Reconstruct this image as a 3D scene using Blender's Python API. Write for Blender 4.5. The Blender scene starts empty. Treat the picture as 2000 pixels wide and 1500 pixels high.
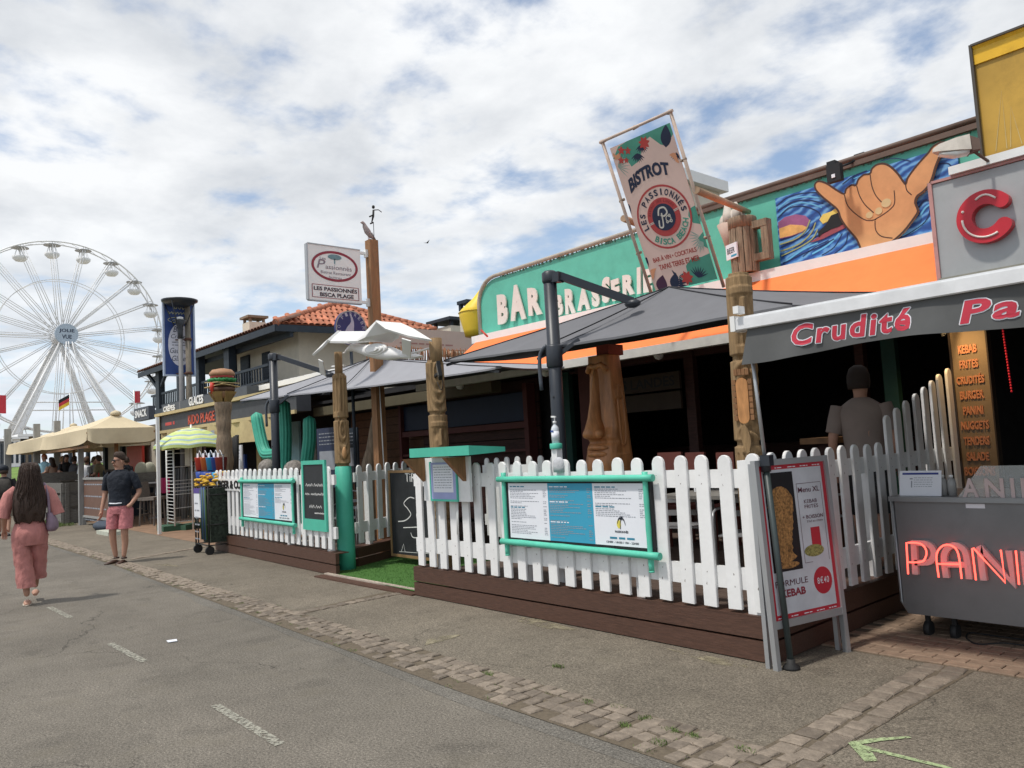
import bpy, math, random
from mathutils import Vector, Matrix, noise
random.seed(7)
R=math.radians
def V(*a): return Vector(a)
sc=bpy.context.scene
# ---------------------------------------------------------------- camera
FPX=1520.0; EYE=1.55
_a=V(-330-1000,944-750,FPX).normalized(); _b=V(2730-1000,775-750,FPX).normalized()
_X=-_a; _Y=(_b-_b.dot(_X)*_X).normalized(); _Z=_X.cross(_Y)
CM=Matrix((_X,_Y,_Z))                       # camera vector (right,down,forward) -> world
CP=V(0,0,EYE)
cam=bpy.data.objects.new('camera',bpy.data.cameras.new('camera')); sc.collection.objects.link(cam)
_r=CM@V(1,0,0); _u=-(CM@V(0,1,0)); _k=-(CM@V(0,0,1))
cam.matrix_world=Matrix(((_r.x,_u.x,_k.x,0),(_r.y,_u.y,_k.y,0),(_r.z,_u.z,_k.z,EYE),(0,0,0,1)))
cam.data.sensor_width=36; cam.data.lens=36*FPX/2000; cam.data.clip_end=3000; cam.data.clip_start=.05
sc.camera=cam
# ---------------------------------------------------------------- world
SUN_D=V(.10,.50,-1.0).normalized()          # direction the light travels
sc.world=bpy.data.worlds.new('World'); sc.world.use_nodes=True
nt=sc.world.node_tree; N=nt.nodes; L=nt.links; N.clear()
def nd(t,**k):
    n=N.new(t)
    for a,b in k.items(): setattr(n,a,b)
    return n
def vm(op,a=None,b=None):
    n=nd('ShaderNodeMath',operation=op)
    for i,x in enumerate((a,b)):
        if x is None: continue
        if isinstance(x,(int,float)): n.inputs[i].default_value=x
        else: L.new(x,n.inputs[i])
    return n.outputs[0]
out=nd('ShaderNodeOutputWorld'); bg=nd('ShaderNodeBackground'); sky=nd('ShaderNodeTexSky',sky_type='NISHITA')
sky.sun_disc=False; sky.sun_elevation=math.asin(-SUN_D.z); sky.sun_rotation=math.atan2(-SUN_D.x,-SUN_D.y)
sky.air_density=1.0; sky.dust_density=.8; sky.ozone_density=1.2
tc=nd('ShaderNodeTexCoord'); sx=nd('ShaderNodeSeparateXYZ'); L.new(tc.outputs['Generated'],sx.inputs[0])
zz=vm('ADD',vm('MAXIMUM',sx.outputs[2],0.0),.16)
cx=vm('DIVIDE',sx.outputs[0],zz); cy=vm('DIVIDE',sx.outputs[1],zz)
cb=nd('ShaderNodeCombineXYZ'); L.new(cx,cb.inputs[0]); L.new(cy,cb.inputs[1])
def wn(scale,det,rough,off,dist=0):
    mp=nd('ShaderNodeMapping'); mp.inputs['Location'].default_value=off; L.new(cb.outputs[0],mp.inputs[0])
    n=nd('ShaderNodeTexNoise'); n.inputs['Scale'].default_value=scale; n.inputs['Detail'].default_value=det
    n.inputs['Roughness'].default_value=rough; n.inputs['Distortion'].default_value=dist; L.new(mp.outputs[0],n.inputs[0]); return n.outputs[0]
n1=wn(3.4,8,.56,(3.1,1.7,0),.1); n2=wn(.62,3,.5,(7.7,5.4,2)); n3=wn(2.4,8,.58,(1.2,7.7,5),.1)
m=vm('ADD',vm('MULTIPLY',n1,.75),vm('MULTIPLY',n2,.55))
# the cloud deck thins out away over the buildings
rp=nd('ShaderNodeMapRange',interpolation_type='SMOOTHSTEP'); L.new(m,rp.inputs[0]); rp.inputs[1].default_value=.53; rp.inputs[2].default_value=.70
cr=nd('ShaderNodeValToRGB'); L.new(n3,cr.inputs[0]); e=cr.color_ramp.elements
e[0].position=.30; e[0].color=(.46,.48,.51,1); e[1].position=.62; e[1].color=(.74,.745,.75,1)
sk=nd('ShaderNodeMix',data_type='RGBA',blend_type='MULTIPLY'); sk.inputs[0].default_value=1
L.new(sky.outputs[0],sk.inputs[6]); sk.inputs[7].default_value=(.115,.115,.115,1)
mx=nd('ShaderNodeMix',data_type='RGBA'); L.new(rp.outputs[0],mx.inputs[0]); L.new(sk.outputs[2],mx.inputs[6]); L.new(cr.outputs[0],mx.inputs[7])
# pale veil near the horizon
hz=nd('ShaderNodeMapRange'); L.new(sx.outputs[2],hz.inputs[0]); hz.inputs[1].default_value=0; hz.inputs[2].default_value=.30; hz.inputs[3].default_value=.62; hz.inputs[4].default_value=0.12
mh=nd('ShaderNodeMix',data_type='RGBA'); L.new(hz.outputs[0],mh.inputs[0]); L.new(mx.outputs[2],mh.inputs[6]); mh.inputs[7].default_value=(.62,.69,.77,1)
L.new(mh.outputs[2],bg.inputs[0]); bg.inputs[1].default_value=1.0; L.new(bg.outputs[0],out.inputs[0])
sun=bpy.data.objects.new('sun',bpy.data.lights.new('sun','SUN')); sc.collection.objects.link(sun)
sun.data.energy=2.2; sun.data.angle=R(4); sun.data.color=(1,.95,.88)
sun.rotation_euler=SUN_D.to_track_quat('-Z','Y').to_euler()
vs=sc.view_settings; vs.view_transform='Standard'; vs.look='None'; vs.gamma=1; vs.exposure=.42; vs.use_curve_mapping=False
sc.display_settings.display_device='sRGB'
# ---------------------------------------------------------------- pixel -> place
def ray(px,py): return CM@V(px-1000,py-750,FPX)
def OZ(px,py,z=0.0): r=ray(px,py); return CP+r*((z-EYE)/r.z)
def OY(px,py,y): r=ray(px,py); return CP+r*(y/r.y)
def OX(px,py,x): r=ray(px,py); return CP+r*(x/r.x)
class Fr:
    """a flat frame: origin, right, up; normal comes towards the viewer of the face"""
    def __init__(s,o,u,v): s.o=Vector(o); s.u=Vector(u).normalized(); s.v=Vector(v).normalized(); s.n=s.u.cross(s.v).normalized()
    def __call__(s,a,b,c=0): return s.o+s.u*a+s.v*b+s.n*c
    def hit(s,px,py):
        r=ray(px,py); t=(s.o-CP).dot(s.n)/r.dot(s.n); p=CP+r*t-s.o
        return (p.dot(s.u),p.dot(s.v))
    def mat(s): return Matrix(((s.u.x,s.v.x,s.n.x,s.o.x),(s.u.y,s.v.y,s.n.y,s.o.y),(s.u.z,s.v.z,s.n.z,s.o.z),(0,0,0,1)))
def FY(y,x=0,z=0): return Fr((x,y,z),(1,0,0),(0,0,1))      # faces the street (-Y)
def FX(x,y=0,z=0): return Fr((x,y,z),(0,1,0),(0,0,1))      # faces +X
# ---------------------------------------------------------------- mesh builder
class G:
    def __init__(s): s.v=[]; s.f=[]; s.m=[]; s.s=[]
    def add(s,vs,fs,mi=0,sm=False):
        b=len(s.v); s.v+= [Vector(p) for p in vs]
        for f in fs: s.f.append([b+i for i in f]); s.m.append(mi); s.s.append(sm)
        return s
    def box(s,x0,x1,y0,y1,z0,z1,mi=0):
        return s.add([(x,y,z) for z in (z0,z1) for y in (y0,y1) for x in (x0,x1)],[(0,2,3,1),(4,5,7,6),(0,1,5,4),(2,6,7,3),(0,4,6,2),(1,3,7,5)],mi)
    def fbox(s,F,a0,a1,b0,b1,c0,c1,mi=0):
        return s.add([F(a,b,c) for c in (c0,c1) for b in (b0,b1) for a in (a0,a1)],[(0,2,3,1),(4,5,7,6),(0,1,5,4),(2,6,7,3),(0,4,6,2),(1,3,7,5)],mi)
    def bar(s,p,q,w,h=None,mi=0,up=(0,0,1)):
        p=Vector(p);q=Vector(q);h=h or w; d=(q-p).normalized(); up=Vector(up)
        if abs(d.dot(up))>.98: up=V(1,0,0)
        a=d.cross(up).normalized()*w/2; b=a.cross(d).normalized()*h/2
        vs=[c+i*a+j*b for c in (p,q) for i,j in ((-1,-1),(1,-1),(1,1),(-1,1))]
        return s.add(vs,[(3,2,1,0),(4,5,6,7),(0,1,5,4),(1,2,6,5),(2,3,7,6),(3,0,4,7)],mi)
    def prism(s,pts,F,c0,c1,mi=0,mib=None):
        A=sum(pts[i][0]*pts[(i+1)%len(pts)][1]-pts[(i+1)%len(pts)][0]*pts[i][1] for i in range(len(pts)))
        if A<0: pts=pts[::-1]
        n=len(pts); vs=[F(a,b,c1) for a,b in pts]+[F(a,b,c0) for a,b in pts]
        s.add(vs,[tuple(range(n))],mi); b=len(s.v)-2*n
        s.f.append([b+n+i for i in range(n)][::-1]); s.m.append(mi); s.s.append(False)
        for i in range(n): s.f.append([b+i,b+n+i,b+n+(i+1)%n,b+(i+1)%n]); s.m.append(mi if mib is None else mib); s.s.append(False)
        return s
    def loft(s,rings,mi=0,caps=True,sm=True,closed=True):
        n=len(rings[0]); vs=[p for r in rings for p in r]; fs=[]
        for k in range(len(rings)-1):
            for i in range(n if closed else n-1):
                j=(i+1)%n; fs.append((k*n+i,k*n+j,(k+1)*n+j,(k+1)*n+i))
        s.add(vs,fs,mi,sm)
        if caps and closed:
            b=len(s.v)-len(vs); s.f.append([b+i for i in range(n)][::-1]); s.m.append(mi); s.s.append(False)
            b2=b+(len(rings)-1)*n; s.f.append([b2+i for i in range(n)]); s.m.append(mi); s.s.append(False)
        return s
    def tube(s,pts,r,n=8,mi=0,caps=True,sm=True,fl=1.0):
        pts=[Vector(p) for p in pts]; rings=[]; pa=None
        for i,p in enumerate(pts):
            d=(pts[min(i+1,len(pts)-1)]-pts[max(i-1,0)]).normalized()
            if pa is None:
                up=V(0,0,1) if abs(d.z)<.95 else V(1,0,0); a=d.cross(up).normalized()
            else: a=(pa-pa.dot(d)*d).normalized()
            pa=a; b=d.cross(a); rr=r[i] if isinstance(r,(list,tuple)) else r
            rings.append([p+(a*math.cos(t)*fl+b*math.sin(t))*rr for t in [2*math.pi*k/n for k in range(n)]])
        return s.loft(rings,mi,caps,sm)
    def lathe(s,prof,o=(0,0,0),n=16,mi=0,sm=True,sc=(1,1)):
        o=Vector(o); rings=[[o+V(math.cos(t)*r*sc[0],math.sin(t)*r*sc[1],z) for t in [2*math.pi*k/n for k in range(n)]] for r,z in prof]
        return s.loft(rings,mi,True,sm)
    def ell(s,c,rx,ry,rz,n=12,m=8,mi=0):
        c=Vector(c); rings=[]
        for j in range(m+1):
            t=-math.pi/2+math.pi*j/m; q=max(math.cos(t),.02)
            rings.append([c+V(math.cos(a)*rx*q,math.sin(a)*ry*q,math.sin(t)*rz) for a in [2*math.pi*k/n for k in range(n)]])
        return s.loft(rings,mi,True,True)
    def quad(s,a,b,c,d,mi=0,sm=False): return s.add([a,b,c,d],[(0,1,2,3)],mi,sm)
    def grid(s,fn,nu,nv,mi=0,sm=True):
        vs=[fn(i/nu,j/nv) for j in range(nv+1) for i in range(nu+1)]
        return s.add(vs,[(j*(nu+1)+i,j*(nu+1)+i+1,(j+1)*(nu+1)+i+1,(j+1)*(nu+1)+i) for j in range(nv) for i in range(nu)],mi,sm)
    def mesh(s,name,mats,org=V(0,0,0)):
        me=bpy.data.meshes.new(name); me.from_pydata([tuple(p-org) for p in s.v],[],s.f)
        for m_ in (mats if isinstance(mats,(list,tuple)) else [mats]): me.materials.append(m_)
        me.polygons.foreach_set('material_index',s.m); me.polygons.foreach_set('use_smooth',s.s); me.update(); return me
ORG={}
def link(o): sc.collection.objects.link(o)
def thing(name,label,cat,loc,group=None):
    o=bpy.data.objects.new(name,None); link(o); o.location=loc; o.empty_display_size=.2
    o['label']=label; o['category']=cat
    if group: o['group']=group
    ORG[o.name]=Vector(loc); return o
def part(name,g,mats,parent,label=None):
    org=ORG[parent.name]; o=bpy.data.objects.new(name,g.mesh(name,mats,org)); link(o); o.parent=parent; ORG[o.name]=org
    if label: o['label']=label
    return o
def solo(name,g,mats,label,cat,loc=None,group=None):
    loc=Vector(loc) if loc is not None else sum(g.v,V(0,0,0))/len(g.v)
    o=bpy.data.objects.new(name,g.mesh(name,mats,loc)); link(o); o.location=loc; o['label']=label; o['category']=cat
    if group: o['group']=group
    ORG[o.name]=loc; return o
def struct(name,g,mats,kind='structure',loc=(0,0,0),label=None):
    o=bpy.data.objects.new(name,g.mesh(name,mats,Vector(loc))); link(o); o.location=loc; o['kind']=kind; ORG[o.name]=Vector(loc)
    if label: o['label']=label
    return o
def piece(name,me,parent,mw):
    o=bpy.data.objects.new(name,me); link(o); o.parent=parent; o.matrix_local=Matrix.Translation(-ORG[parent.name])@mw; ORG[o.name]=V(0,0,0); return o
def T(*a): return Matrix.Translation(Vector(a))
def copy_tree(o,loc=None,rz=None,label=None,parent=None):
    c=o.copy(); link(c)
    if parent is not None: c.parent=parent
    for ch in o.children: copy_tree(ch,parent=c)
    if loc is not None: c.location=loc; ORG[c.name]=Vector(loc)
    if rz is not None: c.rotation_euler=(0,0,rz)
    if label: c['label']=label
    return c
# ---------------------------------------------------------------- materials
MATS={}
def mat(name,col,rough=.6,metal=0,var=.10,scale=6,bump=0,bscale=40,emit=0,spec=.4,stretch=None,grime=0,alpha=1,trans=0,rvar=0,bdist=.01,worn=None):
    m=bpy.data.materials.new(name); m.use_nodes=True; nt=m.node_tree; N=nt.nodes; L=nt.links
    b=N['Principled BSDF']; b.inputs['Roughness'].default_value=rough; b.inputs['Metallic'].default_value=metal
    b.inputs['Specular IOR Level'].default_value=spec
    geo=N.new('ShaderNodeNewGeometry'); mp=N.new('ShaderNodeMapping'); L.new(geo.outputs['Position'],mp.inputs[0])
    if stretch: mp.inputs['Scale'].default_value=stretch
    n=N.new('ShaderNodeTexNoise'); n.inputs['Scale'].default_value=scale; n.inputs['Detail'].default_value=6; n.inputs['Roughness'].default_value=.6; L.new(mp.outputs[0],n.inputs[0])
    mr=N.new('ShaderNodeMapRange'); L.new(n.outputs[0],mr.inputs[0]); mr.inputs[1].default_value=.3; mr.inputs[2].default_value=.7; mr.inputs[3].default_value=1-var; mr.inputs[4].default_value=1+var
    src=mr.outputs[0]
    if rvar:
        oi=N.new('ShaderNodeObjectInfo'); r2=N.new('ShaderNodeMapRange'); L.new(oi.outputs['Random'],r2.inputs[0]); r2.inputs[3].default_value=1-rvar; r2.inputs[4].default_value=1+rvar
        mu=N.new('ShaderNodeMath'); mu.operation='MULTIPLY'; L.new(src,mu.inputs[0]); L.new(r2.outputs[0],mu.inputs[1]); src=mu.outputs[0]
    if grime:
        n2=N.new('ShaderNodeTexNoise'); n2.inputs['Scale'].default_value=2.3; n2.inputs['Detail'].default_value=8; n2.inputs['Roughness'].default_value=.72; L.new(geo.outputs['Position'],n2.inputs[0])
        m2=N.new('ShaderNodeMapRange'); L.new(n2.outputs[0],m2.inputs[0]); m2.inputs[1].default_value=.48; m2.inputs[2].default_value=.72; m2.inputs[3].default_value=1; m2.inputs[4].default_value=1-grime
        mu=N.new('ShaderNodeMath'); mu.operation='MULTIPLY'; L.new(src,mu.inputs[0]); L.new(m2.outputs[0],mu.inputs[1]); src=mu.outputs[0]
    vmn=N.new('ShaderNodeVectorMath'); vmn.operation='SCALE'; vmn.inputs[0].default_value=col[:3]; L.new(src,vmn.inputs['Scale']); L.new(vmn.outputs[0],b.inputs['Base Color'])
    if bump:
        n3=N.new('ShaderNodeTexNoise'); n3.inputs['Scale'].default_value=bscale; n3.inputs['Detail'].default_value=5; L.new(mp.outputs[0],n3.inputs[0])
        bp=N.new('ShaderNodeBump'); bp.inputs['Strength'].default_value=bump; bp.inputs['Distance'].default_value=bdist; L.new(n3.outputs[0],bp.inputs['Height']); L.new(bp.outputs[0],b.inputs['Normal'])
    if emit: b.inputs['Emission Color'].default_value=(*col[:3],1); b.inputs['Emission Strength'].default_value=emit
    b.inputs['Alpha'].default_value=alpha; b.inputs['Transmission Weight'].default_value=trans
    if worn:      # flakes of the coat are missing
        n4=N.new('ShaderNodeTexNoise'); n4.inputs['Scale'].default_value=worn[0]; n4.inputs['Detail'].default_value=8; n4.inputs['Roughness'].default_value=.7; L.new(geo.outputs['Position'],n4.inputs[0])
        m4=N.new('ShaderNodeMapRange'); L.new(n4.outputs[0],m4.inputs[0]); m4.inputs[1].default_value=worn[1]; m4.inputs[2].default_value=worn[2]; m4.inputs[3].default_value=0; m4.inputs[4].default_value=1; L.new(m4.outputs[0],b.inputs['Alpha'])
    MATS[name]=m; return m
white_paint=mat('white_paint',(.80,.80,.79),.5,var=.04,bump=.15,bscale=25,grime=.10,rvar=.03)
white_metal=mat('white_metal',(.80,.80,.78),.35,var=.03,grime=.06)
planks_m=mat('brown_stain',(.085,.042,.028),.55,var=.28,scale=9,stretch=(1.2,8,14),bump=.35,bscale=30,rvar=.12)
aqua=mat('aqua_paint',(.075,.47,.34),.5,var=.07,grime=.08,bump=.1)
aqua_b=mat('aqua_bamboo',(.10,.53,.38),.45,var=.08,grime=.08)
aqua_wall=mat('aqua_wall',(.12,.48,.36),.6,var=.05,grime=.14)
wood=mat('pole_wood',(.27,.175,.085),.75,var=.3,scale=5,stretch=(9,9,1.0),bump=.7,bscale=22)
wood2=mat('post_wood',(.27,.135,.06),.7,var=.25,scale=5,stretch=(9,9,.8),bump=.5,bscale=22)
wood_old=mat('old_wood',(.25,.185,.125),.8,var=.4,scale=5,stretch=(8,8,.9),bump=.9,bscale=16)
moai_m=mat('varnished_carving',(.46,.20,.075),.36,var=.35,scale=3,stretch=(5,5,.9),bump=.3,bscale=15)
bamboo=mat('bamboo_cane',(.55,.42,.34),.55,var=.15,scale=8)
fabric=mat('charcoal_canvas',(.145,.147,.158),.85,var=.06,bump=.1,bscale=200)
canvas_grey=mat('grey_canvas',(.29,.295,.32),.85,var=.05,bump=.1,bscale=200)
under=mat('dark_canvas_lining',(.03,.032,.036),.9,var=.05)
valance_m=mat('valance_canvas',(.105,.108,.108),.85,var=.10,scale=5)
pole_dark=mat('anthracite_metal',(.022,.027,.036),.42,var=.1,spec=.5)
orange=mat('orange_canvas',(.92,.21,.055),.8,var=.05,grime=.05)
darkwood=mat('dark_stained_wood',(.05,.018,.014),.7,var=.4,scale=4,stretch=(1,4,10))
black=mat('black_paint',(.012,.012,.014),.6)
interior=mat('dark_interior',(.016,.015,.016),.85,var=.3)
deckm=mat('deck_boards',(.10,.07,.055),.75,var=.2,stretch=(1,9,1))
turf=mat('green_turf',(.062,.16,.03),.95,var=.35,scale=60,bump=1,bscale=160)
concrete=mat('kerb_concrete',(.35,.31,.26),.8,var=.15)
steel=mat('brushed_steel',(.30,.31,.32),.38,metal=.75,var=.08,scale=3)
grey_alu=mat('grey_aluminium',(.42,.43,.44),.4,metal=.5,var=.05)
paper=mat('white_paper',(.78,.80,.85),.5,var=.02)
paper_blue=mat('turquoise_print',(.045,.33,.50),.5,var=.02)
ink=mat('dark_ink',(.03,.035,.05),.6)
ink_soft=mat('grey_ink',(.30,.32,.36),.6)
ink_blue=mat('blue_ink',(.03,.16,.26),.6)
chalk=mat('chalk',(.72,.72,.70),.9)
slate=mat('slate_board',(.025,.027,.03),.65,var=.2,grime=.2)
red=mat('red_print',(.50,.028,.045),.45,var=.03)
red_d=mat('maroon_print',(.27,.03,.05),.5)
cream=mat('cream_canvas',(.62,.52,.35),.8,var=.05)
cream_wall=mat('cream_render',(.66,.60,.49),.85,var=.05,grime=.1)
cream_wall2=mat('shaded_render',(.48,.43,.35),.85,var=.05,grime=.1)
pink_wall=mat('faded_board',(.62,.49,.43),.8,var=.06,scale=2)
navy=mat('navy_timber',(.022,.032,.045),.6,var=.2)
tile_m=mat('terracotta_tile',(.46,.17,.095),.8,var=.25,scale=12,rvar=.28,bump=.3)
tile_d=mat('mossy_tile',(.19,.10,.07),.85,var=.3,scale=9,rvar=.2)
yellow=mat('yellow_plastic',(.86,.60,.05),.45,var=.03)
yshop=mat('straw_canvas',(.52,.42,.22),.8,var=.1)
grey_board=mat('weathered_board',(.17,.16,.145),.85,var=.3,scale=5,stretch=(2,2,12),bump=.5,rvar=.15)
sign_grey=mat('grey_sign_panel',(.38,.39,.39),.45,metal=.2,var=.04,grime=.12)
skin=mat('skin',(.44,.24,.165),.55,var=.06,scale=20)
hair_d=mat('dark_hair',(.045,.025,.017),.5,var=.4,scale=30,stretch=(6,6,.6),bump=.8,bscale=40)
roseP=mat('rose_cloth',(.46,.19,.17),.85,var=.14,scale=14,bump=.9,bscale=9,stretch=(1,1,.45),bdist=.05)
rose2=mat('rose_check',(.50,.18,.19),.85,var=.2,scale=30,bump=.8,bscale=12,bdist=.04)
navy_cloth=mat('navy_cloth',(.011,.015,.024),.85,var=.15,bump=.9,bscale=8,bdist=.06)
leather=mat('brown_leather',(.06,.03,.02),.5)
lilac=mat('lilac_cloth',(.24,.17,.22),.8,var=.15)
skyb=mat('pale_blue_cloth',(.30,.52,.60),.8)
neon=mat('neon_red',(1,.085,.06),.4,emit=2.6)
neon_back=mat('pink_channel',(.60,.45,.44),.5)
cob=mat('cobble_stone',(.195,.16,.125),.85,var=.25,scale=20,bump=.9,bscale=50,rvar=.26)
sand=mat('joint_sand',(.125,.10,.07),.95,var=.25,scale=25,bump=.6,bscale=90)
paver_m=mat('clay_paver',(.235,.165,.115),.85,var=.22,scale=14,bump=.5,bscale=60,rvar=.12)
grass_m=mat('weed_green',(.12,.17,.05),.9,var=.4,scale=14)
lawn=mat('lawn',(.13,.21,.045),.95,var=.3,scale=.8)
cactus=mat('cactus_green',(.05,.36,.25),.5,var=.12,scale=10)
gwhite=mat('wheel_white',(.80,.80,.80),.45,var=.03)
glass=mat('clear_glass',(.8,.85,.85),.05,alpha=.28,spec=.7,var=.01)
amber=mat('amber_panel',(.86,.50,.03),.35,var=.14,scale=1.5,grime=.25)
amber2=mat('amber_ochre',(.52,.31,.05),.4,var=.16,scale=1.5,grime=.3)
pinkish=mat('blush_print',(.84,.60,.52),.6,var=.03)
leaf_g=mat('print_green',(.09,.34,.25),.6); leaf_n=mat('print_navy',(.025,.035,.075),.6); leaf_p=mat('print_plum',(.09,.035,.075),.6)
flower_r=mat('print_coral',(.55,.07,.06),.6); peach=mat('print_peach',(.80,.36,.20),.6)
letter_c=mat('cream_letter',(.74,.66,.60),.55,var=.04)
bronze=mat('lit_panel_bronze',(.26,.19,.12),.45,var=.06)
letter_o=mat('salmon_letter',(.62,.27,.15),.5)
rubber=mat('rubber',(.02,.02,.02),.7)
pink_pl=mat('pink_plastic',(.62,.04,.16),.5)
blue_pl=mat('blue_plastic',(.02,.06,.30),.5); red_pl=mat('red_plastic',(.55,.05,.03),.5); cyan_pl=mat('cyan_plastic',(.03,.30,.55),.5)
# ---------------------------------------------------------------- lettering
_tc={}
def glyphs(s,bold=0,shear=0,space=1.0):
    k=(s,bold,shear,space)
    if k not in _tc:
        c=bpy.data.curves.new('t','FONT'); c.body=s; c.offset=bold; c.shear=shear; c.resolution_u=3; c.space_character=space; c.fill_mode='FRONT'
        o=bpy.data.objects.new('t',c); link(o); dg=bpy.context.evaluated_depsgraph_get(); me=bpy.data.meshes.new_from_object(o.evaluated_get(dg))
        vs=[(v.co.x,v.co.y) for v in me.vertices]; fs=[tuple(p.vertices) for p in me.polygons]
        bpy.data.objects.remove(o); bpy.data.curves.remove(c); bpy.data.meshes.remove(me); _tc[k]=(vs,fs)
    return _tc[k]
def text(g,s,F,a0,b0,a1,b1,c=.004,d=0,bold=0,shear=0,mi=0,fn=None,space=1.0):
    """fit the text s in the box (a0,b0)-(a1,b1) of frame F, c in front of it; d>0 gives it depth"""
    vs,fs=glyphs(s,bold,shear,space)
    if not vs: return
    x0=min(v[0] for v in vs); x1=max(v[0] for v in vs); y0=min(v[1] for v in vs); y1=max(v[1] for v in vs)
    def mp(v,cc):
        a=a0+(v[0]-x0)/(x1-x0)*(a1-a0); b=b0+(v[1]-y0)/(y1-y0)*(b1-b0)
        if fn: a,b=fn(a,b)
        return F(a,b,cc)
    g.add([mp(v,c+d) for v in vs],fs,mi)
    if d>0:
        cnt={}
        for f in fs:
            for i in range(len(f)):
                e=(f[i],f[(i+1)%len(f)]); k=(min(e),max(e)); cnt[k]=None if k in cnt else e
        b=len(g.v); g.v+=[mp(v,c) for v in vs]; t0=b-len(vs)
        for e in cnt.values():
            if e: g.f.append([t0+e[0],b+e[0],b+e[1],t0+e[1]]); g.m.append(mi); g.s.append(False)
def scrib(g,F,a0,a1,b,h,c=.004,mi=0,seed=0,w=None):
    """a line of print too small to read: short word-length dashes"""
    rn=random.Random(seed); a=a0
    while a<a1-h:
        ln=rn.uniform(1.2,4.5)*h; e=min(a+ln,a1); g.quad(F(a,b,c),F(e,b,c),F(e,b+h*.62,c),F(a,b+h*.62,c),mi); a=e+h*.8
def disc(F,a,b,ra,rb,n=28,t0=0,t1=360): return [(a+math.cos(R(t0+(t1-t0)*k/n))*ra,b+math.sin(R(t0+(t1-t0)*k/n))*rb) for k in range(n if t1-t0==360 else n+1)]
def ringpoly(g,F,a,b,ra,rb,w,c0,c1,mi=0,n=40,rot=0,wb=None):
    wb=wb or w; o=[];i_=[]
    for k in range(n):
        t=2*math.pi*k/n; o.append((a+math.cos(t)*ra,b+math.sin(t)*rb)); i_.append((a+math.cos(t)*(ra-w),b+math.sin(t)*(rb-wb)))
    for k in range(n):
        j=(k+1)%n; g.quad(F(*o[k],c1),F(*o[j],c1),F(*i_[j],c1),F(*i_[k],c1),mi)
def stroke(g,pts,w,F,c,mi=0,d=.002):
    """a flat painted line of width w through pts (frame coordinates)"""
    n=len(pts); le=[];ri=[]
    for i,p in enumerate(pts):
        q=pts[max(i-1,0)]; r_=pts[min(i+1,n-1)]; dx,dy=r_[0]-q[0],r_[1]-q[1]; l=math.hypot(dx,dy) or 1; ww=(w[i] if isinstance(w,(list,tuple)) else w)/2
        le.append((p[0]-dy/l*ww,p[1]+dx/l*ww)); ri.append((p[0]+dy/l*ww,p[1]-dx/l*ww))
    for i in range(n-1): g.quad(F(*ri[i],c),F(*ri[i+1],c),F(*le[i+1],c),F(*le[i],c),mi)
def ribbon(g,pts,w,F,c0,c1,mi=0):
    """a raised band following pts in frame F"""
    n=len(pts); le=[];ri=[]
    for i,p in enumerate(pts):
        q=pts[max(i-1,0)]; r_=pts[min(i+1,n-1)]; a=(p[0]-q[0],p[1]-q[1]); b=(r_[0]-p[0],r_[1]-p[1]); la=math.hypot(*a) or 1; lb=math.hypot(*b) or 1
        if i==0: t=(b[0]/lb,b[1]/lb); k=1
        elif i==n-1: t=(a[0]/la,a[1]/la); k=1
        else:
            t=(a[0]/la+b[0]/lb,a[1]/la+b[1]/lb); l=math.hypot(*t) or 1; t=(t[0]/l,t[1]/l); k=min(1.9,1/max(.3,t[0]*a[0]/la+t[1]*a[1]/la))
        le.append((p[0]-t[1]*w/2*k,p[1]+t[0]*w/2*k)); ri.append((p[0]+t[1]*w/2*k,p[1]-t[0]*w/2*k))
    g.loft([[F(*l,c0),F(*l,c1),F(*r,c1),F(*r,c0)] for l,r in zip(le,ri)],mi,True,False)
def smooth(pts,k=4):
    out=[]; n=len(pts)
    for i in range(n-1):
        p0=pts[max(i-1,0)];p1=pts[i];p2=pts[i+1];p3=pts[min(i+2,n-1)]
        for j in range(k):
            t=j/k; out.append(tuple(.5*((2*b)+(-a+c)*t+(2*a-5*b+4*c-d)*t*t+(-a+3*b-3*c+d)*t**3) for a,b,c,d in zip(p0,p1,p2,p3)))
    out.append(tuple(pts[-1])); return out
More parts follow.
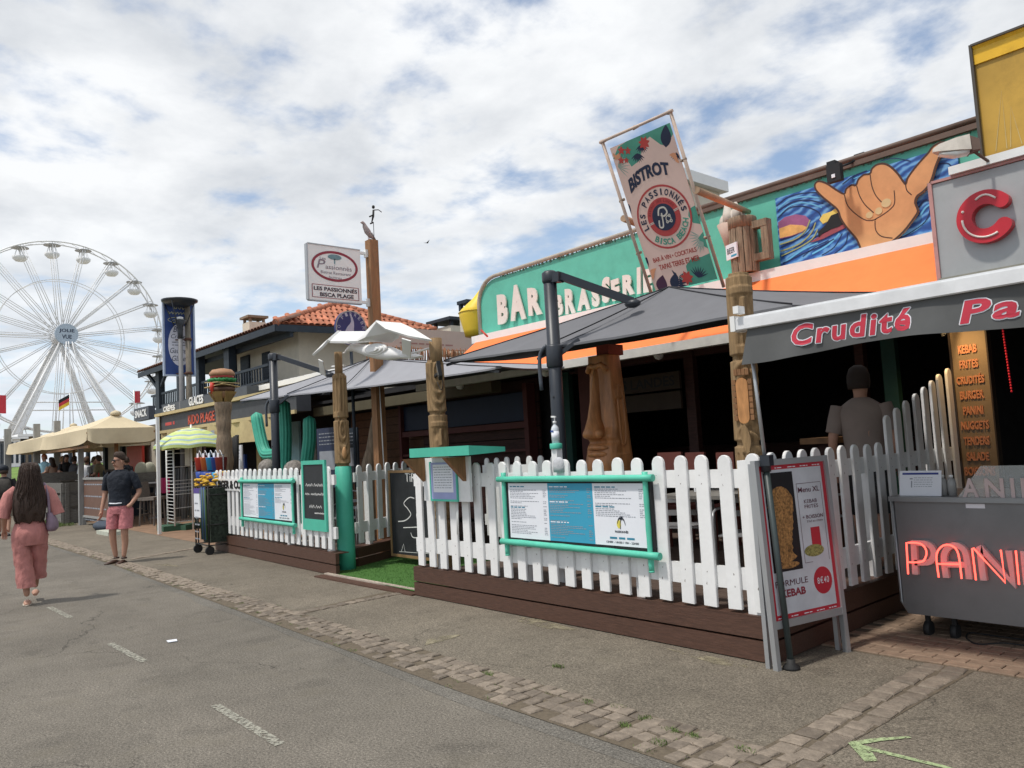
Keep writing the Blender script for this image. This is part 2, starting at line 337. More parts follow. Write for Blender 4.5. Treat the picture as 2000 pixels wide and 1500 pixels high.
# ================================================================ ground
def asphalt(name,col,warm):
    m=bpy.data.materials.new(name); m.use_nodes=True; nt=m.node_tree; N=nt.nodes; L=nt.links; b=N['Principled BSDF']; b.inputs['Roughness'].default_value=.88; b.inputs['Specular IOR Level'].default_value=.25
    geo=N.new('ShaderNodeNewGeometry')
    def nz(sc_,det,lo,hi,a,c,typ='noise'):
        n=N.new('ShaderNodeTexNoise') if typ=='noise' else N.new('ShaderNodeTexVoronoi'); n.inputs['Scale'].default_value=sc_
        if typ=='noise': n.inputs['Detail'].default_value=det
        L.new(geo.outputs['Position'],n.inputs[0]); r=N.new('ShaderNodeMapRange'); L.new(n.outputs[0],r.inputs[0])
        for i,x in enumerate((lo,hi,a,c)): r.inputs[i+1].default_value=x
        return r.outputs[0]
    def mul(a,c):
        k=N.new('ShaderNodeMath'); k.operation='MULTIPLY'; L.new(a,k.inputs[0]); L.new(c,k.inputs[1]); return k.outputs[0]
    a=mul(nz(70,4,.3,.7,.58,1.42),nz(1.1,6,.3,.7,.85,1.15)); a=mul(a,nz(190,2,.3,.72,.62,1.55)); a=mul(a,nz(6,5,.35,.75,1.05,.90)); a=mul(a,nz(.35,4,.35,.65,.92,1.08))
    sp=nz(48,0,.10,.16,1.9,1,'v'); a=mul(a,sp)
    nn=N.new('ShaderNodeTexNoise'); nn.inputs['Scale'].default_value=2.2; nn.inputs['Detail'].default_value=6; L.new(geo.outputs['Position'],nn.inputs[0])
    ad=N.new('ShaderNodeVectorMath'); ad.operation='MULTIPLY_ADD'; L.new(nn.outputs[1],ad.inputs[0]); ad.inputs[1].default_value=(.9,.9,0); L.new(geo.outputs['Position'],ad.inputs[2])
    vo=N.new('ShaderNodeTexVoronoi'); vo.feature='DISTANCE_TO_EDGE'; vo.inputs['Scale'].default_value=.42; L.new(ad.outputs[0],vo.inputs[0])
    ck=N.new('ShaderNodeMapRange'); L.new(vo.outputs[0],ck.inputs[0]); ck.inputs[1].default_value=0; ck.inputs[2].default_value=.0045; ck.inputs[3].default_value=.45; ck.inputs[4].default_value=1
    gt=nz(.5,3,.50,.56,1,0); c2=N.new('ShaderNodeMath'); c2.operation='MAXIMUM'; L.new(ck.outputs[0],c2.inputs[0]); L.new(gt,c2.inputs[1]); a=mul(a,c2.outputs[0])
    a=mul(a,nz(2.6,7,.60,.64,1,.88)); a=mul(a,nz(17,5,.66,.72,1,.72))
    s=N.new('ShaderNodeVectorMath'); s.operation='SCALE'; s.inputs[0].default_value=col; L.new(a,s.inputs['Scale'])
    st=nz(2.7,8,.56,.70,0,.30); mx=N.new('ShaderNodeMix'); mx.data_type='RGBA'; L.new(st,mx.inputs[0]); L.new(s.outputs[0],mx.inputs[6]); mx.inputs[7].default_value=(*warm,1)
    L.new(mx.outputs[2],b.inputs['Base Color'])
    n3=N.new('ShaderNodeTexNoise'); n3.inputs['Scale'].default_value=110; n3.inputs['Detail'].default_value=4; L.new(geo.outputs['Position'],n3.inputs[0])
    bp=N.new('ShaderNodeBump'); bp.inputs['Strength'].default_value=.9; bp.inputs['Distance'].default_value=.006; L.new(n3.outputs[0],bp.inputs['Height']); L.new(bp.outputs[0],b.inputs['Normal'])
    return m
road_m=asphalt('road_asphalt',(.146,.131,.109),(.15,.132,.10)); walk_m=asphalt('pavement_asphalt',(.158,.136,.106),(.15,.13,.095))
edge_m=asphalt('edge_asphalt',(.135,.125,.108),(.15,.135,.11))
g=G(); g.quad((-2500,-2500,-.03),(2500,-2500,-.03),(2500,2500,-.03),(-2500,2500,-.03)); struct('ground',g,mat('far_ground',(.17,.15,.12),.95))
g=G(); g.quad((-70,-14,0),(14,-14,0),(14,3.6,0),(-70,3.75,0)); struct('road',g,road_m)
def yin(x): return 3.47+max(0,-x-4)*.022 if x>-14 else 3.69+(-x-14)*.018     # pavement side of the cobbles
def yout(x): return 3.02+max(0,-x-3.6)*.038 if x>-14 else 3.415+(-x-14)*.012
XS=[14,8,4,2,0,-2,-4,-6,-8,-10,-12,-14,-18,-24,-30,-40,-70]
g=G()
for a,b in zip(XS,XS[1:]): g.quad((a,yin(a),.004),(a,30,.004),(b,30,.004),(b,yin(b),.004))
struct('pavement',g,walk_m)
g=G()
def ye(x): return yout(x)-.10-.05*noise.noise((x*1.3,0,0))-.05*noise.noise((x*.4,3,0))-.02*noise.noise((x*5,3,0))
for k in range(160): a=4-k*.2; b=a-.2; g.quad((a,ye(a),.0015),(a,yout(a)+.01,.0015),(b,yout(b)+.01,.0015),(b,ye(b),.0015))
struct('road_edge_patch',g,edge_m)
bed=G()
for a,b in zip(XS,XS[1:]): bed.quad((a,yout(a),.0045),(a,yin(a),.0045),(b,yin(b),.0045),(b,yout(b),.0045))
bed.quad((-2.23,3.45,.0065),(-1.95,3.45,.0065),(-1.90,5.33,.0065),(-2.18,5.33,.0065))
p=OZ(590,1197);q=OZ(775,1155); bed.quad((p.x-.07,p.y-.05,.0065),(p.x+.09,p.y-.05,.0065),(q.x+.09,4.80,.0065),(q.x-.07,4.80,.0065)); J1=(p.x,p.y,4.82)
p=OZ(262,1092);q=OZ(412,1066); bed.quad((p.x-.09,p.y-.05,.0065),(p.x+.1,p.y-.05,.0065),(q.x+.1,5.35,.0065),(q.x-.09,5.35,.0065)); J2=(p.x,p.y,q.x,5.35)
cobs=struct('cobble_strip',bed,sand)
def stone_mesh(lx,ly,h,seed,name):
    rn=random.Random(seed); g=G(); j=lambda s:rn.uniform(-s,s)
    bot=[(-.5,-.5),(.5,-.5),(.5,.5),(-.5,.5)]
    r0=[V(a*lx,b*ly,-.01) for a,b in bot]; jj=[(j(.06)*lx,j(.06)*ly) for _ in bot]
    r1=[V(a*lx*.96+k[0]*.5,b*ly*.96+k[1]*.5,h*.55) for (a,b),k in zip(bot,jj)]; r2=[V(a*lx*.80+k[0],b*ly*.80+k[1],h+j(.003)) for (a,b),k in zip(bot,jj)]
    g.loft([r0,r1,r2],0,True,False); return g.mesh(name,cob)
SM=[stone_mesh(.118,.118,.013,i,'cobble') for i in range(7)]
rn=random.Random(5); slots=[]
x=1.2
while x>-24:
    w=rn.uniform(.085,.125); n=4; y0=yout(x)+.03; y1=yin(x)-.005; st=(y1-y0)/n
    for k in range(n):
        if (k==0 and rn.random()<.45) or rn.random()<.06: continue
        slots.append((x+rn.uniform(-.015,.015),y0+st*(k+.5)+rn.uniform(-.012,.012),w/.125,st/.125,rn.uniform(-.12,.12)))
    x-=w
y=3.52
while y<5.3:
    for k in (0,1):
        slots.append((-2.15+.015*(y-3.5)+k*.14+rn.uniform(-.01,.01),y,1.05,1.0,rn.uniform(-.1,.1)))
    y+=.125
y=J1[1]
while y<4.75: slots.append((J1[0]+(y-J1[1])*.0+.01,y,1.0,.8,rn.uniform(-.2,.2))); y+=.11
y=J2[1]
while y<5.3: slots.append((J2[0]+(J2[2]-J2[0])*(y-J2[1])/(J2[3]-J2[1]),y,1.1,.85,rn.uniform(-.2,.2))); y+=.12
slots.sort(key=lambda s:math.hypot(s[0],s[1]) if not (s[0]>-1.2) else 1e3)
rest=G()
for i,(x,y,sx_,sy_,rz) in enumerate(slots):
    mw=T(x,y,.003+rn.uniform(-.004,.003))@Matrix.Rotation(rz,4,'Z')@Matrix.Rotation(rn.uniform(-.03,.03),4,'X')@Matrix.Diagonal((sx_,sy_,1,1))
    me=SM[i%7]
    if i<300: piece('cobble',me,cobs,mw)
    else: rest.add([mw@v.co for v in me.vertices],[tuple(p.vertices) for p in me.polygons])
o=part('far_cobbles',rest,cob,cobs); o['kind']='stuff'
# weeds in the joints
g=G(); rn=random.Random(11)
def tuft(x,y,n,h,sp):
    for _ in range(n):
        a=rn.uniform(0,6.28); r=rn.random()**.7*sp; px,py=x+math.cos(a)*r*1.5,y+math.sin(a)*r; hh=h*rn.uniform(.4,1); dx,dy=rn.uniform(-.6,.6)*hh,rn.uniform(-.6,.6)*hh; w=.0022
        t=rn.uniform(0,3.14); wx,wy=math.cos(t)*w,math.sin(t)*w
        g.add([(px-wx,py-wy,.008),(px+wx,py+wy,.008),(px+dx*.5+wx*.7,py+dy*.5+wy*.7,hh*.7),(px+dx,py+dy,hh)],[(0,1,2,3)])
for px,py in ((1090,1305),(1150,1375),(1262,1408),(1310,1432),(1355,1442),(1455,1470),(1205,1385),(952,1320),(1222,1422),(1290,1455)): p=OZ(px,py); tuft(p.x,p.y,110,.032,.035)
for _ in range(220):
    x=rn.uniform(-20,-1.5); y=rn.uniform(yout(x),yin(x)); tuft(x,y,int(rn.uniform(8,34)),.02,.035)
for _ in range(60): x=rn.uniform(-31,-24.5); tuft(x,rn.uniform(4.7,5.1),60,.10,.12)
struct('weeds',g,grass_m,'stuff',label='short green weeds growing in the joints of the cobble strip')
# painted lines
paint=mat('worn_road_paint',(.31,.30,.25),.85,var=.2,scale=40,worn=(38,.40,.54)); paint2=mat('green_spray_paint',(.34,.42,.22),.85,var=.3,scale=40,worn=(45,.36,.52))
for (a,b) in (((420,1378),(548,1455)),((215,1257),(282,1293)),((96,1186),(138,1207))):
    p=OZ(*a);q=OZ(*b); g=G(); n=12
    for k in range(n):
        t0,t1=k/n,(k+1)/n; A=p.lerp(q,t0);B=p.lerp(q,t1); w=.035
        g.quad((A.x,A.y-w*(.8+.2*rn.random()),.004),(B.x,B.y-w*.9,.004),(B.x,B.y+w*.9,.004),(A.x,A.y+w*(.8+.2*rn.random()),.004))
    struct('painted_dash',g,paint)
F0=Fr((0,0,.0085),(1,0,0),(0,1,0)); g=G()
def gp(px,py): p=OZ(px,py); return (p.x,p.y)
stroke(g,[gp(1668,1458),gp(1740,1476),gp(1840,1500),gp(1950,1530)],[.05,.035,.03,.03],F0,0); stroke(g,[gp(1664,1456),gp(1715,1448),gp(1778,1443)],[.05,.04,.02],F0,.001); stroke(g,[gp(1666,1454),gp(1690,1475),gp(1702,1491)],[.05,.07,.06],F0,.002)
struct('painted_arrow',g,paint2)
# sandy stains along the big fence and pale patches
for pts in (([(1020,1207),(1060,1212),(1130,1232),(1080,1232),(1010,1215)]),([(1300,1268),(1420,1290),(1505,1310),(1400,1300)]),([(905,1240),(880,1250),(830,1262),(835,1250),(870,1243)]),([(300,1104),(330,1102),(356,1108),(340,1107)])):
    g=G(); g.prism([gp(*p) for p in pts],Fr((0,0,.006),(1,0,0),(0,1,0)),0,.0012); struct('sand_patch',g,MATS.get('pale_sand') or mat('pale_sand',(.27,.235,.16),.9,var=.2,scale=12,worn=(7,.44,.62)))
g=G(); c=gp(338,1253); g.prism([(c[0]-.05,c[1]-.04),(c[0]+.03,c[1]-.05),(c[0]+.05,c[1]+.02),(c[0]-.03,c[1]+.04)],F0,-.003,.002); solo('paper_scrap',g,paper,'small white scrap of paper lying on the road','paper scrap')
# clay pavers under the snack counter
g=G(); g.box(-2.92,3,5.34,9.0,-.01,.006); pv=struct('paver_bed',g,sand)
def pm(seed):
    r_=random.Random(seed); gg=G(); bx=[(-.5,-.5),(.5,-.5),(.5,.5),(-.5,.5)]
    gg.loft([[V(a*.198,b*.098,-.01) for a,b in bx],[V(a*.197,b*.097,.012) for a,b in bx],[V(a*.188,b*.088,.016+r_.uniform(-.001,.001)) for a,b in bx]],0,True,False); return gg.mesh('paver',paver_m)
PM=[pm(i) for i in range(4)]; cnt=0; rest=G()
for j in range(20):
    for i in range(16):
        x=-2.80+i*.203+(j%2)*.1; y=5.40+j*.103; mw=T(x,y,rn.uniform(-.002,.002))@Matrix.Rotation(rn.uniform(-.02,.02),4,'Z')
        if cnt<290 and x<.1: piece('paver',PM[cnt%4],pv,mw); cnt+=1
        else: rest.add([mw@v.co for v in PM[0].vertices],[tuple(p.vertices) for p in PM[0].polygons])
o=part('far_pavers',rest,paver_m,pv); o['kind']='stuff'
# paved terrace ground on the left, reddish
g=G(); g.quad((-26,5.7,.008),(-14.4,5.35,.008),(-14.4,7.4,.008),(-26,9,.008)); struct('terrace_paving',g,mat('red_paving',(.24,.15,.095),.9,var=.2,scale=3))
# grass bank and plateau
g=G(); prof=[(-58,0),(-62,.15),(-72,1.4),(-77,2.0),(-80,2.1),(-400,2.1)]
for (a,za),(b,zb) in zip(prof,prof[1:]):
    for y0 in range(-120,160,20): g.quad((a,y0,za-.01),(a,y0+20,za-.01),(b,y0+20,zb-.01),(b,y0,zb-.01),0,True)
g2=G(); g2.quad((-82.5,-120,2.11),(-82.5,160,2.11),(-400,160,2.11),(-400,-120,2.11)); struct('grass_bank',g,lawn); struct('sand_plateau',g2,mat('plateau_sand',(.30,.27,.22),.95))
g=G(); g.quad((-79,-120,2.12),(-79,160,2.12),(-82.5,160,2.14),(-82.5,-120,2.14)); struct('bank_path',g,concrete)
# far low buildings on the plateau
for (x0,x1,t,b,cols,lab) in ((18,48,858,884,gwhite,'long white single-storey hut on the grass bank, leftmost'),(0,16,862,884,mat('far_dark',(.12,.13,.15),.8),'grey hut on the bank at the left edge of the picture'),(40,75,853,876,mat('far_brown',(.20,.16,.12),.8),'brown flat-roofed hut behind the cream canopy')):
    X=-95; p=OX(x0,b,X);q=OX(x1,b,X); t_=OX(x0,t,X).z
    hutb=thing('beach_hut',lab,'hut',(X,(p.y+q.y)/2,2.1)); g=G(); g.box(X-4,X,p.y,q.y,2.1,t_,0); part('wall',g,cols,hutb); g=G(); g.box(X-4.3,X+.4,p.y-.3,q.y+.3,t_,t_+.25,0); part('roof',g,gwhite,hutb)
    for k in range(3):
        g=G(); yy=p.y+(q.y-p.y)*(k+.3)/3; g.box(X,X+.06,yy,yy+(q.y-p.y)/6,2.6,t_-.3); part('window',g,navy,hutb)
# ================================================================ ferris wheel
D=118.0; rc=ray(120,658).normalized(); HC=CP+rc*D; dep=(HC-CP).dot(-_k); RW=186/FPX*dep
ax=Matrix.Rotation(R(13),3,'Z')@V(-rc.x,-rc.y,0).normalized()          # wheel axle
wr=V(0,0,1).cross(ax).normalized()                                      # to the right in the picture
WF=Fr(HC,wr,(0,0,1)); fw=thing('ferris_wheel','tall white ferris wheel with open round gondolas rising beyond the grass bank','ferris wheel',(HC.x,HC.y,2.1))
NG=21
def circ(r,c,n=84): return [WF(math.cos(2*math.pi*k/n)*r,math.sin(2*math.pi*k/n)*r,c) for k in range(n+1)]
for c in (-.85,.85):
    g=G(); g.tube(circ(RW,c),.10,5); part('rim',g,gwhite,fw)
    g=G(); g.tube(circ(RW*.60,c*.75),.045,4); part('inner_ring',g,gwhite,fw)
g=G()
for k in range(NG*2):
    t=math.pi*k/NG; g.tube([WF(math.cos(t)*RW,math.sin(t)*RW,-.85),WF(math.cos(t+math.pi/NG)*RW,math.sin(t+math.pi/NG)*RW,.85)],.035,4)
part('rim_lacing',g,gwhite,fw)
for k in range(NG):
    t=2*math.pi*k/NG+R(77.5)
    g=G()
    for c in (-1,1):
        for dt in (-.012,.012): g.tube([WF(math.cos(t+dt*9)*.9,math.sin(t+dt*9)*.9,c*1.3),WF(math.cos(t+dt)*RW,math.sin(t+dt)*RW,c*.85)],.045,4)
    part('spoke',g,gwhite,fw)
    c0=WF(math.cos(t)*RW,math.sin(t)*RW,0); g=G(); g.tube([c0,c0-V(0,0,1.0)],.06,5)
    for q in range(6):
        a=q*math.pi/3; g.tube([c0+V(math.cos(a)*.35,math.sin(a)*.35,-.35),c0+V(math.cos(a)*.72,math.sin(a)*.72,-1.55)],.022,4)
    g.lathe([(.1,-2.15),(.55,-2.05),(.85,-1.75),(.9,-1.45),(.86,-1.42),(.8,-1.7),(.5,-1.95),(.05,-2.0)],c0,14)
    gd=part('gondola',g,gwhite,fw); g=G(); g.lathe([(1.02,-.38),(1.0,-.30),(.5,-.16),(.1,-.1)],c0,14); part('gondola_roof',g,grey_alu,gd)
g=G(); g.tube([WF(0,0,-2.2),WF(0,0,2.2)],.8,16); part('axle',g,gwhite,fw)
g=G(); g.tube([WF(0,0,2.3),WF(0,0,2.7)],1.35,28); hs=part('hub_sign',g,mat('hub_blue',(.42,.50,.60),.5),fw)
g=G(); text(g,'JOLIE',WF,-.88,.12,.88,.66,2.72,bold=.02); text(g,'VUE',WF,-.55,-.62,.55,-.10,2.72,bold=.02); part('lettering',g,leaf_n,hs)
def wl(a,b,c): return WF(a,b,c)
S=RW/17.0; GZ=2.1-HC.z
for (a,c,w) in ((-10.6,3.2,.55),(-9.6,-3.2,.5),(11.2,3.2,.62),(9.4,-3.2,.55)):
    g=G(); p=wl(0,0,c*.6); q=wl(a*S,GZ,c*1.6); d=(q-p).normalized(); sd=d.cross(WF.n).normalized()
    for s_ in (-1,1):
        g.tube([p+sd*.15*s_,q+sd*w*s_*.8],.17*S,5)
    for k in range(22):
        t0=k/22;t1=(k+1)/22; A=p.lerp(q,t0)+sd*(.15+(w*.8-.15)*t0)*(1 if k%2 else -1);B=p.lerp(q,t1)+sd*(.15+(w*.8-.15)*t1)*(-1 if k%2 else 1); g.tube([A,B],.05,4)
    g.add([p+sd*.15,q+sd*w*.8,q-sd*w*.8,p-sd*.15],[(0,1,2,3)]); part('leg',g,gwhite,fw)
g=G()
for a in (-1.4,1.1,5.2): g.tube([wl(a*.1,-1,3),wl(a*S*.9,GZ,3.4)],.07,5)
g.tube([wl(-10.6*S,GZ+.4,3.5),wl(11*S,GZ+.4,3.5)],.2,5); g.tube([wl(-5.5*S,GZ*.58,2.6),wl(6.2*S,GZ*.58,2.6)],.07,4); g.tube([wl(-6*S,GZ*.52,2.6),wl(6*S,GZ*.52,2.6)],.07,4)
part('bracing',g,gwhite,fw)
# flags
def flag(px,top,bot,cols,lab,X=-100,w=1.6,h=1.1,lean=0):
    p=OX(px,top,X); b=OX(px,bot,X); f=thing('flag',lab,'flag',(p.x,p.y,b.z)); g=G(); g.tube([(p.x,p.y,2.0),(p.x,p.y,p.z)],.06,5); part('pole',g,grey_alu,f)
    for k,c in enumerate(cols):
        g=G(); hh=h/len(cols); z0=p.z-.1-hh*(k+1)
        g.grid(lambda u,v,z0=z0,hh=hh:V(p.x+.12*math.sin(u*5),p.y+u*w*(1 if lean>=0 else -1),z0+v*hh+lean*u),6,1); part('cloth_stripe',g,c,f)
blackf=mat('flag_black',(.02,.02,.02),.8); goldf=mat('flag_gold',(.75,.50,.05),.8)
flag(136,768,880,[blackf,red,goldf],'black, red and gold striped flag drooping in front of the big wheel',w=1.1,h=1.2,lean=-.7)
flag(-9,770,880,[red],'red flag at the far left edge of the picture',w=1.0,h=2.0,lean=.0)
flag(262,762,860,[red],'small red flag beside the eaves of the balcony house',X=-70,w=.5,h=1.0,lean=.05)
# ================================================================ tiled house with balcony
E1=OZ(538,632,5.5); E0=OZ(258,728,5.5); E0.y=E1.y; E2=OZ(868,643,5.5); E2.x=E1.x+.5; AP=OY(655,597,(E1.y+E2.y)/2)
house=thing('tiled_house','two-storey cream house with terracotta hip roof and dark timber balcony','house',(E1.x-4,E1.y+3,0))
g=G(); AP0=V(E0.x+2,AP.y,AP.z); g.quad(E0,E1,AP,AP0); g.add([E1,E2,AP],[(0,1,2)]); g.add([E2,E2+V(-12,0,0),AP0,AP],[(0,1,2,3)]); roof=part('roof',g,tile_m,house)
def tile_mesh(l,w,name,m):
    g=G(); ri=[]
    for k,(x,sc_) in enumerate(((0,1),(l,.86))):
        ri.append([V(math.cos(R(180-i*30))*w/2*sc_,x,math.sin(R(180-i*30))*w*.38*sc_) for i in range(7)])
    g.loft(ri,0,False,True,False); ri2=[[p-V(0,0,.015) for p in r] for r in ri]; g.loft([ri2[0],ri[0]],0,False,False,False); return g.mesh(name,m)
TM=tile_mesh(.42,.20,'roof_tile',tile_m); TD=tile_mesh(.46,.25,'eave_tile',tile_d)
def lay(O,U,Vv,me,name,par,lift=.01):
    U=U.normalized(); W=Vv.normalized(); Nn=U.cross(W).normalized()
    return Matrix(((U.x,W.x,Nn.x,O.x+Nn.x*lift),(U.y,W.y,Nn.y,O.y+Nn.y*lift),(U.z,W.z,Nn.z,O.z+Nn.z*lift),(0,0,0,1)))
U=(E2-E1); mid=E1+U*((AP-E1).dot(U)/U.dot(U)); S_=(AP-mid); sl=S_.length; ul=U.length; frac=(mid-E1).length/ul; nr=int(sl/.34)+1; tot=0
for r in range(nr):
    t=r*.34/sl
    a0=frac*t*ul; a1=ul-(1-frac)*t*ul; x=a0+.12+.11*(r%2)*0
    while x<a1-.05 and tot<290:
        piece('roof_tile',TM,roof,lay(E1+U.normalized()*x+S_*t,U,S_,TM,'',roof)); x+=.195; tot+=1
SV=(V(E1.x,AP.y,AP.z)-E1); dark=G(); x=0
while x<(E1.x-E0.x):
    mw=lay(E0+V(x,0,0),V(1,0,0),SV,TD,'',roof)
    dark.add([mw@v.co for v in TD.vertices],[tuple(p.vertices) for p in TD.polygons]); 
    mw=lay(E0+V(x,0,0)+SV.normalized()*.4,V(1,0,0),SV,TD,'',roof); dark.add([mw@v.co for v in TD.vertices],[tuple(p.vertices) for p in TD.polygons]); x+=.23
part('eave_tiles',dark,tile_d,roof)['kind']='stuff'
g=G(); n_=14
for (A,B) in ((E1,AP),(AP,E2)):
    for k in range(n_): 
        P=A.lerp(B,k/n_);Q=A.lerp(B,(k+1.08)/n_); g.tube([P+V(0,0,.03),Q+V(0,0,.06)],[.12,.10],7)
part('ridge_tiles',g,tile_m,roof)
g=G(); g.bar(E0-V(0,0,.12),E1-V(0,0,.12),.05,.20); g.bar(E1-V(0,0,.12),E2-V(0,0,.12),.05,.20); g.bar(E0+V(0,.5,-.28),E1+V(0,.5,-.28),.10,.16)
for k in range(14): x=E0.x+.4+k*.98; g.bar((x,E1.y+.02,5.36),(x,E1.y+1.4,5.78),.08,.12)
part('fascia',g,navy,house)
sw=-22.3; fy=E1.y+1.1
g=G(); g.box(-27.6,sw,fy,E2.y-.4,0,5.45); part('wall',g,cream_wall,house)
g=G(); g.quad((E0.x+.2,E1.y+.1,5.46),(E0.x+.2,E1.y+5,5.46),(E1.x-.1,E1.y+5,5.46),(E1.x-.1,E1.y+.1,5.46)); part('soffit',g,navy,house)
for (x0,x1,y0,y1) in ((442,462,698,752),(470,488,698,756),(512,527,690,745)):
    p=OY(x0,y0,fy-.04); q=OY(x1,y1,fy-.04); g=G(); g.box(p.x,q.x,fy-.06,fy-.003,q.z,p.z)
    for k in range(9): z=q.z+(p.z-q.z)*(k+.5)/9; g.box(p.x+.04,q.x-.04,fy-.075,fy-.06,z-.02,z+.02)
    part('shutter',g,navy,house)
by=E1.y+.25; fl=OY(310,800,by).z; tp=OY(312,768,by).z
g=G(); g.box(-34.2,sw-.2,by-.1,fy,fl-.25,fl); part('balcony_floor',g,navy,house)
g=G(); g.box(-34.2,sw-.3,by-.03,by+.04,tp-.08,tp); g.box(-34.2,sw-.3,by-.03,by+.03,fl+.10,fl+.17); part('handrail',g,navy,house)
x=-34.0
while x<sw-.5:
    if x<-23: g=G(); g.box(x,x+.05,by-.02,by+.02,fl+.17,tp-.08); part('baluster',g,navy,house)
    x+=.21
for px,w in ((312,.42),(352,.22),(391,.32),(447,.26),(452,.18)):
    p=OY(px,760,by); g=G(); g.box(p.x-w/2,p.x+w/2,by-.1,by+.14,fl,5.45); part('column',g,navy,house)
p=OY(312,735,by); g=G(); g.bar((p.x,by,4.55),(E0.x+.8,by-.1,5.35),.10,.12); g.bar((p.x,by,4.6),(p.x+1.1,by,5.4),.10,.12); part('brace',g,navy,house)
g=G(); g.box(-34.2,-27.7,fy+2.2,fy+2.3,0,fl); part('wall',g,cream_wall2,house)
def chimney(px,py,w,Y,lab,cap=navy):
    p=OY(px,py,Y); t=thing('chimney',lab,'chimney',(p.x,p.y,p.z-1.2)); g=G(); g.box(p.x-w/2,p.x+w/2,Y-w/2,Y+w/2,p.z-1.2,p.z-.28); part('stack',g,cream_wall,t)
    g=G()
    for sx_ in (-1,1):
        for sy in (-1,1): g.box(p.x+sx_*w*.4-.05,p.x+sx_*w*.4+.05,Y+sy*w*.4-.05,Y+sy*w*.4+.05,p.z-.28,p.z-.1)
    g.box(p.x-w*.62,p.x+w*.62,Y-w*.62,Y+w*.62,p.z-.1,p.z); part('cap',g,cap,t); return t
chimney(496,619,.75,14,'pale chimney with stacked cap behind the balcony roof',wood_old)
chimney(886,626,1.1,16,'wide dark-capped chimney between red roof and yellow buoy')
chimney(914,588,.38,14,'narrow dark chimney cowl behind the yellow buoy')
g=G(); p=OY(1322,330,14); q=OX(1417,350,p.x)
hb=thing('roof_house','small cream box-shaped upper storey with flat eaves behind the tilted banner','building',(p.x-1,15,4.5)); g.box(p.x-1.2,p.x-.1,14.1,q.y-.15,4.5,p.z-.15); part('wall',g,cream_wall,hb); g=G(); g.box(p.x-1.4,p.x+.06,13.9,q.y,p.z-.2,p.z+.05); part('roof',g,white_metal,hb)
g=G(); g.box(p.x-.1,p.x-.07,15.4,15.45,p.z-.8,p.z-.65); part('hook',g,navy,hb)
# ================================================================ beach shop (red lettered fascia)
SY=7.3; shop=thing('beach_shop','beach shop with dark fascia, straw coloured valance and red lettering','shop',(-19,SY,0)); F=FY(SY)
def fx(px,py,Y=SY): p=OY(px,py,Y); return p.x,p.z
a=fx(316,812);b=fx(500,745)
g=G(); g.box(-24.2,-15.2,SY+.02,SY+.35,2.52,3.0); part('fascia',g,mat('slate_fascia',(.06,.063,.07),.6,var=.15),shop)
g=G(); g.box(-24.4,-15.2,SY-.08,SY+.5,2.98,3.06); g.box(-24.35,-24.15,SY-.05,SY+.1,0,3.0); g.box(-24.2,-15.2,SY-.03,SY+.019,2.47,2.55); part('frame',g,yshop,shop)
l=fx(367,828); r_=fx(418,800); g=G(); zb=2.60; text(g,'KIDO PLAGE',F,l[0],zb,r_[0],zb+.26,-.015,.01,bold=.015); part('lettering',g,mat('orange_letter',(.62,.10,.05),.5),shop)
l=fx(322,838); r_=fx(340,833); g=G(); scrib(g,F,l[0],r_[0],2.68,.14,-.015); part('lettering',g,flower_r,shop)
g=G(); g.grid(lambda u,v:V(-24.0+8.5*u,SY-.02+.05*math.sin(u*50),2.47-.50*(1-v)),80,2); part('valance',g,yshop,shop)
g=G(); l=fx(405,832); r_=fx(432,828); scrib(g,F,l[0],r_[0],2.25,.16,.08,seed=4); scrib(g,F,l[0],r_[0],2.03,.14,.08,seed=5); part('lettering',g,ink_soft,shop)
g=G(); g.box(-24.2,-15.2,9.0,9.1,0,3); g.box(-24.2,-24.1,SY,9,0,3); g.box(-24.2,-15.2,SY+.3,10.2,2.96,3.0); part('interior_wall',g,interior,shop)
rn=random.Random(21)
for k,(c,nm) in enumerate(((cream_wall2,'beige'),(navy,'navy'),(red_pl,'red'),(blue_pl,'bright blue'),(yshop,'straw yellow'),(lilac,'lilac'),(skyb,'pale blue'),(grey_board,'grey'))):
    x=-23.4+k*1.0; h=rn.uniform(.6,1.5); g=G(); g.box(x,x+rn.uniform(.25,.5),8.2,8.26,.9+rn.uniform(-.3,.3),.9+h); solo('hanging_towel',g,c,nm+' beach towel hanging inside the dark beach shop','beach towel',group='towels hanging in the beach shop')
g=G(); g.box(-24.6,-18.2,SY+.2,SY+.6,3.06,3.34); st=solo('shop_sign_board',g,mat('dark_signboard',(.075,.085,.10),.6),'long dark signboard with white letters above the beach shop','sign board')
g=G(); l=fx(321,806,SY+.2); r_=fx(343,800,SY+.2); Fs=FY(SY+.2); text(g,'CRÊPES',Fs,l[0],3.12,r_[0],3.32,.01,.02,bold=.02); l=fx(371,800,SY+.2); r_=fx(398,780,SY+.2); text(g,'GLACES',Fs,l[0],3.14,r_[0],3.38,.01,.02,bold=.02); part('lettering',g,white_metal,st)
p=OY(262,812,7.6);q=OY(290,800,7.6); g=G(); g.box(p.x,q.x,7.6,7.8,p.z-.2,p.z+.22); s2=solo('snack_sign',g,mat('dark_signboard2',(.07,.08,.10),.6),'small dark sign lettered in white above the cream canopy','sign')
g=G(); text(g,'SNACK',FY(7.6),p.x+.15,p.z-.1,q.x-.15,p.z+.14,.01,.01,bold=.02); part('lettering',g,white_metal,s2)
g=G(); g.box(-34,-24.6,8.2,8.5,0,2.75); g.box(-34,-24.6,8.0,10,2.75,2.9); snk=solo('snack_shop',g,cream_wall2,'pale shop front behind the terrace under the cream canopy','shop front',loc=(-29,8.3,0))
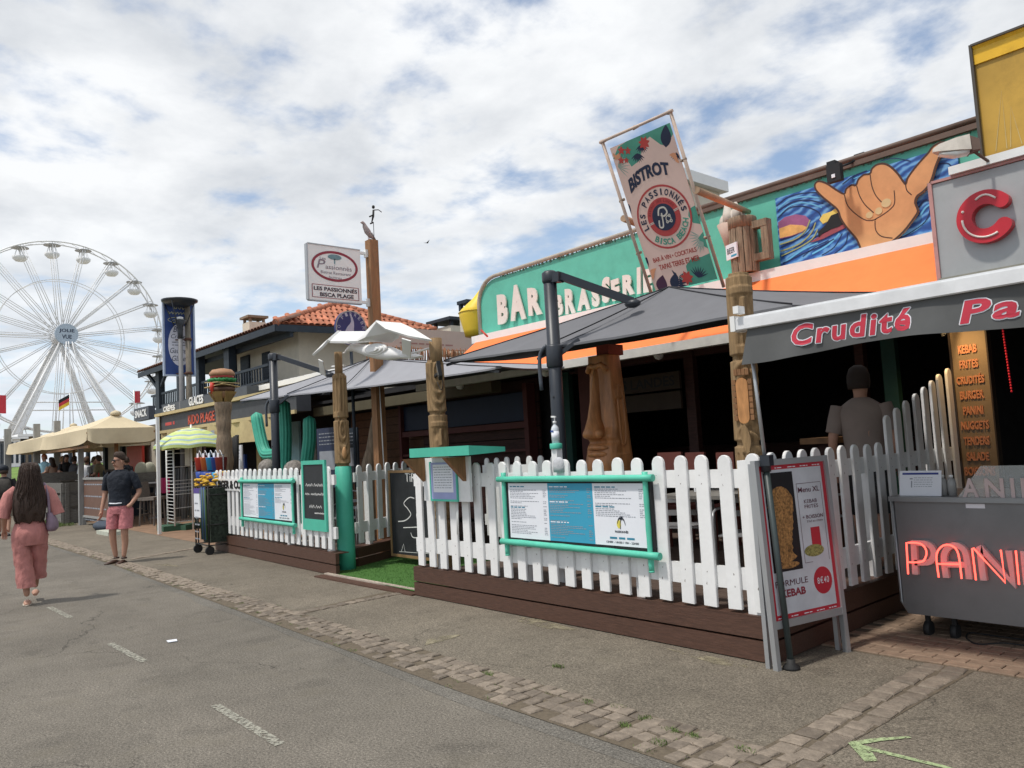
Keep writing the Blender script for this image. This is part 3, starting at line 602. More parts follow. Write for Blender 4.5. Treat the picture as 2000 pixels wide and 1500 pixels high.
for k,px in enumerate((137,172,206,240,262)):
    p=OY(px,860,8.15); g=G(); g.box(p.x-.14,p.x+.14,8.08,8.2,0,2.75); part('post',g,navy,snk)
g=G(); p=OY(252,878,8.0);q=OY(283,925,8.0); g.box(p.x,q.x,7.92,8.0,q.z,p.z+.1); part('menu_poster',g,red_pl,snk)
# banner + lamp posts above the shop
X=-23.0; p=OX(351,600,X)
lamp=thing('street_lamp','grey street lamp with upturned conical shade in front of the blue banner','street lamp',(X,p.y,0)); ly=p.y
zt=OX(350,585,X).z; zc=OX(350,625,X).z; g=G(); g.tube([(X,ly,0),(X,ly,zc-.35)],[.085,.062],10); part('pole',g,mat('lamp_grey',(.16,.16,.165),.6),lamp)
g=G(); g.lathe([(.065,zc-.55),(.075,zc-.35),(.08,zc-.2),(.17,zc-.02),(.15,zc),(.05,zc)],(X,ly,0),14); part('lamp_cup',g,pole_dark,lamp)
g=G(); g.lathe([(.08,zc),(.09,zc+.08),(.03,zc+.1)],(X,ly,0),10); part('lens',g,white_metal,lamp)
g=G()
for k in range(4): t=R(45+90*k); g.tube([(X+.18*math.cos(t),ly+.18*math.sin(t),zc-.15),(X+.46*math.cos(t),ly+.46*math.sin(t),zt-.1)],.016,5)
part('strut',g,pole_dark,lamp)
g=G(); g.lathe([(.02,zt-.20),(.28,zt-.18),(.49,zt-.07),(.50,zt-.02),(.3,zt+.02),(.02,zt+.03)],(X,ly,0),24); part('reflector',g,pole_dark,lamp)
p=OX(366,600,X-.12); by_=p.y; g=G(); post=thing('banner_post','slim brown wooden post with two clamps beside the street lamp','post',(X-.12,by_,0)); g.tube([(X-.12,by_,0),(X-.12,by_,OX(366,590,X-.12).z)],.078,9); part('pole',g,mat('grey_post',(.19,.165,.13),.8,var=.3,stretch=(6,6,1)),post)
g=G()
for py in (663,729): z=OX(366,py,X-.12).z; g.lathe([(.10,z-.04),(.11,z),(.10,z+.04)],(X-.12,by_,0),10); g.bar((X-.12,by_,z),(X-.3,by_-.3,z),.03)
part('clamp',g,mat('rust',(.10,.05,.035),.8),post)
FB=FX(X-.32); c0=FB.hit(320,592);c1=FB.hit(376,592);c2=FB.hit(321,731)
a0,b0,a1,b1=c0[0],c2[1],c0[0]+(c1[0]-c0[0]),c0[1]; ban=thing('blue_banner_sign','tall blue vertical banner with white oval of cursive words behind the street lamp','banner sign',FB(a0,b0)); g=G(); g.fbox(FB,a0,a1,b0,b1,-.04,0); part('board',g,mat('banner_blue',(.025,.06,.22),.5),ban)
g=G(); w=.05; g.fbox(FB,a0-w,a0,b0-w,b1+w,-.05,.02); g.fbox(FB,a1,a1+w,b0-w,b1+w,-.05,.02); g.fbox(FB,a0,a1,b0-w,b0,-.05,.02); g.fbox(FB,a0,a1,b1,b1+w,-.05,.02); part('frame',g,mat('pale_blue',(.40,.48,.62),.5),ban)
W=a1-a0; H=b1-b0; g=G(); g.prism(disc(FB,a0+W*.52,b0+H*.42,W*.40,H*.30),FB,.001,.004); part('white_oval',g,mat('oval_white',(.66,.67,.76),.5),ban)
g=G(); text(g,'Bar',FB,a0+W*.30,b0+H*.60,a0+W*.66,b0+H*.68,.006,shear=.3); text(g,'Crêpes',FB,a0+W*.22,b0+H*.49,a0+W*.8,b0+H*.57,.006,shear=.3); text(g,'Gaufres',FB,a0+W*.18,b0+H*.30,a0+W*.82,b0+H*.375,.006,shear=.3); text(g,'Glaces',FB,a0+W*.24,b0+H*.19,a0+W*.8,b0+H*.265,.006,shear=.3)
scrib(g,FB,a0+W*.25,a0+W*.75,b0+H*.45,.03,.006,seed=2); scrib(g,FB,a0+W*.25,a0+W*.75,b0+H*.41,.03,.006,seed=3); part('lettering',g,leaf_n,ban)
g=G(); stroke(g,[(a0+W*(.3+.04*i),b0+H*(.945+.02*math.sin(i*1.9))) for i in range(11)],.02,FB,.005); stroke(g,[(a0+W*(.12+.035*i),b0+H*(.87+.02*math.sin(i*2.1))) for i in range(22)],.02,FB,.005); ringpoly(g,FB,a0+W*.42,b0+H*.77,W*.30,H*.04,.015,0,.005); ringpoly(g,FB,a0+W*.55,b0+H*.75,W*.30,H*.035,.015,0,.006); part('lettering',g,mat('soft_yellow',(.55,.55,.30),.5),ban)
# ================================================================ low building between house and brasserie
mb=thing('terrace_building','dark timber terrace building behind the gate with corrugated roof edge','building',(-14,8.5,0))
g=G(); p=OY(470,786,8.0);q=OY(648,712,8.0); g.grid(lambda u,v:V(-20.4+5.4*u,7.9+2.2*v,3.34+.45*v+.03*math.sin(u*5.4/.18*2*math.pi*.5)),110,1); part('corrugated_roof',g,mat('white_sheet',(.60,.60,.58),.5),mb)
g=G(); g.box(-20.4,-15.0,7.80,7.90,3.22,3.34); part('gutter',g,white_metal,mb); g=G(); g.box(-20.4,-15.0,7.9,8.0,2.85,3.2); part('fascia',g,black,mb)
g=G(); g.box(-15.6,-9.5,7.9,8.1,2.42,2.60); part('beam',g,mat('olive_beam',(.10,.085,.05),.8),mb)
for k in range(13):
    g=G(); z=.3+k*.165; g.box(-15.4,-12.6,8.70,8.74,z,z+.155); part('wall_board',g,mat('warm_board',(.11,.05,.025),.7,var=.3,stretch=(2,2,10)) if k==0 else MATS['warm_board'],mb)
for k in range(12):
    g=G(); z=.3+k*.195; g.box(-12.5,-9.2,8.62,8.66,z,z+.18); part('wall_board',g,darkwood,mb)
g=G(); p0=OY(758,764,8.45);q0=OY(958,800,8.45); g.box(-13.0,-9.35,8.5,8.56,1.95,2.42); part('blue_panel',g,mat('deep_blue_panel',(.012,.02,.05),.6),mb)
g=G(); g.box(-13.0,-9.35,8.44,8.58,1.83,1.93); g.box(-13.0,-9.35,8.44,8.58,1.45,1.49); g.box(-13.05,-12.97,8.42,8.6,.3,2.55); g.box(-9.35,-9.25,8.42,8.6,.3,2.55); part('red_rail',g,mat('dull_red_rail',(.10,.028,.025),.7),mb)
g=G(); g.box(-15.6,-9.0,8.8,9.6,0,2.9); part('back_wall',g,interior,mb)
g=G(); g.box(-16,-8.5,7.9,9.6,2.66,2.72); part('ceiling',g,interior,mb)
# pale boarded parapet and reed screen
g=G(); A=OX(748,645,-13.0); g.box(-13.1,-13.0,7.95,11.2,3.62,4.02); pb=solo('parapet_board',g,pink_wall,'long pale pinkish board above the reed screen, left of the yellow buoy','board')
g=G(); scrib(g,FX(-13.0),8.5,9.9,3.70,.05,.003); part('lettering',g,mat('faint_red',(.42,.22,.20),.6),pb)
g=G(); rn=random.Random(4); y=7.7
while y<10.4:
    h=3.60+rn.uniform(-.03,.05); g.tube([(-12.9+rn.uniform(-.03,.03),y,3.0),(-12.9+rn.uniform(-.03,.03),y+rn.uniform(-.02,.02),h)],.012,4); y+=.022
solo('reed_screen',g,mat('reed',(.27,.12,.06),.85,var=.4,scale=20),'brown reed screen along the terrace above the grey canopy','reed screen')['kind']='stuff'
# ================================================================ brasserie
BR=thing('brasserie_building','long brasserie with aqua sign wall and dark open front','building',(-7,9,0)); YW=9.0; FW=FY(YW)
pts=[(-11.0,3.40),(-11.0,4.18)]+[(-10.55+math.cos(R(t))*.45,4.16+math.sin(R(t))*.42) for t in (165,150,135,120,105,90)]+[(-2.3,4.64),(-2.3,3.40)]
g=G(); g.prism(pts,FW,-.35,0); part('sign_wall',g,aqua_wall,BR)
tr=[(-11.03,3.40,),(-11.03,4.18)]+[(-10.55+math.cos(R(t))*.48,4.16+math.sin(R(t))*.46) for t in (165,150,135,120,105,90)]+[(-6.8,4.65)]
g=G(); g.tube([FW(a,b,.02) for a,b in tr],.036,8); part('edge_trim',g,mat('beige_trim',(.40,.35,.29),.6,var=.1,grime=.2),BR)
g=G(); g.tube([FW(-6.8,4.66,.03),FW(-2.3,4.68,.03)],.035,8); g.fbox(FW,-6.8,-2.3,4.58,4.64,0,.05); part('edge_trim',g,mat('brown_trim',(.13,.085,.065),.6,var=.2),BR)
g=G(); rn=random.Random(3); a=-10.4
while a<-2.5: w=rn.uniform(.01,.05); g.fbox(FW,a,a+w,4.585-rn.uniform(0,.03),4.62,0,.008); a+=w+rn.uniform(.005,.06)
part('frayed_edge',g,mat('green_edge',(.10,.20,.16),.8),BR)['kind']='stuff'
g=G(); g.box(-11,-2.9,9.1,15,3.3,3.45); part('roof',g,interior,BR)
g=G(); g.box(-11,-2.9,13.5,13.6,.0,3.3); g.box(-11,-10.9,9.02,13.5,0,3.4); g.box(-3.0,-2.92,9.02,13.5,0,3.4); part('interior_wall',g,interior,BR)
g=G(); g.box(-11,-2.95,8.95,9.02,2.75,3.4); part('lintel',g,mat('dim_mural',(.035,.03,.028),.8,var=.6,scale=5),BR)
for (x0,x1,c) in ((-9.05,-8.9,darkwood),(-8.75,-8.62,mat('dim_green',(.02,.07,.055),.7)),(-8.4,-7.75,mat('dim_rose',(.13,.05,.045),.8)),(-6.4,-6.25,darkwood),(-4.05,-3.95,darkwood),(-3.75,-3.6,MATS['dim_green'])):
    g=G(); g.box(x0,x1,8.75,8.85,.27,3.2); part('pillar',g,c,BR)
g=G(); g.box(-11,-2.95,8.78,8.88,2.62,2.72); part('rail',g,darkwood,BR)
for z in (2.32,2.05):
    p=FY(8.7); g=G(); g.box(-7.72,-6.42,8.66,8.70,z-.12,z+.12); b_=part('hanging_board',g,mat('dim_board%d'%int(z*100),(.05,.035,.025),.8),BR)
    if z>2.2: g=G(); text(g,'LES LANDES',FY(8.66),-7.65,z-.07,-6.5,z+.07,.004,bold=.02); part('lettering',g,black,b_)
g=G(); g.box(-10.5,-3.3,12.2,12.8,.27,1.35); solo('bar_counter',g,darkwood,'dark bar counter deep inside the open front','bar counter')
# terrace deck: boards
dk=thing('terrace_deck','dark wooden terrace deck behind the big white fence','deck',(-5,6.5,0)); 
for k in range(26):
    y=4.80+k*.145; g=G(); g.box(-7.0,-3.02,y,y+.138,.235,.26); part('deck_board',g,deckm,dk)
g=G(); g.box(-7.0,-3.02,4.8,13.5,.15,.23); g.box(-11,-3.0,8.5,13.5,.232,.25); part('substructure',g,deckm,dk)
g=G(); g.box(-14,-9.9,7.6,9,.0,.2); g.box(-13.9,-9.9,5.2,7.6,0,.05); struct('left_terrace_floor',g,deckm)
# awning
aw=thing('orange_awning','orange retractable awning with white cassette under the aqua wall','awning',(-7,8.8,3.4))
g=G(); g.box(-11.0,-2.95,8.74,8.985,3.43,3.56); g.tube([(-11.05,8.86,3.49),(-2.95,8.86,3.49)],.075,10); part('cassette',g,white_metal,aw)
AY,AZ=7.5,2.60
g=G(); g.grid(lambda u,v:V(-10.9+8.08*u,8.74+(AY-8.74)*v,3.44+(AZ+.04-3.44)*v-.05*math.sin(math.pi*v)),20,8); part('canvas',g,orange,aw)
g=G(); g.box(-10.95,-3.0,AY-.06,AY+.05,AZ-.05,AZ+.06); part('front_bar',g,mat('off_white_bar',(.62,.60,.55),.5,grime=.1),aw)
for x in (-10,-8.0,-6,-4.2):
    g=G(); g.tube([(x,8.8,3.35),(x+.5,8.2,2.95),(x+.1,AY,AZ)],.03,6); g.ell((x+.1,AY+.08,AZ-.05),.05,.08,.06,8,5); part('arm',g,white_metal,aw)
# BAR BRASSERIE cut-out letters
def bigword(s,x0,x1,zb,h,rise=0,seed=0):
    rn=random.Random(seed); ws=[]; 
    for ch in s:
        vs,_=glyphs(ch,.06); ws.append(max(v[0] for v in vs)-min(v[0] for v in vs))
    gap=.16; tot=sum(ws)+gap*(len(ws)-1); k=(x1-x0)/tot; x=x0
    for i,ch in enumerate(s):
        w=ws[i]*k; hh=h*rn.uniform(.92,1.12)*(1+.10*math.sin(i*1.9)); z=zb+rise*(x-x0)/(x1-x0)+rn.uniform(-.02,.02); sk=rn.uniform(-.05,.12)
        g=G(); text(g,ch,FW,x,z,x+w,z+hh,.03,.025,bold=.06,mi=0,fn=lambda a,b,z=z,x=x,sk=sk,w=w,hh=hh:(a+(b-z)*sk,b+(a-x)*.05*math.sin(seed+i)-( .06*math.sin((a-x)/w*3.1)*hh*.3))); part('letter',g,letter_c,BR); x+=w+gap*k
bx=FW.hit(975,600)[0]; ex=FW.hit(1062,600)[0]; b0_=FW.hit(980,634)[1]; bigword('BAR',bx,ex,b0_,FW.hit(985,572)[1]-b0_,0.02,3)
bx=FW.hit(1088,600)[0]; ex=FW.hit(1276,540)[0]; z0=FW.hit(1090,617)[1]; z1=FW.hit(1265,570)[1]; bigword('BRASSERIE',bx,ex,z0,(FW.hit(1100,572)[1]-z0)*.96,z1-z0,9)
# ================================================================ cantilever umbrellas
def canopy(par,cs,ap,m,lining,seams=(),val=.022,sag=.05):
    ap=Vector(ap); n=len(cs); g=G(); gl=G()
    for i in range(n):
        a=Vector(cs[i]);b=Vector(cs[(i+1)%n])
        def fn(u,v,a=a,b=b,dz=0):
            e=a.lerp(b,u); p=e.lerp(ap,v); p.z+= .012*noise.noise((p.x*2.1,p.y*2.1,1))*(1-v)-sag*4*v*(1-v)*(.3+.7*4*u*(1-u)) - .03*4*u*(1-u)*(1-v)+dz; return p
        g.grid(fn,20,12); gl.grid(lambda u,v:fn(u,v,dz=-.02),20,12)
        g.grid(lambda u,v:fn(u,0)+V(0,0,-val*v),20,1)
        gl.grid(lambda u,v:(fn(u,0).lerp(ap,.006))+V(0,0,-val*v-.004),8,1)
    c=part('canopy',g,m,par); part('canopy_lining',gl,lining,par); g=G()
    for a in [Vector(q) for q in cs]+[Vector(q) for q in seams]: g.tube([a.lerp(ap,t)+V(0,0,-sag*4*t*(1-t)*.3+.004) for t in [k/8 for k in range(9)]],.007,4)
    part('seam',g,mat(m.name+'_seam',tuple(.45*x for x in m.node_tree.nodes['Principled BSDF'].inputs[0].default_value[:3]) if 0 else (.03,.03,.035),.9),c)
    for a in [Vector(q) for q in cs]+[Vector(q) for q in seams]:
        g=G(); g.bar(a.lerp(ap,.01)+V(0,0,-.06),ap+V(0,0,-.12),.025,.03); part('rib',g,pole_dark,par)
def cantilever(label,base,top,plate,cs,ap,m,lining,seams=(),group=None,knee=True):
    t=thing('cantilever_umbrella',label,'umbrella',(base[0],base[1],0.0),group); bx,by=base; r=.066
    g=G(); g.tube([(bx,by,.05),(bx,by,top-.02)],r,16); g.lathe([(r+.004,top-.11),(r+.012,top-.09),(r+.012,top-.01),(r-.01,top+.01),(.01,top+.012)],(bx,by,0),16); part('pole',g,pole_dark,t)
    g=G()
    for z in (1.75,2.0,2.5): g.tube([(bx+.02,by-r-.004,z),(bx+.02,by-r+.01,z)],.008,6)
    part('bolt_holes',g,black,t)
    P=V(*plate); g=G(); g.bar((bx,by,top-.06),(bx+.13,by+.03,top-.07),.10,.10); g.bar((bx+.10,by+.02,top-.05),P+V(0,0,.05),.05,.075); g.ell(P+V(0,0,.03),.09,.07,.045,10,6); part('arm',g,pole_dark,t)
    zh=2.42; g=G(); g.lathe([(r+.004,zh-.13),(r+.016,zh-.11),(r+.016,zh+.08),(r+.004,zh+.10)],(bx,by,0),14); g.bar((bx,by+.02,zh-.02),(bx+.22,by+.14,zh+.13),.03,.04); part('slider',g,pole_dark,t)
    g=G(); g.tube(smooth([(bx-.05,by-.05,zh+.1),(bx-.11,by-.08,zh+.03),(bx-.125,by-.09,zh-.10),(bx-.115,by-.09,zh-.34)],3),.020,8); part('crank_handle',g,mat('crank_grey',(.06,.07,.085),.4) if 'crank_grey' not in MATS else MATS['crank_grey'],t)
    canopy(t,cs,ap,m,lining,seams)
    g=G(); g.box(bx-.4,bx+.4,by-.35,by+.35,.03,.22); part('base_slab',g,concrete,t)
    return t
cantilever('charcoal cantilever umbrella whose dark pole stands behind the larger menu board',(-5.46,5.37),3.25,(-4.93,5.98,2.86),[(-7.42,5.47,2.60),(-2.97,5.47,2.50),(-2.97,6.95,2.72),(-7.40,6.95,2.72)],(-4.83,6.45,3.08),fabric,under,seams=[(-5.6,5.47,2.56)],group=None)
cantilever('pale grey cantilever umbrella behind the wooden seagull',(-12.05,5.42),3.26,(-11.15,5.95,2.80),[(-13.45,5.42,2.62),(-7.30,6.25,2.53),(-7.40,7.6,2.6),(-14.2,7.4,2.85)],(-10.85,6.55,3.08),canvas_grey,under,seams=[(-10.55,5.83,2.56),(-12.0,5.62,2.6)])
# ================================================================ picket fences
nail_m=mat('rusty_nail',(.10,.06,.04),.6)
def picket_mesh(h,w=.112,t=.024,name='picket',seed=0):
    rn=random.Random(seed+int(h*1000)); g=G(); F=Fr((0,0,0),(1,0,0),(0,0,1)); w+=rn.uniform(-.004,.003); r=w/2; s=rn.uniform(-.004,.004)
    pts=[(-r,0),(r,rn.uniform(-.004,.004)),(r+s,h-r)]+[(s+math.cos(R(a))*r*rn.uniform(.97,1.02),h-r+math.sin(R(a))*r) for a in (25,50,75,90,105,130,155)]+[(-r+s,h-r)]
    n=len(pts); c=.004; ins=[(x*(1-c/r),y if y<.01 else y-c*.8) for x,y in pts]
    g.loft([[F(a,b,0) for a,b in pts],[F(a,b,t-c) for a,b in pts],[F(a,b,t) for a,b in ins]],0,True,False)
    for z in (.16,.24,.86,.93):
        if z<h-.1: x=rn.uniform(-.022,.022); g.add([F(x+math.cos(R(k*72))*.0038,z+rn.uniform(-.01,.01)+math.sin(R(k*72))*.0038,t+.0006) for k in range(5)],[(0,1,2,3,4)],1)
    return g.mesh(name,[white_paint,nail_m])
PKM=[picket_mesh(1.07+q,seed=k) for k,q in enumerate((0,.004,-.005,.002,-.003,.006))]
def fence(label,p0,p1,hs=None,sp=.203,z0=.335,base=True,out=-1,rails=(1.17,1.30,.47,.62),first=.10,planks=2,tail=True,group=None,jit=0.006,basez=.30):
    p0=V(*p0,0);p1=V(*p1,0); d=(p1-p0); Ln=d.length; u=d.normalized(); F=Fr(p0,u,(0,0,1)); t=thing('picket_fence',label,'fence',(p0.x,p0.y,0),group)
    for (a,b) in ((rails[0],rails[1]),(rails[2],rails[3])):
        g=G(); g.fbox(F,0.01,Ln-.01,a,b,-.035,-.002); part('rail',g,white_paint,t)
    rn=random.Random(int(Ln*100)); a=first; i=0
    while a<Ln-.03:
        h=hs(i,a) if hs else 0
        me=PKM[rn.randrange(6)] if not h else picket_mesh(h)
        mw=F.mat()@T(a+rn.uniform(-jit,jit),z0,0)@Matrix.Rotation(rn.uniform(-.010,.010),4,'Z')@Matrix(((1,0,0,0),(0,0,1,0),(0,-1,0,0),(0,0,0,1)))
        # picket mesh is modelled upright along z facing -y -> map to frame (u, up, normal)
        piece('picket',me,t,mw); a+=sp; i+=1
    if base:
        hh=basez/planks
        for k in range(planks):
            g=G(); g.fbox(F,-.02,Ln+.02,k*hh+.012,(k+1)*hh+(-.004 if k<planks-1 else 0),-.02,.03); part('plank',g,planks_m,t)
        g=G(); g.fbox(F,-.02,Ln+.02,basez+.001,basez+.012,-.16,.03); part('cap_board',g,planks_m,t)
    g=G(); a=.35
    while a<Ln: g.fbox(F,a,a+.08,basez if base else 0,1.25,-.11,-.037); a+=1.35
    part('post',g,white_paint,t)
    return t,F,Ln
bf,BFF,BL=fence('long white picket fence on brown planks, carrying the larger menu board',(-7.16,4.775),(-2.93,4.755),first=.13)
g=G(); g.fbox(BFF,BL-.16,BL-.005,.30,1.36,-.12,-.0); part('corner_post',g,white_paint,bf)
# sun-bleached cloth bag tied over one picket
lf,LFF,LL=fence('white picket fence with the smaller menu board, left of the aqua gate post',(-13.97,5.15),(-9.22,4.93),first=.10,sp=.205,basez=.28)
sf,SFF,SL=fence('white side fence whose pickets rise step by step towards the lit menu panel',(-2.935,4.80),(-2.935,8.4),first=.12,sp=.21,hs=lambda i,a:(0 if a<1.95 else 1.07+(a-1.85)*.30+.18))
inn,INF,IL=fence('inner white fence behind the aqua gate post along the artificial turf',(-9.56,5.42),(-10.50,7.55),first=.10,sp=.225,basez=.27)
i2,I2F,I2L=fence('inner white fence seen over the big fence beside the aqua notice shelter',(-8.6,6.9),(-6.7,6.6),first=.15,sp=.27,base=False,group=None)
# gate posts: aqua wrapped foot and the two carved poles
def carved(label,x,y,z0,z1,r,seed,aquafoot=None,style=0):
    t=thing('carved_pole',label,'carved pole',(x,y,0)); g=G(); n=72; nz=int((z1-z0)/.010); rn=random.Random(seed); rings=[]
    fc=math.atan2(-y,-x)+.25
    def disp(th,z):
        u=th-fc; u=(u+math.pi)%(2*math.pi)-math.pi; d=0; k=(z1-z)/.62; ph=k%1; sg=int(k)
        d+=.004*noise.noise((math.cos(th)*3,math.sin(th)*3,z*1.2+seed))*3
        if abs(u)<1.35:
            f=1-abs(u)/1.35
            m_=(sg+style)%4
            if m_==0:   # vertical flutes
                if .12<ph<.85: d-=.020*max(0,math.cos(u*10))**2
            elif m_==1: # nested U shapes
                rr=math.hypot(u*.55,(ph-.25)*1.1); d+=.016*math.cos(rr*30)*f
            elif m_==2: # brow, eyes and nose
                if abs(ph-.22)<.05: d+=.026*f
                if .3<ph<.62: d+= .034*max(0,1-abs(u)/.22) - .028*max(0,1-math.hypot((abs(u)-.55)/.32,(ph-.4)/.13))
                if abs(ph-.78)<.09: d-=.034*max(0,1-abs(u)/.8)
            else:
                d+=.014*math.sin(z*70+abs(u)*5)*f
        if ph<.035 or ph>.975: d-=.02
        return d
    for k in range(nz+1):
        z=z0+(z1-z0)*k/nz; rr=r*(1-.06*k/nz); cxx=.012*math.sin(z*1.7+seed)
        rings.append([V(x+cxx+math.cos(a)*(rr+disp(a,z)),y+math.sin(a)*(rr+disp(a,z)),z) for a in [2*math.pi*i/n for i in range(n)]])
    g.loft(rings,0,True,True); part('carved_shaft',g,wood,t)
    if aquafoot: g=G(); g.lathe([(.122,0),(.120,.3),(.115,.9),(.110,aquafoot),(.095,aquafoot+.01)],(x,y,0),20); part('painted_foot',g,aqua,t)
    return t
tA=carved('carved tiki pole with aqua painted foot at the left of the turf entrance',-9.50,5.22,1.38,2.66,.100,1,1.39,0)
tB=carved('carved tiki pole behind the aqua notice shelter, carrying the seagull on the right',-7.46,5.35,0,2.60,.112,5,None,1)
tC=carved('tallest carved tiki pole with orange mouth panel at the corner of the big fence',-3.14,5.02,0,2.72,.098,9,None,2)
p=OY(662,700,5.22); g=G(); g.tube([(-9.52,5.22,2.62),(-9.52,5.22,2.96)],.055,8); part('bird_support',g,wood,tA); g=G(); g.tube([(-7.42,5.35,2.55),(-7.42,5.35,2.86)],.075,10); part('bird_support',g,wood,tB)
g=G(); a=OY(668,885,5.08); g.ell((a.x,5.115,a.z),.035,.03,.085,10,8); part('bare_wood_patch',g,mat('bare_wood',(.42,.23,.10),.7,var=.2),tA)
# mouth panel with teeth on the tall pole
FT=Fr((-3.14-.085*math.cos(.96),5.02-.085*math.sin(.96)-.004,0),(math.sin(1.02),-math.cos(1.02),0),(0,0,1)); FT=Fr(V(-3.14,5.02,0)+V(.30,-.954,0)*.100,(.954,.30,0),(0,0,1))
h0=FT.hit(1441,792)[1];h1=FT.hit(1446,735)[1]; h1=max(h1,h0+.2); zc_=1.72; g=G(); g.prism([(math.cos(R(t))*.042,1.90+math.sin(R(t))*.045) for t in range(0,181,20)]+[(math.cos(R(t))*.040,1.66+math.sin(R(t))*.045) for t in range(180,361,20)],FT,-.02,.008); part('mouth_panel',g,mat('orange_wood',(.50,.24,.09),.6,var=.25,stretch=(4,4,1),scale=9),tC)
for k in range(7):
    for s_ in (-1,1): g=G(); z=1.64+k*.043; g.fbox(FT,s_*.058-.013,s_*.058+.013,z,z+.037,-.02,.004-abs(0)); part('tooth',g,wood2,tC)
for k in range(4): g=G(); a=-.052+k*.028; g.fbox(FT,a,a+.024,1.965,2.01,-.02,.006); part('tooth',g,wood2,tC)
g=G(); g.prism(smooth([(0,1.62),(.03,1.55),(.035,1.47),(.01,1.40),(-.02,1.47),(-.03,1.55),(0,1.62)],3),FT,-.02,.018); part('tongue',g,wood,tC)
# turf and threshold
g=G(); g.add([(-9.40,4.90,.03),(-7.17,4.80,.03),(-7.17,6.9,.03),(-8.6,7.8,.03),(-11.3,7.8,.03)],[(0,1,2,3,4)]); struct('artificial_turf',g,turf)
g=G(); rn=random.Random(8)
for _ in range(9000):
    x=rn.uniform(-10.8,-7.18); y=rn.uniform(4.86,7.6)
    if x< -9.42-(y-5.0)*.72: continue
    h=rn.uniform(.008,.022); a=rn.uniform(0,6.28); g.add([(x,y,.029),(x+.006*math.cos(a),y+.006*math.sin(a),.029),(x+.004,y+rn.uniform(-.01,.01),.03+h)],[(0,1,2)])
struct('turf_blades',g,turf,'stuff')
g=G(); g.box(-9.42,-7.17,4.84,4.90,0,.035); sl_=struct('threshold',g,mat('worn_threshold',(.40,.34,.28),.8,var=.3)); g=G(); g.box(-9.42,-7.17,4.70,4.838,0,.02); part('front_strip',g,planks_m,sl_)
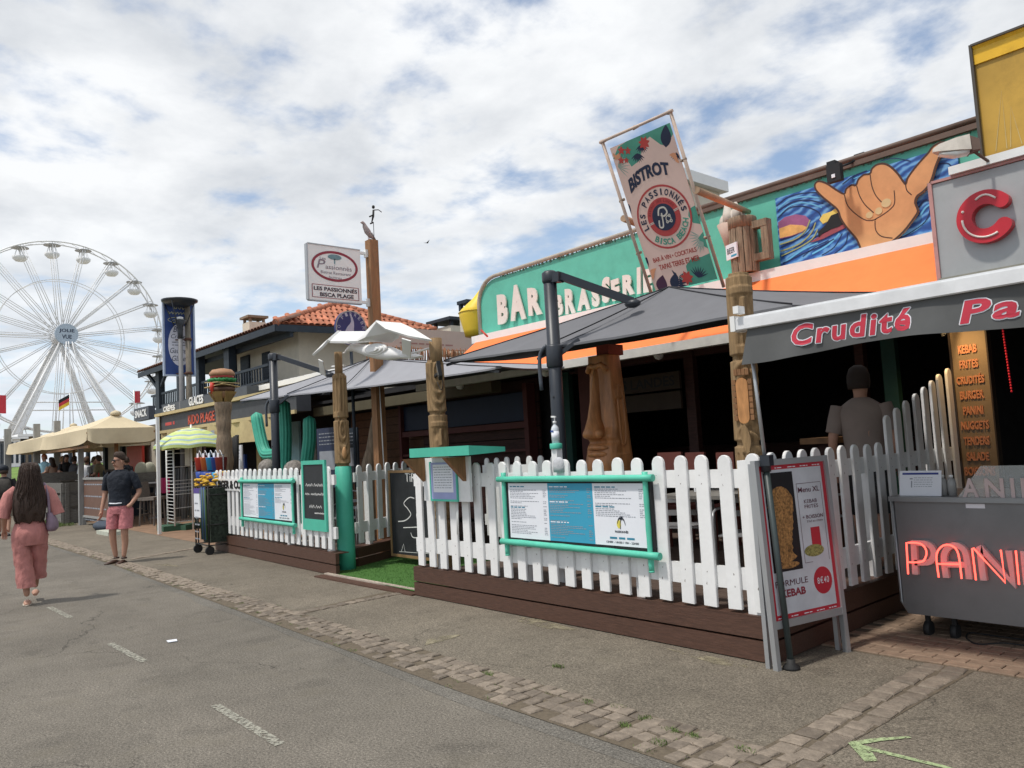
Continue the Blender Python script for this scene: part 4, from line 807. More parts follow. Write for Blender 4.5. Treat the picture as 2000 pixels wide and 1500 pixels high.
# ================================================================ menu boards on the fences
def menu_board(label,F,a0,a1,b0,b1,c,seed,s=1.0):
    t=thing('menu_board',label,'menu board',F(a0,b0,c)); g=G(); g.fbox(F,a0,a1,b0,b1,c,c+.03); part('backing',g,black,t)
    W=a1-a0;H=b1-b0; m=.055*s; x0,x1,y0,y1=a0+m,a1-m*.9,b0+m*.7,b1-m*.7; w=x1-x0; h=y1-y0; q1=x0+w*.325;q2=x0+w*.655
    g=G(); g.fbox(F,x0,q1,y0,y1,c+.03,c+.032); pp=part('sheet',g,paper,t); g=G(); g.fbox(F,q2,x1,y0,y1,c+.03,c+.032); part('sheet',g,paper,t); g=G(); g.fbox(F,q1,q2,y0,y1,c+.03,c+.032); p2=part('centre_sheet',g,paper_blue,t)
    gi=G(); gb=G(); gw=G(); lh=h/36
    def col(xa,xb,lines,gg,sd,heads,gh,stop=0):
        for k in range(lines):
            y=y1-h*.04-(k+1)*h*.93/32
            if k in heads: scrib(gh,F,xa,xa+(xb-xa)*.45,y,lh*1.1,c+.0335,seed=sd+k)
            else:
                rn=random.Random(sd*91+k)
                if rn.random()<.18: continue
                scrib(gg,F,xa,xa+(xb-xa)*rn.uniform(.25,.85),y,lh*.62,c+.0335,seed=sd+k)
                if rn.random()<.8: scrib(gg,F,xb-(xb-xa)*.09,xb-.002,y,lh*.62,c+.0335,seed=sd+k+500)
    col(x0+w*.015,q1-w*.012,31,gi,seed,(0,13),gb); col(q1+w*.012,q2-w*.012,31,gi,seed+50,(0,9,21),gw); col(q2+w*.015,x1-w*.015,17,gi,seed+90,(0,11),gb)
    part('fine_print',gi,ink_soft,pp)['kind']='stuff'; part('heading',gb,mat('teal_ink',(.03,.22,.33),.6) if 'teal_ink' not in MATS else MATS['teal_ink'],pp); part('heading',gw,paper,p2)
    cx_=q2+(x1-q2)*.52; cy_=y0+h*.33; g=G(); g.prism(disc(F,cx_-h*.05,cy_+h*.02,h*.045,h*.07,16),F,c+.0325,c+.0335); part('logo_sun',g,mat('logo_yellow',(.72,.62,.10),.6) if 'logo_yellow' not in MATS else MATS['logo_yellow'],pp)
    g=G(); stroke(g,smooth([(cx_-h*.02,cy_-h*.06),(cx_-.02*h,cy_+.03*h),(cx_,cy_+.09*h)],3),h*.015,F,c+.034)
    for dx,dy in ((-.08,.0),(-.05,.05),(.05,.05),(.09,-.02),(.0,.12),(.04,.11)): stroke(g,smooth([(cx_,cy_+.09*h),(cx_+dx*h*.6,cy_+(.11+dy*.3)*h),(cx_+dx*h,cy_+dy*h+.02*h)],3),[h*.02]*3+[h*.014]*3+[h*.004],F,c+.0342)
    text(g,'PASSIONNÉS',F,cx_-h*.14,cy_-h*.12,cx_+h*.14,cy_-h*.075,c+.034,bold=.03); part('logo',g,ink,pp)
    g=G(); text(g,'OUVERT 7J/7 RESTAURANT',F,cx_-h*.28,y0+h*.115,cx_+h*.28,y0+h*.15,c+.034,bold=.02) if 0 else scrib(g,F,cx_-h*.26,cx_+h*.26,y0+h*.11,h*.05,c+.034,seed=seed+7); part('fine_print',g,MATS['teal_ink'],pp)
    g=G(); text(g,'12H00 - 14H30 / 19H - 22H00',F,cx_-h*.34,y0+h*.04,cx_+h*.34,y0+h*.075,c+.034,bold=.02); part('opening_hours',g,ink,pp)
    cc=c+.055; r=.026*s
    def cane(p,q,r=r):
        g=G(); n=14; P=Vector(p);Q=Vector(q); pts=[P.lerp(Q,k/n) for k in range(n+1)]; g.tube(pts,[r*(1.10 if k%4==2 else 1-.0*k) for k in range(n+1)],10)
        g.tube([P-(Q-P).normalized()*.001,P+(Q-P).normalized()*.012],r*1.02,10); return g
    o=.055*s
    part('bamboo_rail',cane(F(a0-o*1.1,b1+.0,cc),F(a1+o*.9,b1+.005,cc)),aqua_b,t); part('bamboo_rail',cane(F(a0-o*.9,b0,cc),F(a1+o*1.2,b0-.012,cc),r*1.05),aqua_b,t)
    part('bamboo_upright',cane(F(a0+.0,b0-.13*s,cc-.02),F(a0-.0,b1+.06*s,cc-.02),r*.85),aqua_b,t); part('bamboo_upright',cane(F(a1-.04*s,b0-.14*s,cc-.02),F(a1-.045*s,b1+.05*s,cc-.02),r*.85),aqua_b,t)
    return t
A=BFF.hit(988,930);B=BFF.hit(1287,1085); menu_board('larger menu board with turquoise centre in an aqua bamboo frame on the big fence',BFF,BFF.hit(993,928)[0],BFF.hit(1289,1083)[0],.675,1.245,.026,3)
menu_board('smaller menu board with turquoise centre in an aqua bamboo frame on the left fence',LFF,LFF.hit(479,936)[0],LFF.hit(584,1018)[0],.62,1.22,.026,40)
def chalkboard(label,F,a0,a1,b0,b1,c,frame,fw_,marks,foot=None):
    t=thing('chalkboard',label,'chalkboard',F(a0,b0,c)); g=G(); g.fbox(F,a0+fw_*.5,a1-fw_*.5,b0+fw_*.5,b1-fw_*.5,c,c+.018); part('slate',g,slate,t); g=G(); fb=foot or fw_
    g.fbox(F,a0,a0+fw_,b0,b1,c,c+.03); g.fbox(F,a1-fw_,a1,b0,b1,c,c+.03); g.fbox(F,a0+fw_,a1-fw_,b1-fw_,b1,c,c+.029); g.fbox(F,a0+fw_,a1-fw_,b0,b0+fb,c,c+.029); part('frame',g,frame,t); g=G(); marks(g,F,c+.0195); part('chalk_writing',g,chalk,t); return t
a0=LFF.hit(597,960)[0];a1=LFF.hit(643,960)[0]
def mk1(g,F,c):
    w=a1-a0
    def cur(x0,x1,y,h,sd):
        rn=random.Random(sd); n=int((x1-x0)/(h*.45)); stroke(g,smooth([(x0+(x1-x0)*i/n,y+h*(.5 if i%2 else -.2)*rn.uniform(.5,1.1)) for i in range(n+1)],2),.009,F,c)
    cur(a0+w*.15,a0+w*.45,1.16,.06,1);cur(a0+w*.50,a0+w*.88,1.16,.06,2);cur(a0+w*.12,a0+w*.3,1.04,.05,3);cur(a0+w*.36,a0+w*.9,1.04,.05,4);cur(a0+w*.28,a0+w*.5,.87,.06,5);cur(a0+w*.55,a0+w*.8,.87,.06,6);cur(a0+w*.5,a0+w*.93,.79,.03,7)
chalkboard('tall slim chalkboard in an aqua frame on the left fence beside the gate post',LFF,a0,a1,.56,1.50,.026,aqua,.055,mk1,foot=.15)
b0x=INF.hit(762,1000)[0]; 
def mk2(g,F,c):
    x=Bx0
    text(g,'TiRs',F,x+.42,1.14,x+.72,1.26,c,bold=.0)
    stroke(g,smooth([(x+.62,.92),(x+.50,.93),(x+.36,.85),(x+.45,.78),(x+.52,.70),(x+.38,.62),(x+.20,.60)],4),.014,F,c); stroke(g,smooth([(x+.75,.75),(x+.66,.72),(x+.68,.64),(x+.82,.63)],4),.013,F,c); stroke(g,[(x+.32,.52),(x+.8,.55)],.012,F,c); stroke(g,smooth([(x+.5,.46),(x+.55,.40),(x+.7,.41)],3),.012,F,c)
    stroke(g,[(x+.25,.2),(x+.31,.30),(x+.34,.2)],.008,F,c); stroke(g,[(x+.2,.19),(x+.9,.21)],.006,F,c)
FC=FY(5.9); h_=FC.hit(764,1000)[0]; Bx0=h_
chalkboard('large chalkboard with wooden frame standing inside the entrance on the turf',FC,h_,h_+1.0,.12,1.30,0,mat('oak_frame',(.28,.17,.08),.6,var=.2),.035,mk2)
# notice shelter at the entrance
FH=FY(4.70); sh=thing('notice_shelter','small white notice stand with aqua roof board beside the entrance','notice stand',(-6.5,4.7,.85))
x0=FH.hit(832,940)[0];x1=FH.hit(922,940)[0]; g=G(); g.fbox(FH,x0,x1,1.03,1.47,0,.03); part('back_board',g,white_paint,sh)
g=G(); a,b=OY(800,890,4.42).x,OY(916,885,4.42).x; g.add([V(a,4.42,1.485),V(b,4.42,1.485),V(b,4.42,1.575),V(a,4.42,1.575),V(a+.05,4.86,1.50),V(b+.0,4.86,1.50),V(b+.0,4.86,1.545),V(a+.05,4.86,1.545)],[(0,1,2,3),(7,6,5,4),(0,4,5,1),(3,2,6,7),(1,5,6,2),(0,3,7,4)]); part('roof_board',g,aqua,sh)
for x in (x0-.02,x1-.11):
    g=G(); F_=Fr((x,4.66,0),(0,-1,0),(0,0,1)); g.prism([(-.01,1.22),(.24,1.47),(-.01,1.47)],Fr((x,4.67,0),(0,-1,0),(0,0,1)),-.06,0); part('bracket',g,wood2,sh)
g=G(); nx0=FH.hit(849,940)[0]; nx1=FH.hit(898,940)[0]; g.fbox(FH,nx0,nx1,1.05,1.42,.031,.045); np_=part('lilac_backing',g,mat('lilac_print',(.33,.37,.62),.5),sh); g=G(); g.fbox(FH,nx0-.018,nx0,1.03,1.43,.031,.05); g.fbox(FH,nx1,nx1+.015,1.03,1.43,.031,.05); g.fbox(FH,nx0,nx1,1.03,1.05,.031,.05); part('notice_frame',g,aqua,sh)
g=G(); g.fbox(FH,nx0+.04,nx1-.05,1.12,1.40,.045,.047); ps=part('notice_sheet',g,paper,np_); 
g=G(); 
for k in range(9): scrib(g,FH,nx0+(.06 if k>1 else .05),nx1-.07,1.37-k*.026,.012,.0475,seed=k)
part('fine_print',g,ink_soft,sh)
g=G(); g.tube([(nx1-.08,4.72,1.05),(nx1-.075,4.70,.70)],.012,6); g.fbox(BFF,0,0,0,0,0,0) if 0 else None; part('door_bolt',g,white_metal,sh)
# lettering board on the left fence
a=LFF.hit(421,945);b=LFF.hit(474,950); sgn=thing('name_board','white board with black capital letters on the left end of the picket fence','sign',LFF(a[0],1.1)); g=G(); g.fbox(LFF,a[0],b[0]+.08,1.06,1.26,.026,.04); part('board',g,white_paint,sgn); g=G(); text(g,'BURGER & CO',LFF,a[0]+.04,1.09,b[0]+.04,1.23,.041,.008,bold=.04); part('lettering',g,black,sgn)
# ================================================================ hand gel post
p=OY(1088,905,4.98); hx=p.x; hg=thing('hand_gel_stand','white hand gel bottle in an aqua ring on a post behind the fence','hand gel stand',(hx,4.98,0)); g=G(); g.box(hx-.035,hx+.035,4.95,5.02,.2,1.51); part('post',g,white_paint,hg)
g=G(); g.lathe([(.055,1.50),(.057,1.505),(.057,1.545),(.05,1.55)],(hx,4.98,0),16); part('ring',g,aqua,hg)
g=G(); g.lathe([(.035,1.50),(.036,1.68),(.03,1.70),(.012,1.72),(.012,1.735)],(hx,4.98,0),14); bt=part('bottle',g,mat('clear_plastic',(.62,.66,.70),.2,var=.03),hg); g=G(); g.lathe([(.016,1.73),(.018,1.75),(.006,1.755),(.006,1.79)],(hx,4.98,0),10); g.bar((hx-.025,4.97,1.795),(hx+.04,4.955,1.79),.015); part('pump',g,white_metal,bt); g=G(); g.lathe([(.037,1.58),(.037,1.66)],(hx,4.98,0),14); part('label',g,paper,bt); g=G(); g.box(hx-.02,hx+.015,4.939,4.942,1.655,1.668); part('blue_mark',g,blue_pl,bt)
# cloth cover tied on a picket
p=OY(1090,905,4.73); g=G(); g.lathe([(.065,1.30),(.068,1.35),(.06,1.40),(.03,1.425),(.01,1.43)],(p.x,4.74,0),12,sc=(1,.5)); solo('cloth_cover',g,mat('grey_cloth',(.45,.46,.48),.9,var=.2,bump=1,bscale=30),'grey cloth tied over a picket above the larger menu board','cloth')
# ================================================================ moai carving
def moai():
    c=V(-5.87,6.55,0); t=thing('moai_statue','tall carved wooden moai head with varnished reddish crown behind the big fence','statue',(c.x,c.y,.26)); yaw=R(-90); n=88; rings=[]; H0,H1=.26,2.50; nz=150
    for k in range(nz+1):
        z=H0+(H1-H0)*k/nz; q=(z-H0)/(H1-H0)
        wx=.33*(1-q)**.0*(1.0-.10*q-.28*q*q)*.98 if q>0 else .33; wx=.275-.12*q-.02*q*q; wy=.245-.09*q
        ring=[]
        for i in range(n):
            a=2*math.pi*i/n; ca,sa=math.cos(a),math.sin(a); e=.45; x=abs(ca)**e*math.copysign(1,ca)*wx; y=abs(sa)**e*math.copysign(1,sa)*wy
            # face looks along +x in local
            if ca>0:
                u=y/wy; x-=.055*math.exp(-((abs(u)-.62)/.34)**4)*max(0,min(1,(z-1.60)/.10))*max(0,min(1,(2.40-z)/.12)); x+=.03*math.exp(-((z-1.30)/.12)**2)
                x-=.035*math.exp(-((z-1.535)/.03)**2)
            y+=.0
            s_=abs(sa)**2*math.copysign(1,sa)
            yy=y+s_*.035*math.exp(-((ca)/.30)**2)*(1 if 1.25<z<2.1 else 0)*math.cos((z-1.67)*3.2)
            yy+=-s_*.03*math.exp(-((ca)/.14)**2)*(1 if 1.4<z<2.0 else 0)
            ring.append(c+V(math.cos(yaw)*x-math.sin(yaw)*yy,math.sin(yaw)*x+math.cos(yaw)*yy,z))
        rings.append(ring)
    g=G(); g.loft(rings,0,True,True); part('head',g,moai_m,t)
    def W(x,y,z): return c+V(math.cos(yaw)*x-math.sin(yaw)*y,math.sin(yaw)*x+math.cos(yaw)*y,z)
    def fx_(z): q=(z-.26)/2.24; return .275-.12*q-.02*q*q
    g=G(); rr=[]
    for z,w,d in ((2.40,.030,.015),(2.2,.034,.05),(2.0,.042,.085),(1.8,.055,.125),(1.70,.075,.16),(1.64,.10,.185),(1.60,.105,.18),(1.575,.08,.13),(1.565,.05,.08)):
        f=fx_(z)-.05; rr.append([W(f,-w,z),W(f+d*.8,-w*.85,z),W(f+d+.05,-w*.35,z),W(f+d+.05,w*.35,z),W(f+d*.8,w*.85,z),W(f,w,z)])
    g.loft(rr[::-1],0,True,True)
    for s_ in (-1,1): g.ell(W(fx_(1.62)+.06,s_*.085,1.625),.055,.055,.05,12,8)
    part('nose',g,moai_m,t)
    for z,h in ((1.475,.026),(1.405,.030)):
        g=G(); g.tube([W(fx_(z)-.02,-.15,z-.01),W(fx_(z)+.02,-.09,z),W(fx_(z)+.035,0,z+.004),W(fx_(z)+.02,.09,z),W(fx_(z)-.02,.15,z-.01)],[h*.5,h,h*1.1,h,h*.5],10); part('lip',g,moai_m,t)
    g=G(); g.tube([W(fx_(2.38)-.03,-.15,2.33),W(fx_(2.38)+.005,-.08,2.39),W(fx_(2.38)+.015,0,2.37),W(fx_(2.38)+.005,.08,2.39),W(fx_(2.38)-.03,.15,2.33)],.032,10); part('brow',g,moai_m,t)
    for s_ in (-1,1):
        g=G(); e=[(.02,2.15),(-.04,2.12),(-.055,1.9),(-.05,1.65),(-.02,1.50),(.03,1.52),(.04,1.70),(.035,1.95),(.02,2.15)]; g.tube([W(a-.02,s_*(.245-.09*(z-.26)/2.24+.0),z) for a,z in smooth(e,3)],.017,8); part('ear',g,moai_m,t)
    g=G(); g.box(c.x-.06,c.x+.12,c.y-.05,c.y+.2,2.505,2.62); part('red_top',g,mat('red_stain',(.25,.035,.022),.5,var=.3),t)
moai()
# ================================================================ seagull sculpture across the gate
FS=FY(5.28); gull=thing('seagull_sculpture','large white wooden seagull with spread wings spanning the two gate poles','sculpture',(-8.5,5.28,2.8))
def S(px,py,c=0): a,b=FS.hit(px,py); return FS(a,b,c)
g=G(); body=[(672,690,.006),(680,683,.03),(690,678,.055),(700,680,.06),(715,684,.075),(740,687,.10),(765,691,.085),(785,693,.045),(798,694,.02)]
g.tube([S(x,y) for x,y,_ in body],[r for _,_,r in body],14); part('body',g,white_paint,gull)
g=G(); g.tube([S(664,692),S(676,688)],[.004,.014],6); part('beak',g,white_paint,gull)
for i,(rx,ry) in enumerate(((.275,.078),(.215,.056),(.15,.035))):
    a,b=FS.hit(744,683); g=G(); rr=[]
    for q,cc_ in ((.90,.06),(1.0,.075),(.96,.095),(.88,.10)): rr.append([FS(a+math.cos(t)*rx*q,b-.18*math.cos(t)*rx*q*.35+math.sin(t)*ry*q,cc_+i*.022) for t in [2*math.pi*k/32 for k in range(32)]])
    g.loft(rr); part('breast_ring',g,white_paint,gull)
def slab(pts,th=.028):
    g=G(); n=len(pts); top=[S(*p) for p in pts]; nn=(top[1]-top[0]).cross(top[-1]-top[0]).normalized()
    if nn.dot(CP-top[0])<0: nn=-nn
    g.loft([[q-nn*th for q in top],top],0,True,False); return g
gull_in=mat('gull_white',(.72,.72,.70),.5,var=.03)
part('wing',slab([(709,668,.22),(682,668,.30),(680,648,.12),(709,646,-.10),(733,662,-.08)]),gull_in,gull)
part('wing_tip',slab([(683,668,.305),(675,681,.33),(659,697,.36),(663,674,.22),(679,648.5,.12)]),gull_in,gull)
part('wing',slab([(724,668,.20),(745,661,.24),(762,631,.20),(783,644,-.02),(768,660,-.08),(753,669,-.08)]),gull_in,gull)
part('wing_tip',slab([(761,629,.21),(790,631,.05),(811,642,.02),(850,664,.05),(822,657,.18),(783,644,.22)]),gull_in,gull)
g=G(); g.add([],[]); part('tail',slab([(783,690,.02),(800,690,-.1),(812,694,-.1),(806,698,.0),(788,697,.04)]),gull_in,gull)
def solar(pts,lab):
    t=thing('solar_panel',lab,'solar panel',S(*pts[0])); A,B,C_,D_=[S(*p) for p in pts]; nrm=(B-A).cross(D_-A).normalized()*.012; g=G(); g.loft([[A,B,C_,D_],[A-nrm,B-nrm,C_-nrm,D_-nrm]],0,True,False); part('frame',g,white_metal,t)
    if nrm.dot(CP-A)<0: nrm=-nrm
    g=G(); L_=lambda u,v:(A.lerp(B,u)).lerp(D_.lerp(C_,u),v)+nrm*.3+(nrm if 0 else V(0,0,0))
    for i in range(2):
        for j in range(4): g.quad(L_(.06+.46*i,.05+.235*j),L_(.48+.46*i,.05+.235*j),L_(.48+.46*i,.26+.235*j),L_(.06+.46*i,.26+.235*j))
    part('cells',g,mat('solar_cells',(.05,.06,.09),.2,var=.2) if 'solar_cells' not in MATS else MATS['solar_cells'],t); return t
t=solar([(787,692,.0),(820,662,.25),(838,667,.25),(803,697,.0)],'small solar panel beside the right gate pole under the seagull wing')
g=G(); g.tube([S(800,690,-.03),S(835,679,-.05)],.014,6); part('bracket',g,white_metal,t)
t=solar([(626,728,.0),(655,702,.25),(664,707,.25),(637,734,.0)],'small pale solar panel left of the left gate pole'); g=G(); g.tube([S(645,716,-.03),S(668,714,-.05)],.014,6); part('bracket',g,white_metal,t)
p=OY(858,728,5.2); fl_=thing('floodlight','small black floodlight clamped to the right gate pole','floodlight',(p.x,5.2,p.z)); g=G(); FL=Fr(p,(.75,-.5,.25),(-.1,-.1,1)); g.fbox(FL,-.02,.13,-.08,.09,-.02,.02); part('housing',g,black,fl_); g=G(); g.fbox(FL,0,.11,-.06,.07,.02,.024); part('lens',g,mat('dull_glass',(.2,.2,.2),.2),fl_); g=G(); g.bar(p,(-7.40,5.3,p.z-.02),.03); g.tube(smooth([p,p+V(.06,0,-.12),p+V(.02,0,-.2),p+V(-.05,0,-.1)],3),.006,4); part('bracket',g,black,fl_)
# ================================================================ sign on the tall post
sx0,sy0=-10.4,6.36; tp_=OX(726,470,sx0).z; sp_=thing('sign_post','tall square brown wooden post carrying the white hanging sign','post',(sx0,sy0,0)); g=G(); g.box(sx0-.075,sx0+.075,sy0-.075,sy0+.075,0,tp_); part('shaft',g,wood2,sp_)
g=G(); g.tube([(sx0+.09,sy0,1.2),(sx0+.09,sy0-.02,2.6)],.01,5); part('cable',g,white_metal,sp_)
FSn=FX(sx0); c=[FSn.hit(600,475),FSn.hit(703,489),FSn.hit(603,584)]; a0,a1,b1,b0=c[0][0],c[1][0],c[0][1],c[2][1]; hs_=thing('hanging_sign','white double-sided hanging sign with red oval on the brown post','sign',FSn(a0,b0)); g=G(); g.fbox(FSn,a0,a1,b0,b1,-.05,.0); part('panel',g,white_metal,hs_)
g=G(); g.fbox(FSn,a0-.02,a0,b0,b1,-.06,.01); g.fbox(FSn,a0,a1,b1,b1+.015,-.06,.01); g.fbox(FSn,a0,a1,b0-.015,b0,-.06,.01); part('frame',g,grey_alu,hs_)
for b in (b1-.03,b0+.03): g=G(); g.fbox(FSn,a1,sy0-.075,b-.02,b+.02,-.045,-.005); g.fbox(FSn,sy0-.12,sy0-.075,b-.06,b+.06,-.05,.01); part('bracket',g,white_metal,hs_)
W=a1-a0;H=b1-b0; g=G(); ringpoly(g,FSn,a0+W*.5,b0+H*.64,W*.44,H*.28,W*.045,0,.004,n=44,wb=H*.045); ringpoly(g,FSn,a0+W*.5,b0+H*.16,W*.445,H*.115,.0001,0,.004,n=4) if 0 else None
for (x0,x1,y0,y1) in ((.06,.94,.045,.055),(.06,.94,.275,.285),(.055,.067,.05,.28),(.933,.945,.05,.28)): g.quad(FSn(a0+W*x0,b0+H*y0,.004),FSn(a0+W*x1,b0+H*y0,.004),FSn(a0+W*x1,b0+H*y1,.004),FSn(a0+W*x0,b0+H*y1,.004))
part('red_oval',g,red_d,hs_)
g=G(); text(g,'LES PASSIONNÉS',FSn,a0+W*.09,b0+H*.175,a0+W*.91,b0+H*.262,.004,bold=.03); text(g,'BISCA PLAGE',FSn,a0+W*.2,b0+H*.07,a0+W*.84,b0+H*.145,.004,bold=.03); part('lettering',g,mat('plum_ink',(.055,.03,.045),.6),hs_)
g=G(); text(g,'Les',FSn,a0+W*.22,b0+H*.74,a0+W*.33,b0+H*.79,.004); text(g,'P',FSn,a0+W*.16,b0+H*.58,a0+W*.32,b0+H*.74,.0035,shear=.2); text(g,'assionnés',FSn,a0+W*.32,b0+H*.58,a0+W*.82,b0+H*.66,.004); text(g,'Bistrot Restaurant',FSn,a0+W*.23,b0+H*.49,a0+W*.80,b0+H*.545,.004); text(g,'huitres',FSn,a0+W*.38,b0+H*.415,a0+W*.62,b0+H*.46,.004); part('lettering',g,mat('faded_ink',(.25,.20,.24),.6),hs_)
g=G(); g.prism(disc(FSn,a0+W*.50,b0+H*.81,W*.13,H*.05,18),FSn,.001,.005); g.prism([(a0+W*.49,b0+H*.68),(a0+W*.505,b0+H*.68),(a0+W*.51,b0+H*.78),(a0+W*.485,b0+H*.78)],FSn,.001,.005); part('tree_emblem',g,mat('faded_teal',(.16,.27,.30),.6),hs_)
# pigeon and iron figure on the post top
def pigeon():
    p=V(sx0,sy0-.05,tp_); t=solo; g=G(); g.tube([p+V(.02,.10,.02),p+V(.02,.03,.06),p+V(.01,-.02,.13),p+V(0,-.06,.21),p+V(0,-.075,.255),p+V(0,-.10,.27),p+V(0,-.135,.262)],[.008,.035,.052,.038,.024,.026,.005],10); b_=thing('bird','small pale bird perched on top of the brown sign post','bird',p); part('body',g,mat('feather',(.34,.28,.27),.8,var=.25,scale=30),b_)
    g=G(); g.tube([p+V(.03,.11,.015),p+V(.035,.02,.10)],[.006,.03],6); part('wing',g,mat('feather_dark',(.22,.19,.19),.8),b_); g=G(); g.tube([p+V(-.01,-.0,.0),p+V(-.01,-.0,.09)],.005,4); g.tube([p+V(.02,-.0,.0),p+V(.02,-.0,.09)],.005,4); part('leg',g,red_d,b_)
pigeon()
p=V(sx0,sy0+.05,tp_); g=G(); g.tube([p,p+V(0,0,.30)],.006,4); fig=thing('iron_figure','small dark iron figure on a rod above the brown sign post','ornament',p)
part('rod',g,pole_dark,fig); g=G(); q=p+V(0,0,.30); g.tube([q+V(0,-.03,0),q+V(0,0,.10),q+V(0,.01,.20)],[.01,.02,.018],6); g.ell(q+V(0,.01,.25),.025,.025,.03,8,6); g.tube([q+V(0,.01,.20),q+V(0,.10,.22),q+V(0,.16,.19)],.008,4); g.tube([q+V(0,0,.12),q+V(0,-.07,.08)],.012,4); g.tube([q,q+V(0,-.06,-.03)],.012,4); part('figure',g,rubber,fig)
# blue round sign behind
p=OX(686,640,-11.2); FR=FX(-11.2); c=FR.hit(686,640); r_=(FR.hit(716,640)[0]-FR.hit(656,640)[0])/2; t=thing('round_sign','blue round sign with ring of white letters behind the brown sign post','sign',FR(*c)); g=G(); g.prism(disc(FR,c[0],c[1],r_,r_*1.0,36),FR,-.05,0); part('disc',g,mat('round_blue',(.035,.04,.16),.5),t); g=G(); ringpoly(g,FR,c[0],c[1],r_,r_,.02,0,.005)
part('rim',g,sign_grey,t); g=G()
for i,ch in enumerate('I O   F I R R E B M A   B I Z E'): 
    if ch==' ': continue
    th=R(200-i*11); F2=Fr(FR(c[0]+math.cos(th)*r_*.80,c[1]+math.sin(th)*r_*.80,.004),FR.u*math.sin(th)-FR.v*math.cos(th),FR.u*math.cos(th)+FR.v*math.sin(th)); text(g,ch,F2,-.022,-.03,.022,.03,0)
part('lettering',g,mat('pale_letter',(.45,.47,.60),.5),t); g=G(); g.prism(smooth([(c[0]-.10,c[1]-.2),(c[0]+.02,c[1]-.12),(c[0]+.05,c[1]+.1),(c[0]-.02,c[1]+.24),(c[0]+.0,c[1]+.10),(c[0]-.08,c[1]),(c[0]-.12,c[1]-.1),(c[0]-.10,c[1]-.2)],3),FR,.001,.006); part('emblem',g,MATS['pale_letter'],t)
g=G(); g.tube([FR(c[0],c[1]-r_,-.03),FR(c[0],1.0,-.03)],.03,6); part('post',g,navy,t)
# driftwood and rope by the post
g=G(); A=OY(718,905,6.6); g.tube(smooth([(A.x,6.6,.2),(A.x+.02,6.6,1.2),(A.x+.12,6.62,1.6),(A.x+.22,6.65,2.1),(A.x+.34,6.7,2.5)],3),[.17,.16,.15,.14,.13,.12,.10,.09,.08,.07,.06,.05,.04][:13],9); solo('driftwood_trunk',g,wood_old,'leaning driftwood trunk beside the brown sign post','driftwood')
